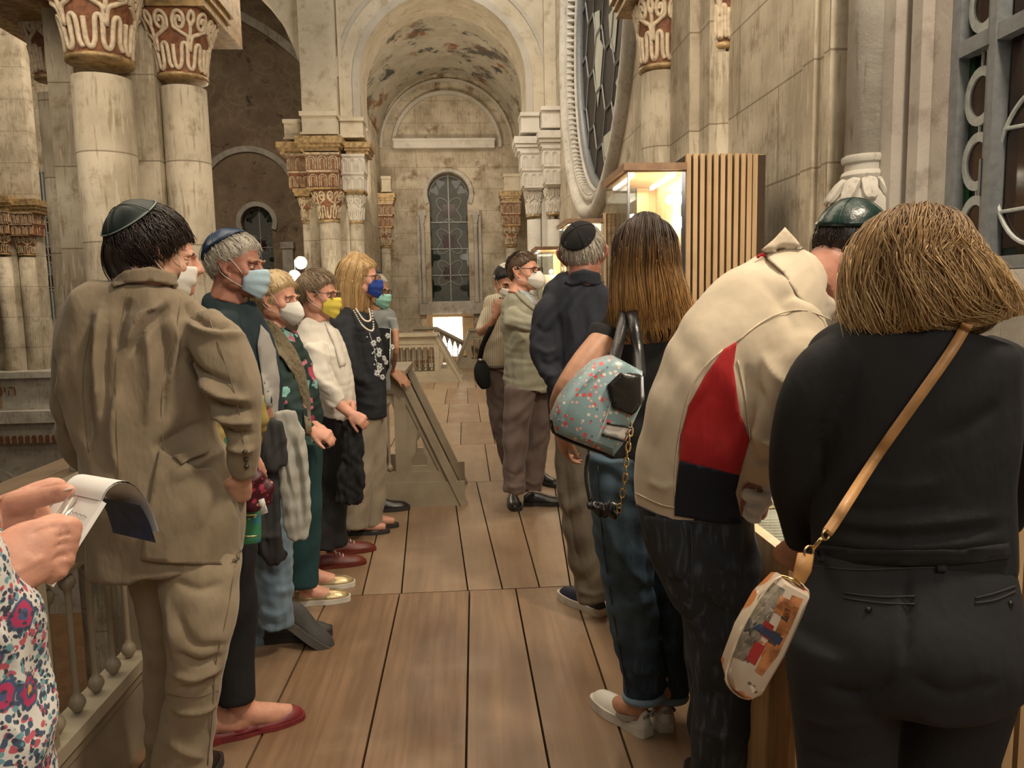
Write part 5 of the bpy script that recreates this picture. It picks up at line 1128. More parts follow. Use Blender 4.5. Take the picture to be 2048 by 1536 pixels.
# -- man in the khaki blazer
cloth('khaki_seam', (.20, .15, .09))
def man_khaki():
    h = Head(304, 508, 1.95, 134, 14, -4, .214).neck(P(296, 592, 1.94), .060)
    tor = [(300, 566, 1.93, 46, .9), (296, 588, 1.93, 92, .62), (290, 622, 1.94, 136, .55), (286, 700, 1.95, 146, .60), (288, 800, 1.95, 132, .68), (300, 900, 1.95, 128, .72), (334, 1000, 1.95, 150, .70), (334, 1095, 1.95, 146, .66), (337, 1126, 1.95, 146, .66)]
    la = [(182, 628, 1.94, 50, .8), (150, 715, 1.94, 40), (141, 810, 1.98, 36), (158, 890, 2.06, 33), (176, 922, 2.10, 28)]
    ra = [(405, 652, 1.94, 46, .9), (442, 700, 1.91, 57, .85), (466, 780, 1.88, 50), (483, 860, 1.88, 37), (488, 920, 1.90, 30), (489, 948, 1.91, 27)]
    rl = [(390, 1060, 1.95, 82, .8), (402, 1150, 1.93, 78), (402, 1250, 1.91, 68), (394, 1320, 1.92, 57), (383, 1400, 1.95, 53), (366, 1510, 1.98, 58), (358, 1600, 2.0, 60), (356, 1655, 2.0, 56)]
    ll = [(315, 1060, 1.99, 82, .8), (322, 1170, 2.03, 58), (332, 1300, 2.08, 45), (336, 1450, 2.12, 44), (336, 1610, 2.12, 44)]
    hd = hand(P(486, 950, 1.92), P(474, 1005, 1.95)-P(486, 950, 1.92), (.5, -.9, 0), 1, .155, (30, 36, 42, 48))
    B = person('person in a khaki blazer and trousers seen from behind, wearing a dark green kippah', [shrink(tor), shrink(la), shrink(ra), shrink(rl), shrink(ll)]+h.tubes+hd, 'skin', .0055, 3, dents(h))
    tr, tb = garment('trousers', [T(*rl), T(*ll)], 'khaki_trouser', B, .0065, 4, [(a_, w_*.85, d_*1.4) for a_, w_, d_ in [([(345, 1160), (400, 1180), (450, 1165)], 10, -.006), ([(345, 1300), (400, 1328), (450, 1310)], 8, -.012), ([(340, 1345), (390, 1355), (445, 1335)], 9, .010), ([(345, 1380), (400, 1372), (440, 1350)], 7, -.010), ([(350, 1225), (390, 1290), (460, 1290)], 12, -.010), ([(335, 1415), (390, 1425), (435, 1405)], 8, .009), ([(330, 1190), (345, 1260), (350, 1330)], 12, .008), ([(335, 1470), (360, 1500), (420, 1520)], 9, .006)]], .003, .10, 4)
    s = MB(); s.add(*seam([(470, 1130), (452, 1240), (432, 1320), (425, 1420), (415, 1530)], tb, .0016)); s.add(*seam([(335, 1387), (385, 1396), (437, 1380)], tb, .0022)); s.build('seam', 'khaki_seam', tr, True)
    fl = [([(258, 590), (242, 640), (236, 700)], 12, -.012), ([(330, 600), (275, 640), (246, 700)], 10, .012), ([(345, 610), (290, 660), (256, 720)], 9, -.011), ([(200, 610), (192, 700), (200, 830)], 11, .012), ([(178, 640), (170, 760), (178, 900)], 10, -.018), ([(215, 640), (205, 740), (208, 850)], 10, -.010), ([(290, 640), (300, 760), (292, 860)], 14, .010), ([(320, 640), (335, 740), (322, 850)], 10, -.010), ([(345, 640), (352, 690), (330, 790)], 8, .011), ([(375, 600), (400, 640), (465, 650)], 10, -.012), ([(370, 640), (420, 670), (490, 670)], 10, .012), ([(362, 690), (400, 745), (470, 770)], 9, -.012), ([(400, 750), (440, 790), (500, 800)], 10, .013), ([(415, 790), (445, 815), (505, 820)], 8, -.014), ([(425, 820), (455, 840), (508, 845)], 8, .012), ([(435, 850), (465, 868), (508, 868)], 7, -.012), ([(450, 890), (480, 900), (508, 895)], 8, .009), ([(240, 760), (225, 860), (240, 960)], 14, .009), ([(300, 900), (340, 880), (420, 840)], 14, -.010), ([(330, 960), (380, 935), (450, 900)], 12, .009), ([(130, 700), (128, 800), (135, 900)], 9, .009), ([(400, 940), (390, 1010), (395, 1060)], 14, .003)]
    fl = [(a_, w_*.85, d_*1.9) for a_, w_, d_ in fl]
    jk, jb = garment('blazer', [T(*tor, cap=0), T(*la), T(*ra)], 'khaki', B, .0060, 4, fl, .004, .11, 9)
    mk('blazer_flap', *patch([(318, 900), (303, 985), (290, 1060), (284, 1116), (330, 1124), (400, 1128), (452, 1127), (476, 1118), (474, 1040), (455, 985), (420, 935), (380, 935)], jb, .014, 9, .006, depth=1.9), 'khaki', jk)
    s = MB()
    for pl in ([(256, 585), (243, 640), (234, 700), (232, 800), (236, 930), (250, 1060)], [(362, 596), (352, 660), (330, 730), (322, 830), (330, 930)], [(190, 620), (168, 720), (166, 800), (178, 905)], [(352, 920), (372, 1010), (360, 1118)], [(420, 640), (455, 740), (478, 820), (492, 930)]): s.add(*seam(pl, jb, .0012, .0013))
    s.build('seam', 'khaki_seam', jk, True)
    mk('collar', *patch([(222, 566), (252, 541), (300, 533), (345, 548), (374, 576), (350, 572), (300, 562), (255, 566), (226, 574)], bvh(*join([T(*tor), sweep([P(296, 620, 1.94), h.w([(0, .022, -.03)])[0]], .072, 20)])), .010, 6, .006), 'khaki', jk)
    mk('pocket_flap', *patch([(346, 912), (372, 905), (412, 892), (416, 912), (380, 925), (366, 936)], jb, .020, 7, .004), 'khaki', jk)
    for x, y in ((490, 905), (492, 918), (493, 932)):
        q, n = hit(x, y, jb, 1.9); mk('cuff_button', *ellipsoid(q+n*.002, (.0065, .0065, .0065), None, 10, 6), 'button', jk)
    hair_shell(h, B, 'hair_brunette', .009, ((-.10, -.075, -.05, -.02, 0, .03, .05, .12), (.060, .05, .03, -.012, -.035, -.050, -.105, -.125)), strands=1300, length=.10, thick=.0017, seed=2, nape=-.10, lift=.006)
    long_hair(B, [(262, 470, 1.92, 34, 1.0), (258, 500, 1.92, 44, 1.1), (262, 530, 1.92, 44, 1.0), (268, 556, 1.91, 36, .9), (274, 572, 1.91, 24, .9)], 'hair_brunette', strands=420, thick=.0018, wave=.06, seed=14, u0=(0, .4), jag=.3)
    kippah(h, (-.02, .80, .60), 47, 'satin_dark', B, .019, 4, 'piping_pale'); face_mask(h, 'mask_white', B); h.eyes(B)
    feet_hidden(B, [(*PZ(350, 1690)[:2], .06, .25), (*PZ(330, 1640)[:2], .05, .25)])
man_khaki()
# -- person hidden behind him, red flats
def woman_flats():
    y = 2.36
    h = Head(330, 520, y, 110, 5, 0, .22).neck(P(340, 590, y), .05)
    tor = [(340, 612, y, 28, .9), (345, 650, y, 70, .6), (365, 740, y, 80, .7), (402, 850, y, 84, .75), (440, 950, y, 85, .8)]
    arm = [(400, 690, y-.03, 28), (468, 770, y-.06, 26), (512, 815, y-.08, 24), (517, 850, y-.06, 20), (500, 900, y-.02, 17)]
    l1 = [(440, 950, y, 62, .9), (455, 1050, y, 56), (468, 1180, y, 46), (470, 1300, y, 40), (472, 1405, 2.34, 38)]
    l2 = [(420, 950, y+.1, 60, .9), (425, 1100, y+.14, 50), (428, 1300, y+.16, 40), (432, 1430, y+.10, 36)]
    hl = PZ(462, 1475); tl = PZ(606, 1432); hl2 = PZ(395, 1492); tl2 = PZ(450, 1478)
    d = norm(tl-hl); an = hl+d*.045+np.array([0, 0, .085]); an2 = hl2+d*.045+np.array([0, 0, .085])
    ft = foot(an, hl+d*.20+np.array([0, 0, .030]), .033)+foot(an2, hl2+d*.20+np.array([0, 0, .03]), .033)
    hd = hand(P(500, 905, y-.02), (.1, .2, -1), (.3, -1, 0), 1, .165)
    B = person('person in black trousers and red flats mostly hidden behind the khaki blazer', [shrink(q) for q in (tor, arm, l1, l2)]+h.tubes+ft+hd, 'skin_pink', .006)
    garment('trousers', [T(*l1, cap=.02), T(*l2, cap=.02)], 'black_cloth', B, .009, 3, (), .004, .12, 3)
    garment('blouse', [T(*tor), T(*arm)], 'scarf_print', B, .01, 3, (), .005, .08, 5)
    for a, t in ((hl, tl), (hl2, hl2+(tl-hl))): shoe(B, a, t, 'leather_red', float(np.linalg.norm(tl-hl)), 'leather_red', (.060, .046, .032, .038, .042, .028), 1.08, .012, name='flat_shoe')
    hair_shell(h, B, 'hair_chestnut', .012, strands=200, seed=12)
    m = MB(); p = P(497, 1042, y-.1); T_ = [(494, 1000, y-.1, 22, .35), (496, 1040, y-.1, 25, .4), (496, 1085, y-.1, 25, .4)]
    V, Fs = loft(secs(T_), 20, 4, .25); b = tag(mk('tote_bag', V, Fs, 'green_print'), 'small green and blue patterned bag hanging behind the khaki blazer', 'bag')
    B_ = bvh(V, Fs); s = MB()
    for yy in (1012, 1030, 1072): s = MB(); s.add(*seam([(475, yy), (497, yy+2), (519, yy)], B_, .002, .002, y)); s.build('trim_band', 'gold_metal', b, True)
    mk('handle', *sweep(spline([P(480, 1002, y-.1), P(478, 960, y-.08), P(498, 920, y-.05), P(510, 960, y-.08), P(512, 1002, y-.1)], 4), .005, 6), 'green_print', b)
    V, Fs = remesh([T((510, 935, y-.16, 14, .7), (508, 965, y-.16, 30, .5), (512, 992, y-.16, 34, .45), (492, 1003, y-.16, 20, .5))], .005, 2); V = sculpt(V, Fs, (), .005, .05, 3, (1, 1, 1))
    b = tag(mk('pouch', V, tidy(Fs), 'burgundy_print'), 'burgundy patterned cloth pouch with a white tag below the blazer cuff', 'bag'); q = P(525, 1003, y-.19)
    mk('tag', *patch([(517, 1000), (528, 996), (536, 1024), (522, 1030)], bvh(V, Fs), .003, 8, .002, depth=y-.2), 'paper', b)
woman_flats()
# -- man in the blue satin kippah
plain('sole_grey', (.10, .095, .085), .7)
def man_blue_kippah():
    y = 2.95; h = Head(473, 534, y, 78, 4, 0, .238).neck(P(452, 605, y), .058)
    tor = [(456, 592, y, 24, .9), (452, 612, y, 48, .7), (470, 660, y, 62, .68), (496, 740, y, 60, .75), (508, 830, y, 56, .8), (512, 905, y, 54, .8)]
    arm = [(442, 640, y-.10, 36), (470, 712, y-.15, 32), (503, 775, y-.17, 25), (520, 806, y-.16, 22)]; fore = [(518, 800, y-.16, 18), (534, 845, y-.14, 16), (548, 885, y-.10, 12)]
    l1 = [(520, 900, y, 54, .8), (535, 1000, y, 46), (545, 1100, y-.02, 41), (548, 1180, y-.04, 37), (553, 1255, y-.05, 34)]; l2 = [(505, 900, y+.1, 50, .8), (512, 1050, y+.14, 42), (516, 1180, y+.15, 36), (520, 1290, y+.12, 34)]
    hd = hand(P(548, 885, y-.1), (.25, .1, -1), (.4, -1, 0), 1, .18, (40, 45, 50, 55))
    B = person('person in a navy blue satin kippah and pale blue surgical mask, seen in profile', [shrink(q) for q in (tor, arm, l1, l2)]+[T(*fore)]+h.tubes+hd, 'skin_ruddy', .0055, 3, dents(h))
    garment('jeans', [T(*l1, cap=.02), T(*l2, cap=.02)], 'jeans_light', B, .009, 2, [([(515, 1215), (550, 1230), (582, 1215)], 6, .009), ([(512, 1235), (550, 1250), (582, 1240)], 5, -.008), ([(520, 1150), (560, 1180), (585, 1170)], 8, .008), ([(525, 1120), (545, 1150), (580, 1130)], 7, -.008)], .004, .07, 6)
    sh, sb = garment('sweater', [T(*tor), T(*arm)], 'teal_knit', B, .009, 3, [([(455, 690), (490, 720), (515, 735)], 8, .012), ([(460, 715), (495, 745), (520, 755)], 7, -.012), ([(475, 745), (505, 770), (525, 778)], 6, .012), ([(425, 620), (450, 660), (500, 690)], 10, .008)], .005, .08, 7)
    mk('shirt_front', *patch([(520, 650), (535, 668), (548, 700), (556, 760), (554, 830), (548, 880), (520, 860), (528, 800), (520, 740), (514, 690)], sb, .012, 7, .008, depth=y), 'heather', sh)
    hair_shell(h, B, 'hair_silver', .009, strands=500, length=.06, seed=4, lift=.006); kippah(h, (-.02, .62, .78), 60, 'satin_navy', B, .021, 5); face_mask(h, 'mask_blue', B); h.eyes(B, 'hair_ash')
    a, t = PZ(560, 1318), PZ(625, 1296); a2, t2 = PZ(505, 1318), PZ(575, 1300)
    shoe(B, PZ(528, 1300), PZ(528, 1300)+np.array([.26, .02, 0]), 'shoe_grey', .28, 'sole_grey', pitch=-40, lift=.012, sth=.03); shoe(B, a2+np.array([0, .15, 0]), a2+np.array([.27, .19, 0]), 'shoe_grey', .28, 'sole_dark', sth=.03)
    V, Fs = remesh([T((572, 826, y-.22, 22, .35), (580, 880, y-.22, 29, .3), (590, 960, y-.22, 31, .32), (594, 1040, y-.22, 28, .35), (596, 1076, y-.22, 20, .4))], .007, 2)
    V = sculpt(V, Fs, [([(560, 850), (580, 950), (588, 1060)], 6, .014), ([(575, 850), (598, 950), (606, 1060)], 6, -.014), ([(590, 860), (610, 960), (612, 1050)], 6, .012), ([(565, 900), (585, 1000), (590, 1060)], 4, -.014)], .004, .04, 3, (1, 1, .12))
    tag(mk('jacket', V, tidy(Fs), 'grey_jersey'), 'pale grey jacket draped over an arm, behind the khaki blazer', 'jacket', 'jackets carried over arms')
    V, Fs = remesh([T((535, 845, y-.28, 28, .4), (540, 900, y-.28, 30, .4), (548, 935, y-.28, 26, .4)), T((535, 930, y-.24, 22, .4), (530, 1010, y-.24, 30, .35), (535, 1085, y-.24, 30, .4), (560, 1120, y-.2, 20, .4))], .008, 2); V = sculpt(V, Fs, [([(505, 1060), (535, 1075), (565, 1065)], 5, .010)], .006, .05, 8, (1, 1, .15))
    tag(mk('jacket', V, tidy(Fs), 'charcoal'), 'charcoal jacket bundled over an arm, beside the pale grey one', 'jacket', 'jackets carried over arms')
man_blue_kippah()
# -- woman in the green floral blouse
def woman_floral():
    y = 3.36; h = Head(553, 598, y, 72, 8, 0, .222).neck(P(548, 665, y), .05)
    tor = [(548, 652, y, 20, .9), (550, 676, y, 44, .7), (566, 740, y, 58, .8), (586, 815, y, 56, .85), (596, 885, y, 46, .85)]; arm = [(542, 715, y-.12, 28), (570, 790, y-.17, 26), (598, 842, y-.2, 19), (620, 860, y-.22, 14)]
    l1 = [(600, 885, y, 42, .9), (606, 980, y, 37), (606, 1090, y, 34), (606, 1172, y, 31)]; l2 = [(592, 885, y+.1, 40, .9), (598, 1000, y+.13, 34), (602, 1160, y+.14, 29)]
    w_ = P(624, 862, y-.22); hd = hand(w_, P(655, 870, y-.24)-w_, (0, -.6, .8), 1, .150, (58, 62, 66, 70))+hand(P(632, 850, y-.12), P(655, 868, y-.2)-P(632, 850, y-.12), (0, .3, 1), -1, .145, (60, 64, 68, 70)); fa = T((605, 850, y-.2, 13), (626, 862, y-.22, 11))
    hl, tl = PZ(590, 1210), PZ(690, 1200); hl2, tl2 = PZ(605, 1180), PZ(668, 1168); d = norm(tl-hl); ft = []
    for a in (hl, hl2): ft += foot(a+d*.05+np.array([0, 0, .085]), a+d*.19+np.array([0, 0, .03]), .031)
    B = person('person in a dark green floral blouse and white cup mask with clasped hands', [shrink(q) for q in (tor, arm, l1, l2)]+[fa]+h.tubes+hd+ft, 'skin_pink', .0055, 3, dents(h))
    garment('trousers', [T(*l1, cap=.02), T(*l2, cap=.02)], 'teal_trouser', B, .009, 3, (), .004, .12, 3)
    bl, bb = garment('blouse', [T(*tor), T(*arm)], 'green_floral', B, .009, 3, [([(560, 790), (585, 815), (625, 825)], 7, .008)], .005, .09, 5)
    mk('fur_collar', *patch([(504, 652), (518, 634), (545, 642), (570, 668), (592, 700), (610, 740), (620, 790), (624, 868), (612, 868), (604, 800), (588, 752), (566, 718), (540, 694), (515, 676)], bvh(*join([T(*tor), T(*arm), sweep([P(548, 690, y), h.w([(0, .022, -.03)])[0]], .066, 16)])), .020, 6, .014, depth=y), 'olive_fur', B)
    long_hair(B, [(556, 566, y+.02, 22, 1.0), (548, 584, y+.02, 38, 1.0), (540, 610, y+.03, 37, .95), (530, 632, y+.03, 26, .95), (522, 646, y+.03, 15, .9)], 'hair_blond', strands=320, thick=.0026, wave=.25, seed=8)
    hair_shell(h, B, 'hair_blond', .012, strands=250, seed=5, length=.06); face_mask(h, 'mask_white', B, 'kn95'); h.eyes(B, 'hair_ash')
    for a in (hl, hl2): shoe(B, a, a+(tl-hl), 'leather_gold', .25, 'sole_white', (.062, .054, .046, .050, .042, .026), 1.04, .02)
woman_floral()
# -- woman in the white shirt, yellow mask
def woman_white():
    y = 3.86; h = Head(637, 590, y, 74, 6, 0, .225).neck(P(640, 648, y), .05)
    tor = [(642, 636, y, 17, .9), (636, 656, y, 38, .7), (640, 700, y, 50, .8), (656, 760, y, 50, .85), (664, 822, y, 48, .85), (664, 830, y, 47, .85)]; arm = [(628, 690, y-.12, 26), (645, 755, y-.17, 24), (668, 796, y-.19, 19), (678, 808, y-.19, 18)]; fa = [(676, 805, y-.19, 13), (695, 822, y-.21, 11), (705, 830, y-.22, 9)]
    l1 = [(660, 825, y, 44, .85), (664, 920, y, 36), (664, 1010, y, 32), (668, 1092, y-.02, 27)]; l2 = [(655, 825, y+.12, 42, .85), (645, 950, y+.02, 34), (640, 1105, y-.12, 28)]
    hd = hand(P(700, 826, y-.22), (.55, -.1, -.35), (-.2, -.8, .6), 1, .15, (58, 62, 66, 70))+hand(P(706, 812, y-.10), (.1, -.5, -.6), (.7, .2, .4), -1, .145, (60, 62, 66, 70))
    B = person('person in a white shirt and yellow mask with hands folded', [shrink(q) for q in (tor, arm, l1, l2)]+[T(*fa), T((690, 790, y+.02, 10), (704, 815, y-.08, 9))]+h.tubes+hd, 'skin_pink', .0055, 3, dents(h))
    garment('trousers', [T(*l1, cap=.02), T(*l2, cap=.02)], 'black_cloth', B, .01, 3, (), .004, .12, 3)
    sh, sb = garment('shirt', [T(*tor, cap=.02), T(*arm, cap=.02), T((660, 700, y+.1, 22), (690, 770, y+.08, 16), (698, 800, y, 13))], 'white_shirt', B, .008, 3, [([(612, 720), (640, 760), (690, 790)], 7, .010), ([(605, 680), (630, 700), (680, 720)], 8, .008), ([(625, 780), (650, 800), (680, 812)], 5, -.008), ([(660, 680), (685, 740), (695, 810)], 6, .010), ([(600, 740), (625, 775), (670, 800)], 5, -.010), ([(648, 700), (668, 750), (690, 790)], 5, -.009)], .002, .07, 5)
    mk('collar', *patch([(650, 648), (668, 655), (682, 690), (690, 730), (680, 735), (668, 690), (655, 662)], sb, .010, 6, .005, depth=y), 'white_shirt', sh)
    hair_shell(h, B, 'hair_ashbrown', .014, strands=600, length=.07, seed=7, lift=.006, nape=-.06); face_mask(h, 'mask_yellow', B); glasses(h, 'frame_dark', B); h.eyes(B, 'hair_ash')
    for a, t in ((PZ(630, 1138), PZ(694, 1130)), (PZ(655, 1110), PZ(722, 1102))):
        o, f = shoe(B, a, a+norm(t-a)*.26, 'shoe_rust', .265, 'shoe_rust', (.06, .066, .062, .05, .04, .024), 1.0, .014); m = MB()
        for k in range(4): m.tube([f(.38+.07*k, -.02, .075-.010*k), f(.42+.07*k, 0, .084-.010*k), f(.38+.07*k+.04, .02, .075-.010*k)], .003, 5)
        m.build('lace', 'satin_white', o, True)
    V, Fs = remesh([T((704, 842, y-.2, 16, .5), (706, 900, y-.2, 22, .5), (702, 960, y-.2, 28, .42), (698, 1004, y-.2, 27, .36))], .008, 2); V = sculpt(V, Fs, (), .006, .04, 4, (1, 1, .12)); tag(mk('jacket', V, tidy(Fs), 'black_cloth'), 'black jacket hanging from folded hands, in front of the beige trousers', 'jacket', 'jackets carried over arms')
woman_white()
# -- blonde woman in the navy tunic
def woman_tunic():
    y = 4.42; h = Head(724, 557, y, 80, 3, 0, .228).neck(P(712, 612, y), .048)
    tor = [(712, 604, y, 16, .9), (704, 622, y, 38, .7), (706, 660, y, 50, .75), (722, 730, y, 48, .8), (735, 800, y, 39, .85), (737, 836, y, 37, .85)]; arm = [(676, 648, y-.08, 26, .9), (690, 710, y-.14, 26), (708, 752, y-.14, 22), (726, 785, y-.06, 18)]
    l1 = [(725, 830, y, 38, .85), (716, 900, y-.02, 36), (708, 980, y-.04, 34), (704, 1056, y-.05, 31)]; l2 = [(738, 830, y+.1, 36, .85), (744, 950, y+.1, 30), (742, 1050, y+.1, 24)]
    a, a2 = PZ(695, 1070), PZ(715, 1058); d = norm(np.array([1, .1, 0])); ft = foot(a+d*.05+np.array([0, 0, .08]), a+d*.23+np.array([0, 0, .035]), .03)+foot(a2+d*.05+np.array([0, 0, .08]), a2+d*.23+np.array([0, 0, .035]), .03)
    B = person('person with shoulder-length blond hair, navy tunic, pearls and royal blue mask', [shrink(q) for q in (tor, arm, l1, l2)]+h.tubes+ft, 'skin_pink', .006, 3, dents(h))
    garment('trousers', [T(*l1, cap=.02), T(*l2, cap=.02)], 'beige_trouser', B, .01, 3, [([(690, 860), (700, 950), (700, 1050)], 6, .008), ([(705, 870), (716, 960), (716, 1050)], 5, -.008)], .004, .1, 3)
    tu, tb = garment('tunic', [T(*tor, cap=.02), T(*arm), T((690, 740, y, 20), (720, 800, y, 26))], 'navy_tunic', B, .01, 3, [([(665, 690), (690, 740), (740, 770)], 8, .016), ([(680, 740), (705, 765), (745, 785)], 7, -.014), ([(700, 640), (705, 700), (715, 760)], 6, .010), ([(715, 650), (722, 700), (735, 770)], 5, -.010), ([(695, 780), (715, 800), (760, 815)], 5, .010)], .002, .08, 5)
    m = MB(); r = np.random.default_rng(3)
    for k in range(34):
        x, yy = 752+r.normal()*7+(8 if k % 3 == 0 else 0), 672+k*2.5; q, n = hit(x, yy, tb, y); n = norm(n+norm(CAM-q))
        if k % 3: m.ell(q+n*.002, (.006, .006, .006), None, 6, 4)
        else:
            for a_ in range(5): th = a_*1.2566+k; u = norm(np.cross(n, (0, 0, 1))); v = np.cross(n, u); m.ell(q+n*.003+(u*math.cos(th)+v*math.sin(th))*.010, (.0085, .005, .0085), None, 6, 4)
    m.add(*seam([(738, 665), (746, 690), (752, 720), (756, 755)], tb, .0022, .003, y)); m.build('embroidery', 'silver_thread', tu, True)
    long_hair(B, [(716, 519, y+.02, 24, 1.1), (714, 532, y+.02, 34, 1.15), (707, 560, y+.03, 37, 1.12), (705, 590, y+.03, 37, 1.05), (705, 620, y+.02, 35, .9), (706, 640, y+.02, 26, .8)], 'hair_long_blond', strands=420, thick=.0024, wave=.08, seed=11, u0=(0, .5))
    hair_shell(h, B, 'hair_long_blond', .012, strands=250, seed=6, length=.08); face_mask(h, 'mask_royal', B); glasses(h, 'frame_dark', B); h.eyes(B, 'hair_ash')
    for k, pl in enumerate(([(712, 618, y-.12), (728, 640, y-.17), (741, 640, y-.14), (738, 618, y-.05)], [(708, 622, y-.1), (726, 652, y-.17), (746, 660, y-.16), (744, 622, y-.04)])):
        pts = spline([P(*q) for q in pl], 8); m = MB()
        for q in pts: m.ell(q, (.0058,)*3, None, 6, 5)
        m.build('necklace', 'pearl', B, True)
    for q in (a, a2): shoe(B, q, q+d*.25, 'leather_black', .25, 'sole_dark', (.030, .022, .016, .026, .012, .008), 1.05, .016, name='sandal')
woman_tunic()
# -- man behind her with the mint mask, leaning on the barrier
def man_mint():
    y = 4.86; h = Head(750, 582, y, 62, 10, 0, .218).neck(P(762, 622, y), .055)
    tor = [(762, 616, y, 14, .9), (762, 628, y, 26, .7), (764, 660, y, 28, .75), (758, 720, y, 27, .8), (752, 775, y, 26, .8)]; arm = [(786, 636, y-.06, 10), (792, 665, y-.08, 9)]; fa = [(791, 660, y-.08, 7), (792, 705, y-.1, 6), (785, 738, 4.93, 5)]
    l = [(748, 770, y, 26, .8), (744, 850, y, 20), (742, 1000, y, 14)]
    hd = hand(P(782, 742, 4.97), P(800, 756, 4.95)-P(782, 742, 4.97), (0, -.5, .8), -1, .17, (12, 14, 16, 18))
    B = person('person in a grey polo and mint mask standing behind the blonde woman', [shrink(q) for q in (tor, arm, l)]+[T(*fa), T((785, 738, 4.93, 6), (782, 743, 4.97, 6))]+h.tubes+hd, 'skin_tan', .006, 3, dents(h))
    garment('polo_shirt', [T(*tor), T(*arm, cap=.02)], 'grey_polo', B, .011, 3, (), .005, .09, 3); garment('trousers', [T(*l, cap=.02)], 'taupe_trouser', B, .012, 2)
    hair_shell(h, B, 'hair_silver', .006, strands=150, seed=5); kippah(h, (0, .45, .9), 48, 'velvet_navy', B, .014); face_mask(h, 'mask_mint', B); glasses(h, 'frame_dark', B); h.eyes(B)
    feet_hidden(B, [(*PZ(738, 1025)[:2], .25, .05)])
    m = MB(); q = [P(756, 655, 4.72), P(781, 657, 4.72), P(779, 735, 4.70), P(772, 752, 4.70), P(750, 748, 4.70)]; m.prism(q, (0, .03, .0)); f = tag(m.build('folder', 'leather_black'), 'black leather folder held beside the grey polo', 'folder')
    mk('folder_edge', *sweep(q, .004, 6, True), 'steel', f)
man_mint()
# ---------------------------------------------------------------- people on the right
def guide():
    y = 4.76; h = Head(1049, 545, y, 52, -2, 0, .240).neck(P(1034, 592, y), .057)
    tor = [(1032, 582, y, 16, .9), (1034, 596, y, 31, .75), (1040, 624, y, 40, .75), (1048, 690, y, 42, .8), (1053, 740, y, 46, .8), (1056, 774, y, 48, .8), (1056, 779, y, 48, .8)]
    arm = [(1021, 628, y-.13, 20), (1040, 643, y-.24, 19), (1066, 650, y-.30, 16), (1090, 648, y-.32, 12), (1104, 646, y-.32, 10)]
    l1 = [(1042, 775, y-.04, 33, .85), (1033, 850, y-.05, 27), (1029, 920, y-.05, 25), (1027, 985, y-.05, 22)]; l2 = [(1070, 775, y+.06, 32, .85), (1075, 850, y+.06, 27), (1070, 920, y+.06, 23), (1063, 980, y+.06, 21)]
    hd = hand(P(1104, 646, y-.32), (1, .1, .3), (0, -.4, 1), 1, .18, (15, 18, 22, 26))
    B = person('person in a sage blazer, dark glasses and white cup mask with an arm stretched out', [shrink(q) for q in (tor, arm, l1, l2)]+h.tubes+hd, 'skin_pink', .0055, 3, dents(h))
    tr, _ = garment('trousers', [T(*l1, cap=.02), T(*l2, cap=.02)], 'mauve_trouser', B, .009, 2, [([(1008, 965), (1028, 975), (1050, 968)], 4, .010), ([(1010, 940), (1030, 950), (1050, 945)], 4, -.008), ([(1045, 955), (1065, 968), (1085, 962)], 4, .010)], .006, .09, 3)
    jk, jb = garment('blazer', [T(*tor, cap=.02), T(*arm, cap=.02)], 'sage_blazer', B, .009, 3, [([(1012, 690), (1025, 660), (1060, 668)], 6, -.018), ([(1020, 710), (1035, 685), (1060, 675)], 5, .014), ([(1005, 640), (1030, 655), (1060, 660)], 6, .010), ([(1025, 720), (1022, 760), (1022, 790)], 4, -.008), ([(1048, 690), (1048, 730), (1050, 770)], 6, .010)], .005, .09, 5)
    mk('lapel', *patch([(1030, 574), (1042, 585), (1060, 602), (1073, 618), (1068, 622), (1052, 610), (1036, 594), (1024, 580)], jb, .010, 5, .005, depth=y), 'sage_blazer', jk)
    NB = bvh(*join([T(*tor), sweep([P(1034, 605, y), h.w([(0, .022, -.04)])[0]], .066, 16)]))
    mk('shirt', *patch([(1036, 578), (1050, 582), (1066, 588), (1078, 600), (1077, 618), (1068, 610), (1052, 596), (1040, 586)], NB, .006, 5, .004, depth=y), 'blue_shirt', B); mk('tie', *patch([(1066, 588), (1076, 592), (1079, 612), (1074, 616), (1068, 604)], NB, .012, 5, .004, depth=y), 'lavender', B)
    hair_shell(h, B, 'hair_chestnut', .006, strands=400, length=.04, seed=5, lift=.007); kippah(h, (-.1, .80, .60), 45, 'velvet_brown', B, .016); face_mask(h, 'mask_white', B, 'kn95'); glasses(h, 'frame_dark', B, .008, True, .0026); h.eyes(B, 'hair_ash')
    a = PZ(1024, 1000); shoe(B, a, a+np.array([.01, -.28, 0]), 'leather_black', .29, 'sole_dark', sth=.02); a = PZ(1048, 1012); shoe(B, a+np.array([0, .02, 0]), a+np.array([.26, .0, 0]), 'leather_black', .29, 'sole_dark', sth=.02)
guide()
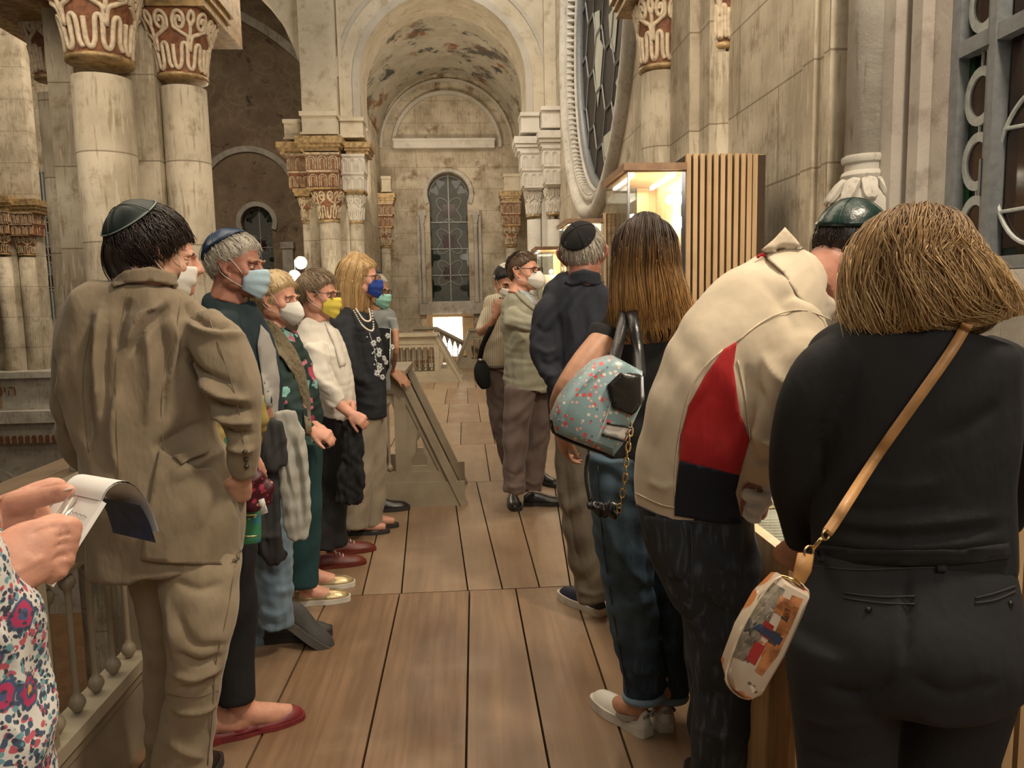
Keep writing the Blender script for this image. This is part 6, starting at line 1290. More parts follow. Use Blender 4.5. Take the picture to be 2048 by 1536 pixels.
def man_bag():
    y = 5.35; h = Head(1012, 565, y, 15, 22, 0, .232).neck(P(1006, 600, y), .055)
    tor = [(1004, 592, y, 13, .9), (1000, 604, y, 30, .7), (996, 640, y, 34, .75), (994, 690, y, 31, .8), (997, 735, y, 28, .8), (997, 740, y, 28, .8)]; arm = [(974, 622, y-.03, 12), (963, 650, y-.08, 11), (960, 662, y-.1, 11)]; fa = [(960, 664, y-.1, 9), (975, 655, y-.24, 8.5), (991, 632, y-.3, 7)]
    l1 = [(990, 735, y, 22, .9), (996, 830, y, 19), (1012, 900, y, 16), (1030, 955, y, 14)]; l2 = [(1012, 735, y+.05, 22, .9), (1045, 830, y+.08, 18), (1078, 940, y+.05, 14)]
    hd = hand(P(991, 632, y-.3), (.4, -.2, .9), (-.3, -1, 0), -1, .17, (55, 58, 60, 62))
    B = person('person in a striped cream shirt and white kippah partly hidden behind the guide', [shrink(q) for q in (tor, arm, l1, l2)]+[T(*fa)]+h.tubes+hd, 'skin_tan', .006, 3, dents(h))
    st = NT('shirt_stripe'); sx = st.n('SeparateXYZ', {0: st.co}).outputs[0]; wv = st.math('SINE', st.math('MULTIPLY', sx, 420.0)); st.done(st.mix(st.ramp(wv, .3, .8), (.55, .49, .37), (.36, .31, .22)), .85, st.bump(st.noise(9), .3, .02))
    garment('shirt', [T(*tor, cap=.02), T(*arm, cap=.02)], 'shirt_stripe', B, .011, 3, (), .004, .09, 3); garment('trousers', [T(*l1, cap=.02), T(*l2, cap=.02)], 'mauve_trouser', B, .011, 2, (), .005, .08, 2)
    m = MB(); Bt = bvh(*T(*tor, k=1.04)); m.add(*seam([(971, 735), (985, 737), (1000, 737), (1012, 735)], Bt, .014, .006, y)); bl = m.build('belt', 'button', B, True); m = MB()
    for x in range(974, 1012, 4): q, n = hit(x, 736, Bt, y); m.tube([q+n*.018+np.array([-.004, 0, -.013]), q+n*.02+np.array([.004, 0, .013])], .0028, 5)
    m.build('braid', 'piping_pale', bl)
    hair_shell(h, B, 'hair_black', .009, strands=200, seed=5); kippah(h, (.15, .1, 1), 42, 'satin_white', B, .014); face_mask(h, 'mask_white', B); h.eyes(B)
    a = PZ(1072, 962); shoe(B, a, a+np.array([.12, -.2, 0]), 'leather_black', .27, 'sole_dark'); a = PZ(1020, 985); shoe(B, a+np.array([0, .25, 0]), a+np.array([.1, .05, 0]), 'leather_black', .27, 'sole_dark')
    V, Fs = remesh([T((962, 722, y-.12, 9, .6), (963, 738, y-.12, 16, .6), (966, 758, y-.12, 16, .6), (972, 774, y-.12, 11, .6))], .008, 3)
    b = tag(mk('shoulder_bag', V, tidy(Fs), 'black_cloth'), 'black shoulder bag hanging beside the striped cream shirt', 'bag'); mk('strap', *strap(spline([P(959, 722, y-.12), P(966, 690, y-.2), P(985, 650, y-.28), P(1000, 606, y-.14), P(1006, 590, y+.02)], 5), .035, .005), 'black_cloth', b)
    m = MB(); m.ell(P(961, 720, y-.14), (.02, .01, .012)); m.build('buckle', 'steel', b, True)
man_bag()
def man_navy():
    y = 3.12; h = Head(1166, 512, y, 166, 6, 3, .238, 1.3).neck(P(1165, 575, y), .060)
    tor = [(1166, 548, y, 30, .9), (1162, 568, y, 58, .65), (1158, 602, y, 76, .55), (1160, 690, y, 74, .62), (1163, 780, y, 72, .66), (1166, 862, y, 66, .68)]
    la = [(1118, 596, y-.0, 26), (1096, 624, y-.02, 29), (1084, 676, y-.03, 26), (1092, 730, y-.05, 22), (1118, 775, y-.08, 17), (1140, 835, y-.06, 14)]; ra = [(1208, 596, y, 26), (1230, 624, y-.02, 28), (1246, 690, y-.02, 22), (1240, 790, y-.02, 18)]
    l1 = [(1150, 855, y, 44, .8), (1150, 950, y, 40), (1160, 1060, y, 36), (1178, 1150, y, 32), (1186, 1200, y, 31)]; l2 = [(1205, 855, y+.04, 42, .8), (1215, 1000, y+.06, 36), (1230, 1190, y+.06, 30)]
    hd = hand(P(1140, 838, y-.06), (.1, .0, -1), (-.3, -1, 0), -1, .18, (25, 28, 32, 36)); hd2 = hand(P(1240, 795, y), (0, 0, -1), (.8, -.5, 0), 1, .18)
    B = person('person in a dark navy jacket and black kippah with silver hair, seen from behind', [shrink(q) for q in (tor, la, ra, l1, l2)]+h.tubes+hd+hd2, 'skin_ruddy', .0055, 3)
    garment('trousers', [T(*l1, cap=.02), T(*l2, cap=.02)], 'taupe_trouser', B, .009, 2, [([(1140, 900), (1160, 1000), (1180, 1150)], 7, .008), ([(1128, 930), (1140, 1040), (1165, 1160)], 6, -.008), ([(1155, 1180), (1185, 1190), (1212, 1180)], 5, .008)], .005, .1, 3)
    jk, jb = garment('jacket', [T(*tor, cap=.02), T(*la, cap=.3), T(*ra, cap=.3)], 'navy_jacket', B, .008, 3, [([(1115, 620), (1122, 690), (1120, 760)], 6, -.010), ([(1135, 610), (1150, 680), (1145, 760)], 8, .010), ([(1170, 600), (1178, 690), (1172, 780)], 9, -.008), ([(1200, 620), (1190, 690), (1196, 770)], 8, .009), ([(1068, 650), (1090, 665), (1112, 660)], 5, -.008), ([(1068, 690), (1092, 705), (1115, 695)], 6, .012), ([(1078, 720), (1098, 730), (1120, 718)], 5, -.012), ([(1088, 745), (1108, 752), (1128, 740)], 5, .010)], .005, .09, 8)
    mk('collar', *patch([(1128, 566), (1145, 544), (1168, 538), (1195, 545), (1210, 564), (1190, 570), (1165, 566), (1145, 572)], bvh(*join([T(*tor), sweep([P(1165, 600, y), h.w([(0, .022, -.03)])[0]], .075, 20)])), .008, 6, .006, depth=y), 'navy_jacket', jk)
    hair_shell(h, B, 'hair_silver', .009, strands=700, length=.05, seed=9, lift=.004); kippah(h, (.16, .80, .58), 50, 'velvet_black', B, .017, 4); glasses(h, 'steel', B, .004, False); h.eyes(B)
    a, t = PZ(1206, 1232), PZ(1140, 1200); shoe(B, a, a+norm(t-a)*.28, 'shoe_navy', .29, 'sole_white', sth=.03); a = PZ(1240, 1225); shoe(B, a, a+np.array([.06, .27, 0]), 'shoe_navy', .29, 'sole_white', sth=.03)
man_navy()
def woman_bag():
    y = 2.24; h = Head(1292, 532, y, 170, 4, 0, .228).neck(P(1290, 612, y), .050)
    tor = [(1288, 606, y, 34, .9), (1284, 630, y, 76, .65), (1284, 664, y, 98, .55), (1288, 740, y, 92, .62), (1286, 830, y, 86, .68), (1280, 905, y, 92, .72), (1278, 925, y, 92, .72)]
    sl = [(1212, 660, y-.03, 34, .9), (1196, 690, y-.05, 32)]; la = [(1205, 680, y-.05, 27, .95), (1166, 728, y-.10, 27, .95), (1132, 778, y-.12, 24, .95), (1118, 812, y-.06, 20), (1122, 850, y+.02, 16)]
    rs = [(1362, 662, y, 34), (1378, 740, y+.02, 30), (1380, 860, y+.06, 22)]
    l1 = [(1240, 910, y-.02, 62, .85), (1244, 1010, y-.02, 62), (1250, 1100, y-.02, 59), (1266, 1230, y, 52), (1284, 1340, y+.02, 42), (1288, 1392, y+.02, 38)]; l2 = [(1318, 910, y+.04, 58, .85), (1326, 1050, y+.06, 52), (1340, 1180, y+.06, 42), (1344, 1300, y+.055, 36), (1341, 1392, y+.05, 33)]
    hl, tl = PZ(1296, 1474), PZ(1204, 1412); hl2 = PZ(1334, 1466); d1 = norm(tl-hl); d2 = norm(np.array([.02, 1, 0])); ft = foot(hl+d1*.045+np.array([0, 0, .09]), hl+d1*.17+np.array([0, 0, .04]), .032)+foot(hl2+d2*.045+np.array([0, 0, .09]), hl2+d2*.17+np.array([0, 0, .04]), .032)
    hd = hand(P(1122, 852, y+.02), (.1, .3, -1), (-1, -.2, 0), -1, .165, (30, 35, 40, 45))
    B = person('person with long dark-to-golden hair, black top and blue jeans, seen from behind', [shrink(q) for q in (tor, rs, l1, l2)]+[T(*la)]+h.tubes+ft+hd, 'skin_tan', .0055, 3)
    jn, jb = garment('jeans', [T(*l1, cap=.02), T(*l2, cap=.02), T((1280, 905, y, 94, .72), (1282, 960, y, 96, .74), cap=.02)], 'jeans_blue', B, .008, 3, [([(1210, 1040), (1245, 1120), (1300, 1180)], 12, .012), ([(1200, 1090), (1240, 1170), (1290, 1230)], 10, -.010), ([(1225, 1180), (1265, 1210), (1310, 1200)], 10, .010), ([(1235, 1260), (1270, 1285), (1315, 1270)], 9, -.008), ([(1240, 1320), (1280, 1345), (1318, 1330)], 8, .009), ([(1300, 1110), (1335, 1140), (1370, 1150)], 9, .010), ([(1320, 1200), (1345, 1220), (1370, 1215)], 8, -.008)], .005, .1, 6)
    s = MB(); s.add(*seam([(1196, 930), (1204, 1060), (1220, 1180), (1240, 1300), (1256, 1385)], jb, .0018, .002, y)); s.build('seam', 'shoe_navy', jn, True)
    for cx, cy, w_, yy in ((1287, 1393, 40, y+.02), (1341, 1393, 33, y+.05)): q = P(cx, cy, yy); mk('cuff', *torus(q, w_/F*yy*.97, .012, None, 28, 8, 1, .8), 'jeans_light', jn)
    tp, tb = garment('top', [T(*tor, cap=.02), T(*sl, cap=.02), T(*rs[:2], cap=.02)], 'black_tee', B, .008, 3, (), .004, .1, 4)
    long_hair(B, [(1292, 445, y-.01, 30, 1.3), (1291, 462, y-.015, 52, 1.3), (1290, 500, y-.02, 62, 1.25), (1291, 550, y-.03, 66, 1.1), (1297, 600, y-.06, 76, .7), (1302, 635, y-.06, 82, .45), (1306, 668, y-.06, 84, .42)], 'hair_ombre', n=44, strands=2400, thick=.0013, wave=.13, wfreq=1.9, seed=21, u0=(0, .55), jag=.5, out=.05)
    for a, d in ((hl, d1), (hl2, d2)):
        o, f = shoe(B, a, a+d*.25, 'leather_white', .262, 'sole_white', (.068, .060, .056, .050, .042, .026), 1.0, .028, name='sneaker'); lettering('NIKE', f(-.012, 0, .072), .020, np.c_[norm(np.cross(d, (0, 0, 1))), (0, 0, 1), -d], 'logo_grey', o, .002)
        sd = -.037
        sw = [(.42, .036), (.30, .030), (.16, .046), (.05, .072)]; up = [(.42, .044), (.30, .050), (.18, .060), (.05, .072)]
        for q in (-1, 1):
            m = MB(); A_ = spline([f(t, q*np.interp(t, (0, .2, .45), (.030, .036, .041)), z) for t, z in sw], 4); C_ = spline([f(t, q*np.interp(t, (0, .2, .45), (.029, .034, .038)), z) for t, z in up], 4); n_ = np.cross(d, (0, 0, 1))*q
            A_ += n_*.0015; C_ += n_*.0015; quad_strip(A_, C_, m); quad_strip(C_-n_*.003, A_-n_*.003, m); m.build('swoosh', 'logo_grey', o)
    # floral shoulder bag with black handles and chain
    yb = y-.24
    V, Fs = remesh([T((1200, 745, yb, 62, .35), (1195, 800, yb, 86, .40), (1190, 850, yb, 88, .40), (1200, 880, yb, 84, .35), side=P(1300, 905, yb)-P(1100, 830, yb))], .006, 3)
    poly = [(1192, 722), (1228, 712), (1284, 742), (1286, 800), (1250, 880), (1226, 911), (1180, 894), (1112, 866), (1104, 838), (1120, 800), (1150, 760)]
    m = MB(); q = [P(a, b, yb-.05) for a, b in poly]; n_ = norm(np.cross(q[4]-q[0], q[8]-q[0])); V = []; c0 = np.mean(q, 0); k = len(q)
    ring = lambda s_, dy: [c0+(p-c0)*s_+np.array([0, dy, 0]) for p in q]
    V = ring(.80, -.035)+ring(.97, -.018)+ring(1, .0)+ring(1, .06)+ring(.97, .08)+ring(.8, .09); Fs = [tuple(range(k-1, -1, -1)), tuple(range(5*k, 6*k))]+[(j*k+i, j*k+(i+1) % k, (j+1)*k+(i+1) % k, (j+1)*k+i) for j in range(5) for i in range(k)]
    b = tag(mk('shoulder_bag', V, Fs, 'bag_floral', smooth='auto'), 'pale blue floral shoulder bag with black handles and a gold chain', 'bag'); BB = bvh(np.array(V), Fs)
    mk('pocket', *patch([(1214, 770), (1240, 745), (1282, 752), (1284, 798), (1262, 830), (1225, 815)], BB, .012, 8, .010, depth=yb), 'leather_black', b)
    m = MB(); m.add(*seam([(1104, 840), (1112, 868), (1180, 896), (1226, 912)], BB, .005, .002, yb)); m.build('base_trim', 'leather_black', b, True); m = MB(); m.add(*seam([(1226, 790), (1210, 840), (1186, 893)], BB, .0015, .003, yb)); m.build('piping', 'satin_white', b, True)
    mk('label_band', *patch([(1215, 845), (1263, 854), (1252, 882), (1204, 868)], BB, .004, 8, .003, depth=yb), 'paper', b); m = MB(); m.add(*seam([(1213, 846), (1262, 855)], BB, .003, .007, yb)); m.add(*seam([(1203, 868), (1250, 882)], BB, .003, .007, yb)); m.build('label_stripe', 'leather_black', b, True)
    for pts in ([(1205, 742, yb-.04), (1222, 735, yb-.06), (1236, 690, y-.2), (1248, 640, y-.13), (1252, 616, y-.07), (1256, 612, y+.02)], [(1280, 752, yb-.04), (1276, 700, y-.2), (1268, 650, y-.16), (1262, 620, y-.1), (1260, 612, y+.02)]): mk('handle', *strap(spline([P(*q_) for q_ in pts], 5), .032, .004), 'leather_black', b)
    m = MB(); m.add(*torus(P(1203, 742, yb-.05), .014, .003, rot(0, 70), 18, 6)); m.build('ring', 'gold_metal', b, True)
    m = MB(); cp = spline([P(a, bb, yb-.07) for a, bb in ((1258, 800), (1262, 850), (1254, 910), (1250, 960), (1242, 1005), (1236, 1026))], 6); L = np.r_[0, np.cumsum(np.linalg.norm(np.diff(cp, axis=0), axis=1))]
    for i, s_ in enumerate(np.arange(0, L[-1], .021)):
        p = np.array([np.interp(s_, L, cp[:, j]) for j in range(3)]); m.add(*torus(p, .010, .0024, rot(90 if i % 2 else 15, 90, 0), 14, 6, 1, 1.0) if False else torus(p, .0085, .0024, np.array(Matrix.Rotation(math.radians(80 if i % 2 else 10), 3, 'Z'))@np.array([[.75, 0, 0], [0, 0, 1.], [0, 1.55, 0]]), 16, 6))
    m.build('chain', 'gold_metal', b, True)
    V, Fs = remesh([T((1180, 1005, yb, 9, .8), (1198, 1020, yb, 16, .7), (1222, 1022, yb, 16, .7), (1240, 1024, yb, 8, .7))], .005, 2); V = sculpt(V, Fs, (), .005, .03, 1, (1, 1, 1)); mk('chain_pad', V, tidy(Fs), 'leather_black', b); mk('strap', *strap(spline([P(1178, 900, yb+.08), P(1172, 950, yb+.05), P(1182, 1008, yb)], 4), .012, .004), 'leather_black', b)
    for sg, a in ((-1, 'left'), (1, 'right')): m = MB(); m.box((-.001, -.001, -.001), (.001, .001, .001)) if False else None
woman_bag()
def man_polo():
    y = 1.80; h = Head(1696, 508, 1.93, 118, 36, -8, .236).neck(P(1612, 590, 1.84), .064)
    tor = [(1385, 1012, 1.76, 119, .75), (1390, 930, 1.74, 122, .78), (1415, 830, 1.72, 128, .8), (1462, 730, 1.72, 134, .8), (1522, 640, 1.75, 124, .8), (1580, 570, 1.80, 86, .85), (1612, 540, 1.83, 52, .9)]
    ra = [(1560, 650, 1.70, 84, .9), (1580, 740, 1.62, 84, .9), (1562, 840, 1.60, 72), (1535, 920, 1.62, 50), (1522, 962, 1.64, 34)]
    l1 = [(1386, 990, 1.76, 116, .78), (1398, 1075, 1.76, 116, .8), (1420, 1150, 1.76, 100), (1446, 1240, 1.77, 78), (1448, 1340, 1.78, 68), (1440, 1440, 1.79, 62), (1436, 1560, 1.80, 60), (1432, 1700, 1.81, 58), (1432, 1745, 1.81, 56)]; l2 = [(1400, 1010, 1.88, 92, .8), (1420, 1200, 1.98, 66), (1430, 1400, 2.02, 55), (1432, 1640, 2.02, 50)]
    hd = hand(P(1520, 965, 1.64), P(1505, 1010, 1.66)-P(1520, 965, 1.64), (-.2, -1, 0), 1, .18, (45, 48, 52, 56))
    B = person('person in a cream polo with red side panel bending over the display table', [shrink(q) for q in (tor, ra, l1, l2)]+h.tubes+hd, 'skin_ruddy', .0055, 3, dents(h))
    jn, jb = garment('jeans', [T(*l1, cap=.02), T(*l2, cap=.02)], 'jeans_black', B, .008, 3, [([(1400, 1080), (1450, 1130), (1515, 1140)], 14, .010), ([(1390, 1180), (1440, 1230), (1520, 1230)], 14, -.010), ([(1395, 1290), (1440, 1320), (1505, 1300)], 12, .010), ([(1385, 1380), (1440, 1400), (1500, 1380)], 10, -.008), ([(1460, 1080), (1470, 1250), (1480, 1400)], 14, .008), ([(1385, 1450), (1440, 1470), (1495, 1460)], 9, .008)], .005, .12, 3)
    mk('back_pocket', *patch([(1290, 1030), (1374, 1042), (1376, 1130), (1366, 1160), (1336, 1150), (1300, 1105), (1284, 1060)], jb, .005, 8, .004, depth=1.7), 'jeans_black', jn)
    s = MB(); s.add(*seam([(1272, 1010), (1330, 1034), (1400, 1044), (1500, 1050)], jb, .0025, .002, 1.7)); s.add(*seam([(1382, 1050), (1384, 1120), (1380, 1190)], jb, .002, .002, 1.7)); s.build('seam', 'charcoal', jn, True)
    po, pb = garment('polo_shirt', [T(*tor, cap=.02), T(*ra, cap=.25)], 'cream_polo', B, .0075, 3, [([(1300, 900), (1345, 800), (1400, 700)], 16, .007), ([(1340, 930), (1370, 850), (1420, 770)], 12, -.007), ([(1490, 720), (1500, 800), (1490, 900)], 8, -.014), ([(1520, 700), (1560, 760), (1640, 790)], 12, .010), ([(1505, 760), (1550, 830), (1600, 850)], 10, -.010), ([(1500, 850), (1530, 890), (1570, 890)], 9, .012), ([(1495, 900), (1520, 925), (1560, 920)], 7, -.012), ([(1560, 540), (1590, 600), (1640, 640)], 12, .008), ([(1500, 540), (1560, 600), (1600, 680)], 14, -.006), ([(1290, 960), (1330, 975), (1360, 960)], 8, .006)], .004, .13, 12)
    rp = mk('red_side_panel', *patch([(1446, 700), (1474, 683), (1466, 735), (1480, 830), (1500, 880), (1478, 950), (1440, 940), (1360, 922), (1362, 870), (1378, 810), (1410, 752)], pb, .005, 7, .004, depth=1.6), 'red_panel', po); rp['label'] = 'red side panel'
    nv = mk('navy_side_panel', *patch([(1360, 920), (1440, 938), (1478, 950), (1470, 985), (1484, 1046), (1430, 1044), (1350, 1030), (1350, 990)], pb, .005, 7, .004, depth=1.6), 'navy_panel', po); nv['label'] = 'navy side panel'
    s = MB()
    for pl in ([(1446, 700), (1400, 745), (1372, 810), (1358, 880), (1350, 960), (1352, 1030)], [(1474, 684), (1530, 640), (1600, 620), (1660, 640)], [(1475, 720), (1490, 800), (1502, 880)], [(1272, 985), (1320, 1008), (1350, 1014)]): s.add(*seam(pl, pb, .0018, .003, 1.6))
    s.build('seam', 'relief_cream', po, True)
    CB = bvh(*join([T(*tor), sweep(spline([P(1560, 640, 1.80), P(1612, 590, 1.84), h.w([(0, .022, -.03)])[0]], 3), .080, 24)]))
    mk('collar', *patch([(1522, 500), (1548, 478), (1570, 454), (1592, 478), (1612, 505), (1640, 560), (1668, 612), (1682, 632), (1640, 640), (1600, 600), (1566, 545), (1535, 518)], CB, .014, 8, .006, depth=1.75), 'cream_polo', po)
    mk('collar_trim', *sweep(lie([(1514, 506), (1524, 500), (1534, 508)], CB, .012, 4, 1.75), .004, 6), 'red_panel', po)
    hair_shell(h, B, 'hair_crop', .005, ((-.10, -.075, -.055, -.03, -.008, .030, .042, .06, .10), (.072, .066, .040, .02, .010, .012, -.03, -.075, -.100)), strands=900, length=.022, thick=.0012, seed=3); kippah(h, (.0, .66, .75), 66, 'satin_green', B, .013, 4); face_mask(h, 'mask_green', B); h.eyes(B)
    V, Fs = remesh([T((1535, 975, 1.62, 14, .4), (1515, 1000, 1.62, 30, .35), (1495, 1030, 1.62, 18, .35))], .005, 1); V = sculpt(V, Fs, (), .008, .035, 5, (1, 1, 1)); tag(mk('tissue', V, tidy(Fs), 'paper'), 'crumpled white paper held at the cream polo cuff', 'paper')
    feet_hidden(B, [(*PZ(1425, 1775)[:2], .03, .26), (*PZ(1430, 1660)[:2], .03, .26)])
man_polo()
def woman_black():
    y = 1.30; h = Head(1826, 590, y+.06, 176, 26, 0, .226).neck(P(1822, 665, y+.02), .056)
    tor = [(1826, 642, y, 82, .8), (1822, 660, y, 140, .6), (1818, 695, y, 196, .5), (1815, 770, y, 205, .56), (1814, 870, y, 204, .60), (1814, 970, y, 196, .66), (1818, 1060, y, 197, .72), (1822, 1112, y, 197, .72), (1822, 1122, y, 196, .72)]
    la = [(1690, 712, y+.01, 50, .9), (1645, 745, y+.02, 60), (1606, 820, y+.03, 56), (1584, 920, y+.07, 47), (1588, 1010, y+.13, 40), (1604, 1085, y+.19, 32)]; ra = [(1960, 712, y, 52, .9), (2010, 745, y+.01, 60), (2046, 820, y+.03, 54), (2060, 900, y+.08, 46), (2040, 990, y+.18, 36), (2010, 1050, y+.26, 30)]
    hip = [(1820, 1100, y, 192, .72), (1814, 1180, y-.01, 216, .74), (1806, 1270, y-.02, 238, .78), (1804, 1330, y-.01, 236, .72)]
    l1 = [(1694, 1270, y-.01, 124, .95), (1688, 1340, y-.005, 118, .95), (1690, 1430, y, 110), (1692, 1540, y+.01, 101), (1694, 1700, y+.02, 90), (1698, 1900, y+.03, 82), (1700, 2170, y+.04, 62)]; l2 = [(1924, 1270, y-.01, 122, .95), (1922, 1340, y-.005, 116, .95), (1906, 1430, y, 106), (1890, 1540, y+.01, 97), (1875, 1700, y+.02, 88), (1870, 1900, y+.03, 80), (1865, 2170, y+.04, 60)]
    hd = hand(P(1602, 1082, y+.19), P(1578, 1115, y+.23)-P(1602, 1082, y+.19), (-.6, -.8, 0), -1, .165, (40, 44, 48, 52))+hand(P(2010, 1052, y+.27), (-.25, 1, -.15), (.2, .1, 1), 1, .165, (12, 14, 16, 18))
    B = person('person in a black knit sweater with wavy honey-blond hair and a crossbody strap', [shrink(q, .72) for q in (tor, la, ra, hip, l1, l2)]+h.tubes+hd, 'skin_tan', .006, 3)
    tr, tb = garment('trousers', [T(*hip, cap=.3), T(*l1, cap=.02), T(*l2, cap=.02)], 'black_trouser', B, .0075, 6, [([(1590, 1430), (1680, 1452), (1790, 1425)], 10, .006), ([(1820, 1425), (1900, 1445), (2010, 1420)], 10, .006), ([(1600, 1500), (1690, 1530), (1780, 1500)], 10, -.005), ([(1812, 1130), (1815, 1240), (1808, 1340)], 10, -.010), ([(1640, 1370), (1720, 1392), (1800, 1350)], 14, -.012), ([(1815, 1350), (1900, 1390), (2000, 1360)], 14, -.010)], .002, .2, 3)
    s = MB()
    for pl in ([(1688, 1186), (1760, 1194), (1830, 1192)], [(1688, 1196), (1760, 1206), (1830, 1208)], [(1950, 1196), (1990, 1186), (2030, 1172)], [(1950, 1206), (1990, 1200), (2030, 1182)], [(1620, 1132), (1720, 1140), (1820, 1136), (1920, 1134), (2012, 1128)]): s.add(*seam(pl, tb, .0016, .0015, 1.25))
    s.build('pocket_welt', 'charcoal', tr, True); mk('belt_loop', *patch([(1872, 1112), (1890, 1110), (1892, 1144), (1874, 1144)], tb, .008, 6, .004, depth=1.25), 'black_trouser', tr)
    for x, yy in ((1738, 1220), (2020, 1208)): q, n = hit(x, yy, tb, 1.25); mk('button', *ellipsoid(q+n*.001, (.006, .004, .006), None, 12, 8), 'leather_black', tr)
    sw, sb = garment('sweater', [T(*tor, cap=.02), T(*la, cap=.3), T(*ra, cap=.3)], 'black_knit', B, .0075, 4, [([(1640, 1035), (1800, 1050), (2010, 1030)], 9, .006), ([(1650, 1060), (1820, 1075), (2012, 1055)], 8, -.006), ([(1645, 1080), (1820, 1095), (2012, 1075)], 8, .007), ([(1660, 1010), (1760, 1022), (1900, 1005)], 9, -.005), ([(1650, 820), (1640, 900), (1640, 980)], 9, -.006), ([(1850, 880), (1940, 850), (2005, 800)], 14, -.005), ([(1680, 950), (1800, 975), (1900, 960)], 14, .004)], .002, .2, 3)
    mk('ribbed_hem', *patch([(1622, 1088), (1720, 1098), (1820, 1100), (1920, 1098), (2016, 1086), (2016, 1116), (1920, 1128), (1820, 1131), (1720, 1128), (1624, 1118)], sb, .004, 9, .005, depth=1.25), 'black_knit', sw)
    long_hair(B, [(1834, 450, y+.06, 44, 1.3), (1832, 474, y+.05, 82, 1.25), (1826, 520, y+.03, 110, 1.15), (1828, 565, y+.01, 122, 1.0), (1842, 605, y-.01, 138, .75), (1852, 640, y-.01, 146, .5), (1856, 662, y-.01, 132, .45), (1860, 676, y-.01, 104, .4)], 'hair_honey', n=48, strands=4200, thick=.0009, wave=.48, wfreq=3.2, seed=31, u0=(0, .6), jag=.6, out=.12)
    feet_hidden(B, [(*PZ(1700, 2230)[:2], 0, .26), (*PZ(1870, 2230)[:2], .03, .26)])
    plain('print_orange', (.52, .20, .07), .45, .3, 40)
    # crossbody bag
    yb = 1.12; q = [P(*a, yb) for a in ((1560, 1150), (1612, 1178), (1600, 1210), (1560, 1300), (1512, 1382), (1486, 1392), (1458, 1372), (1450, 1340), (1480, 1260), (1520, 1190))]; c0 = np.mean(q, 0); k = len(q)
    V = []
    for s_, dy in ((.72, -.030), (.94, -.022), (1.0, -.004), (1.0, .012), (.94, .030), (.72, .036)): V += [c0+(p-c0)*s_+np.array([0, dy, 0]) for p in q]
    Fs = [tuple(range(k-1, -1, -1)), tuple(range(5*k, 6*k))]+[(j*k+i, j*k+(i+1) % k, (j+1)*k+(i+1) % k, (j+1)*k+i) for j in range(5) for i in range(k)]
    b = tag(mk('crossbody_bag', V, Fs, 'street_print', smooth='auto'), 'small crossbody bag printed with orange street scenes on a tan strap', 'bag'); BB = bvh(np.array(V), Fs)
    m = MB(); m.add(*sweep(spline(q, 3, True)+np.array([0, -.006, 0]), .0022, 6, True)); m.build('piping', 'relief_cream', b, True)
    m = MB(); wn = MB(); dk = MB(); gs = MB()
    plain('print_stone', (.24, .20, .15), .5, .3, 60); plain('print_roof', (.03, .045, .09), .5)
    for pl in ([(1546, 1164), (1570, 1180), (1540, 1240), (1497, 1326), (1464, 1312), (1484, 1262), (1520, 1190)],): gs.add(*patch(pl, BB, .0012, 9, .001, depth=yb))
    gs.build('printed_facade', 'print_stone', b); gs = MB(); gs.add(*patch([(1584, 1190), (1606, 1198), (1584, 1250), (1556, 1310), (1524, 1352), (1510, 1342), (1548, 1268)], BB, .0012, 9, .001, depth=yb)); gs.build('printed_facade', 'print_orange', b); gs = MB(); gs.add(*patch([(1506, 1256), (1520, 1247), (1566, 1276), (1558, 1290)], BB, .0022, 8, .001, depth=yb)); gs.build('printed_roof', 'print_roof', b)
    for pl, mt in (([(1560, 1190), (1588, 1205), (1575, 1240), (1548, 1222)], m), ([(1530, 1240), (1548, 1252), (1538, 1280), (1520, 1268)], wn), ([(1510, 1282), (1530, 1292), (1510, 1330), (1492, 1318)], wn), ([(1545, 1260), (1562, 1268), (1550, 1292), (1536, 1282)], dk), ([(1500, 1235), (1515, 1244), (1500, 1272), (1488, 1262)], dk), ([(1570, 1215), (1582, 1222), (1574, 1244), (1562, 1236)], dk)): mt.add(*patch(pl, BB, .002, 9, .002, depth=yb))
    plain('print_red', (.36, .03, .03), .45); plain('print_dark', (.06, .055, .05), .45)
    m.build('printed_wall', 'print_orange', b); wn.build('printed_door', 'print_red', b); dk.build('printed_window', 'print_dark', b)
    mk('tab', *sweep([P(1612, 1108, yb), P(1606, 1140, yb), P(1592, 1180, yb)], [.014, .015, .008], 8, flat=.35), 'leather_tan', b); mk('zip', *sweep([P(1562, 1152, yb-.005), P(1590, 1160, yb-.012), P(1606, 1176, yb-.008)], .003, 6), 'gold_metal', b)
    m = MB(); m.add(*torus(P(1618, 1104, yb), .010, .002, rot(20, 90), 18, 6)); m.add(*sweep([P(1626, 1098, yb), P(1640, 1080, yb), P(1648, 1074, yb)], .0035, 6)); m.add(*torus(P(1652, 1070, yb), .008, .0018, rot(20, 90), 18, 6)); m.build('clasp', 'gold_metal', b, True)
    pts = [P(1654, 1066, yb), P(1672, 1040, yb+.008), P(1696, 1002, yb+.018)]+list(lie([(1730, 950), (1780, 875), (1840, 790), (1890, 720), (1925, 665), (1934, 650)], sb, .011, 5, 1.2)); pts = np.array(pts); pts = np.r_[pts, [P(1936, 640, y+.03)]]
    mk('strap', *strap(spline(np.r_[pts[:3], pts[5:-1:3], pts[-1:]], 4), .0165, .0035), 'leather_tan', b)
woman_black()
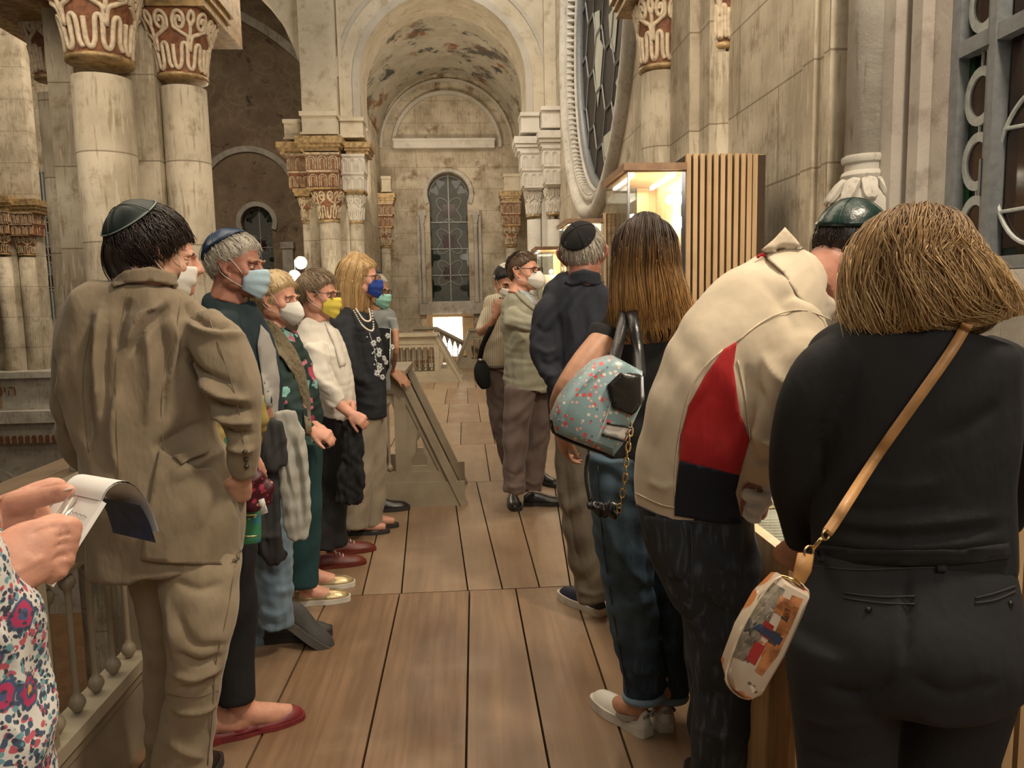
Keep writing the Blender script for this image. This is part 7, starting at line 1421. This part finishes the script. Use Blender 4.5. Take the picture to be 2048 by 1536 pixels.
def note_taker():
    y = .95
    # wrists, forearms and both hands come in from beyond the left edge
    # upper (left) hand holds the pad, lower (right) hand writes
    fa1 = [(-330, 1100, .78, 62, .9), (-200, 1080, .84, 56, .9), (-90, 1062, .90, 48, .8), (-5, 1042, .94, 40, .7)]
    fa2 = [(-330, 1330, .66, 70, .9), (-220, 1285, .70, 68, .9), (-120, 1235, .75, 64, .85), (-30, 1180, .78, 54, .75)]
    sl1 = [(-420, 1060, .72, 110), (-200, 1078, .84, 74), (-80, 1066, .91, 58), (-22, 1052, .935, 48, .8)]
    tor = [(-380, 560, .66, 90, .7), (-380, 640, .66, 240, .55), (-370, 850, .66, 230, .6), (-270, 1100, .70, 205, .7), (-160, 1350, .76, 225, .75), (-140, 1600, .76, 225, .75), (-140, 1900, .76, 205, .75)]
    h = Head(-380, 400, .66, 60, 25, 0, .225).neck(P(-380, 600, .66), .05)
    k1 = P(0, 1040, .94); tb = []
    L = lambda pts, r: tb.append(sweep(spline([P(*p) for p in pts], 4), np.interp(np.linspace(0, 1, 4*(len(pts)-1)+1), np.linspace(0, 1, len(r)), r), 12))
    # left hand: palm behind the pad, thumb lying on it, fingers under
    tb.append(loft(secs([(-20, 1046, .94, 40, .6), (25, 1030, .95, 46, .5), (62, 1015, .96, 42, .45), (88, 1005, .965, 30, .45)]), 16, 4, .5))
    L([(20, 1012, .945), (62, 1000, .94), (105, 990, .938), (134, 984, .935), (147, 987, .935)], [.0155, .0135, .0118, .0108, .0075])
    L([(30, 1000, .965), (75, 978, .985), (110, 968, 1.0), (128, 975, 1.01)], [.012, .0105, .0095, .0075])
    L([(25, 1012, .975), (72, 1000, 1.0), (105, 998, 1.015)], [.012, .010, .008]); L([(20, 1030, .975), (66, 1030, 1.0), (100, 1030, 1.015)], [.012, .010, .008])
    # right hand: loose fist round a pen
    tb.append(loft(secs([(-45, 1190, .78, 52, .7), (0, 1150, .80, 60, .6), (50, 1112, .82, 66, .5), (96, 1088, .835, 56, .5), (118, 1085, .84, 40, .5)]), 18, 4, .5))
    L([(60, 1082, .835), (100, 1062, .84), (132, 1050, .85), (146, 1056, .86), (140, 1072, .865)], [.0135, .0125, .0115, .0105, .008])
    L([(88, 1088, .838), (118, 1072, .842), (142, 1070, .852), (146, 1080, .86)], [.0125, .0115, .0105, .008])
    L([(95, 1108, .838), (122, 1090, .842), (138, 1094, .852), (136, 1108, .858)], [.0125, .0115, .0105, .008])
    L([(96, 1132, .836), (122, 1116, .84), (132, 1122, .848), (126, 1134, .852)], [.0120, .0110, .010, .008])
    L([(92, 1156, .832), (116, 1142, .836), (124, 1150, .842)], [.0110, .0098, .008])
    L([(20, 1100, .83), (70, 1062, .85), (108, 1044, .865), (134, 1044, .872)], [.0135, .0120, .0108, .008])
    B = person('person in a white floral dress writing on a notepad at the left edge', [T(*fa1), T(*fa2), shrink(tor, .8), T((-330, 1100, .78, 62), (-420, 900, .74, 70), (-400, 720, .72, 75)), T((-330, 1330, .66, 70), (-380, 1050, .68, 75), (-300, 720, .70, 75))]+h.tubes+tb, 'skin_pink', .0031, 3, lambda V, Fq: sculpt(V, Fq, [([(112, 1077), (132, 1069), (150, 1069)], 3, -.004), ([(106, 1098), (124, 1088), (142, 1088)], 3, -.0035), ([(104, 1124), (120, 1112), (138, 1114)], 3, -.0035), ([(60, 1072), (95, 1055), (125, 1052)], 4, -.0025), ([(124, 1046), (128, 1058), (126, 1066)], 2.5, -.002), ([(40, 1110), (70, 1120), (95, 1110)], 12, .0018), ([(20, 1150), (60, 1130), (90, 1112)], 5, .0014), ([(100, 984), (104, 992), (102, 1000)], 2.5, -.0016), ([(108, 983), (112, 991), (110, 998)], 2.5, -.0012)]))
    garment('dress', [T(*tor), T((-140, 1100, .80, 120), (-85, 1260, .82, 130), (-60, 1400, .84, 118), (-70, 1540, .84, 118), (-70, 1900, .84, 118))], 'dress_floral', B, .007, 3, [([(-20, 1240), (40, 1330), (52, 1420)], 10, .006), ([(0, 1200), (35, 1290), (30, 1380)], 10, -.006), ([(0, 1440), (40, 1470), (50, 1520)], 9, .006)], .004, .07, 3)
    garment('sleeve', [T(*sl1, cap=.1)], 'dress_floral', B, .006, 3, (), .004, .05, 3); hair_shell(h, B, 'hair_chestnut', .012, strands=100)
    for pl, w_ in (([(126, 982, .930), (146, 976, .928)], .0045),): mk('fingernail', *sweep(spline([P(*p) for p in pl], 4), [.003, .0045, .0048, .0042, .002], 8, flat=.4), 'nail', B)
    mk('ring', *torus(P(140, 1092, .851), .0125, .0016, rot(10, 0, 80), 20, 6), 'gold_metal', B)
    feet_hidden(B, [(*PZ(-230, 2400)[:2], .1, .24)])
    # notepad
    c = [P(205, 1002, .93), P(98, 1170, .86), P(15, 1110, .93), P(128, 985, 1.0)]   # top-right, bottom-right, bottom-left, top-left of the page
    n_ = norm(np.cross(c[1]-c[0], c[3]-c[0])); n_ = n_ if n_@(CAM-c[0]) > 0 else -n_
    m = MB(); m.prism([p-n_*.006 for p in c], n_*.006); pad = tag(m.build('notepad', 'paper'), 'white spiral-less notepad with a curled page held by the note taker' if False else 'white notepad with its front pages folded back, held by the note taker', 'notepad')
    m = MB(); r = np.random.default_rng(2)
    for i in range(7):
        f = .22+.085*i; a, d = c[0]*(1-f)+c[1]*f, c[3]*(1-f)+c[2]*f; p = [a*(1-t)+d*t+n_*(.0006+0*t)+norm(c[1]-c[0])*.0012*math.sin(9*t*7+i) for t in np.linspace(.10, .10+r.uniform(.3, .75), 26)]; m.tube(p, .0003, 4)
    m.build('handwriting', 'ink', pad)
    # pages rolled back over the top edge: from the top edge up, over and down behind
    A = np.array([c[3], c[0]]); up = norm(c[0]-c[1]); prof = [(0, 0), (.007, .011), (.022, .017), (.040, .011), (.054, -.006), (.064, -.028), (.070, -.050), (.072, -.062)]; hz = norm(up*np.array([1, 1, 0]))
    rows = [[A[0]+hz*a+np.array([0, 0, b]) for a, b in prof], [A[1]+hz*a*1.02+np.array([.004*i/7, 0, b]) for i, (a, b) in enumerate(prof)]]
    rs = [spline(q, 3) for q in rows]; k = len(rs[0]); m = MB(); V = [p for q in rs for p in q]+[p-norm(np.cross(rs[0][min(i+1, k-1)]-rs[0][max(i-1, 0)], A[1]-A[0]))*.002 for q in rs for i, p in enumerate(q)]
    m.add(V, [(i, i+1, k+i+1, k+i) for i in range(k-1)]); m.add(V, [(2*k+i+1, 2*k+i, 3*k+i, 3*k+i+1) for i in range(k-1)]); m.build('folded_pages', 'paper', pad, True)
    plain('cover_blue', (.02, .04, .12), .5, .3, 40)
    m = MB(); V2 = [p-hz*.004-np.array([0, 0, .013]) for q in [x[int(k*.55):] for x in rs] for p in q]; kk = k-int(k*.55); m.add(V2, [(i, i+1, kk+i+1, kk+i) for i in range(kk-1)]); m.build('cover', 'cover_blue', pad, True)
    m = MB(); a, b = P(147, 994, .925), P(112, 1050, .862); m.tube([a, a*.9+b*.1, a*.88+b*.12, b, b+(b-a)*.4], [.0045, .0055, .0065, .0062, .0062], 12); pn = tag(m.build('pen', 'lens', smooth=True), 'clear plastic pen in the note taker\'s fingers', 'pen')
    m = MB(); m.tube([a*.95+b*.05, b], .0018, 8); m.build('pen_refill', 'satin_white', pn, True)
note_taker()
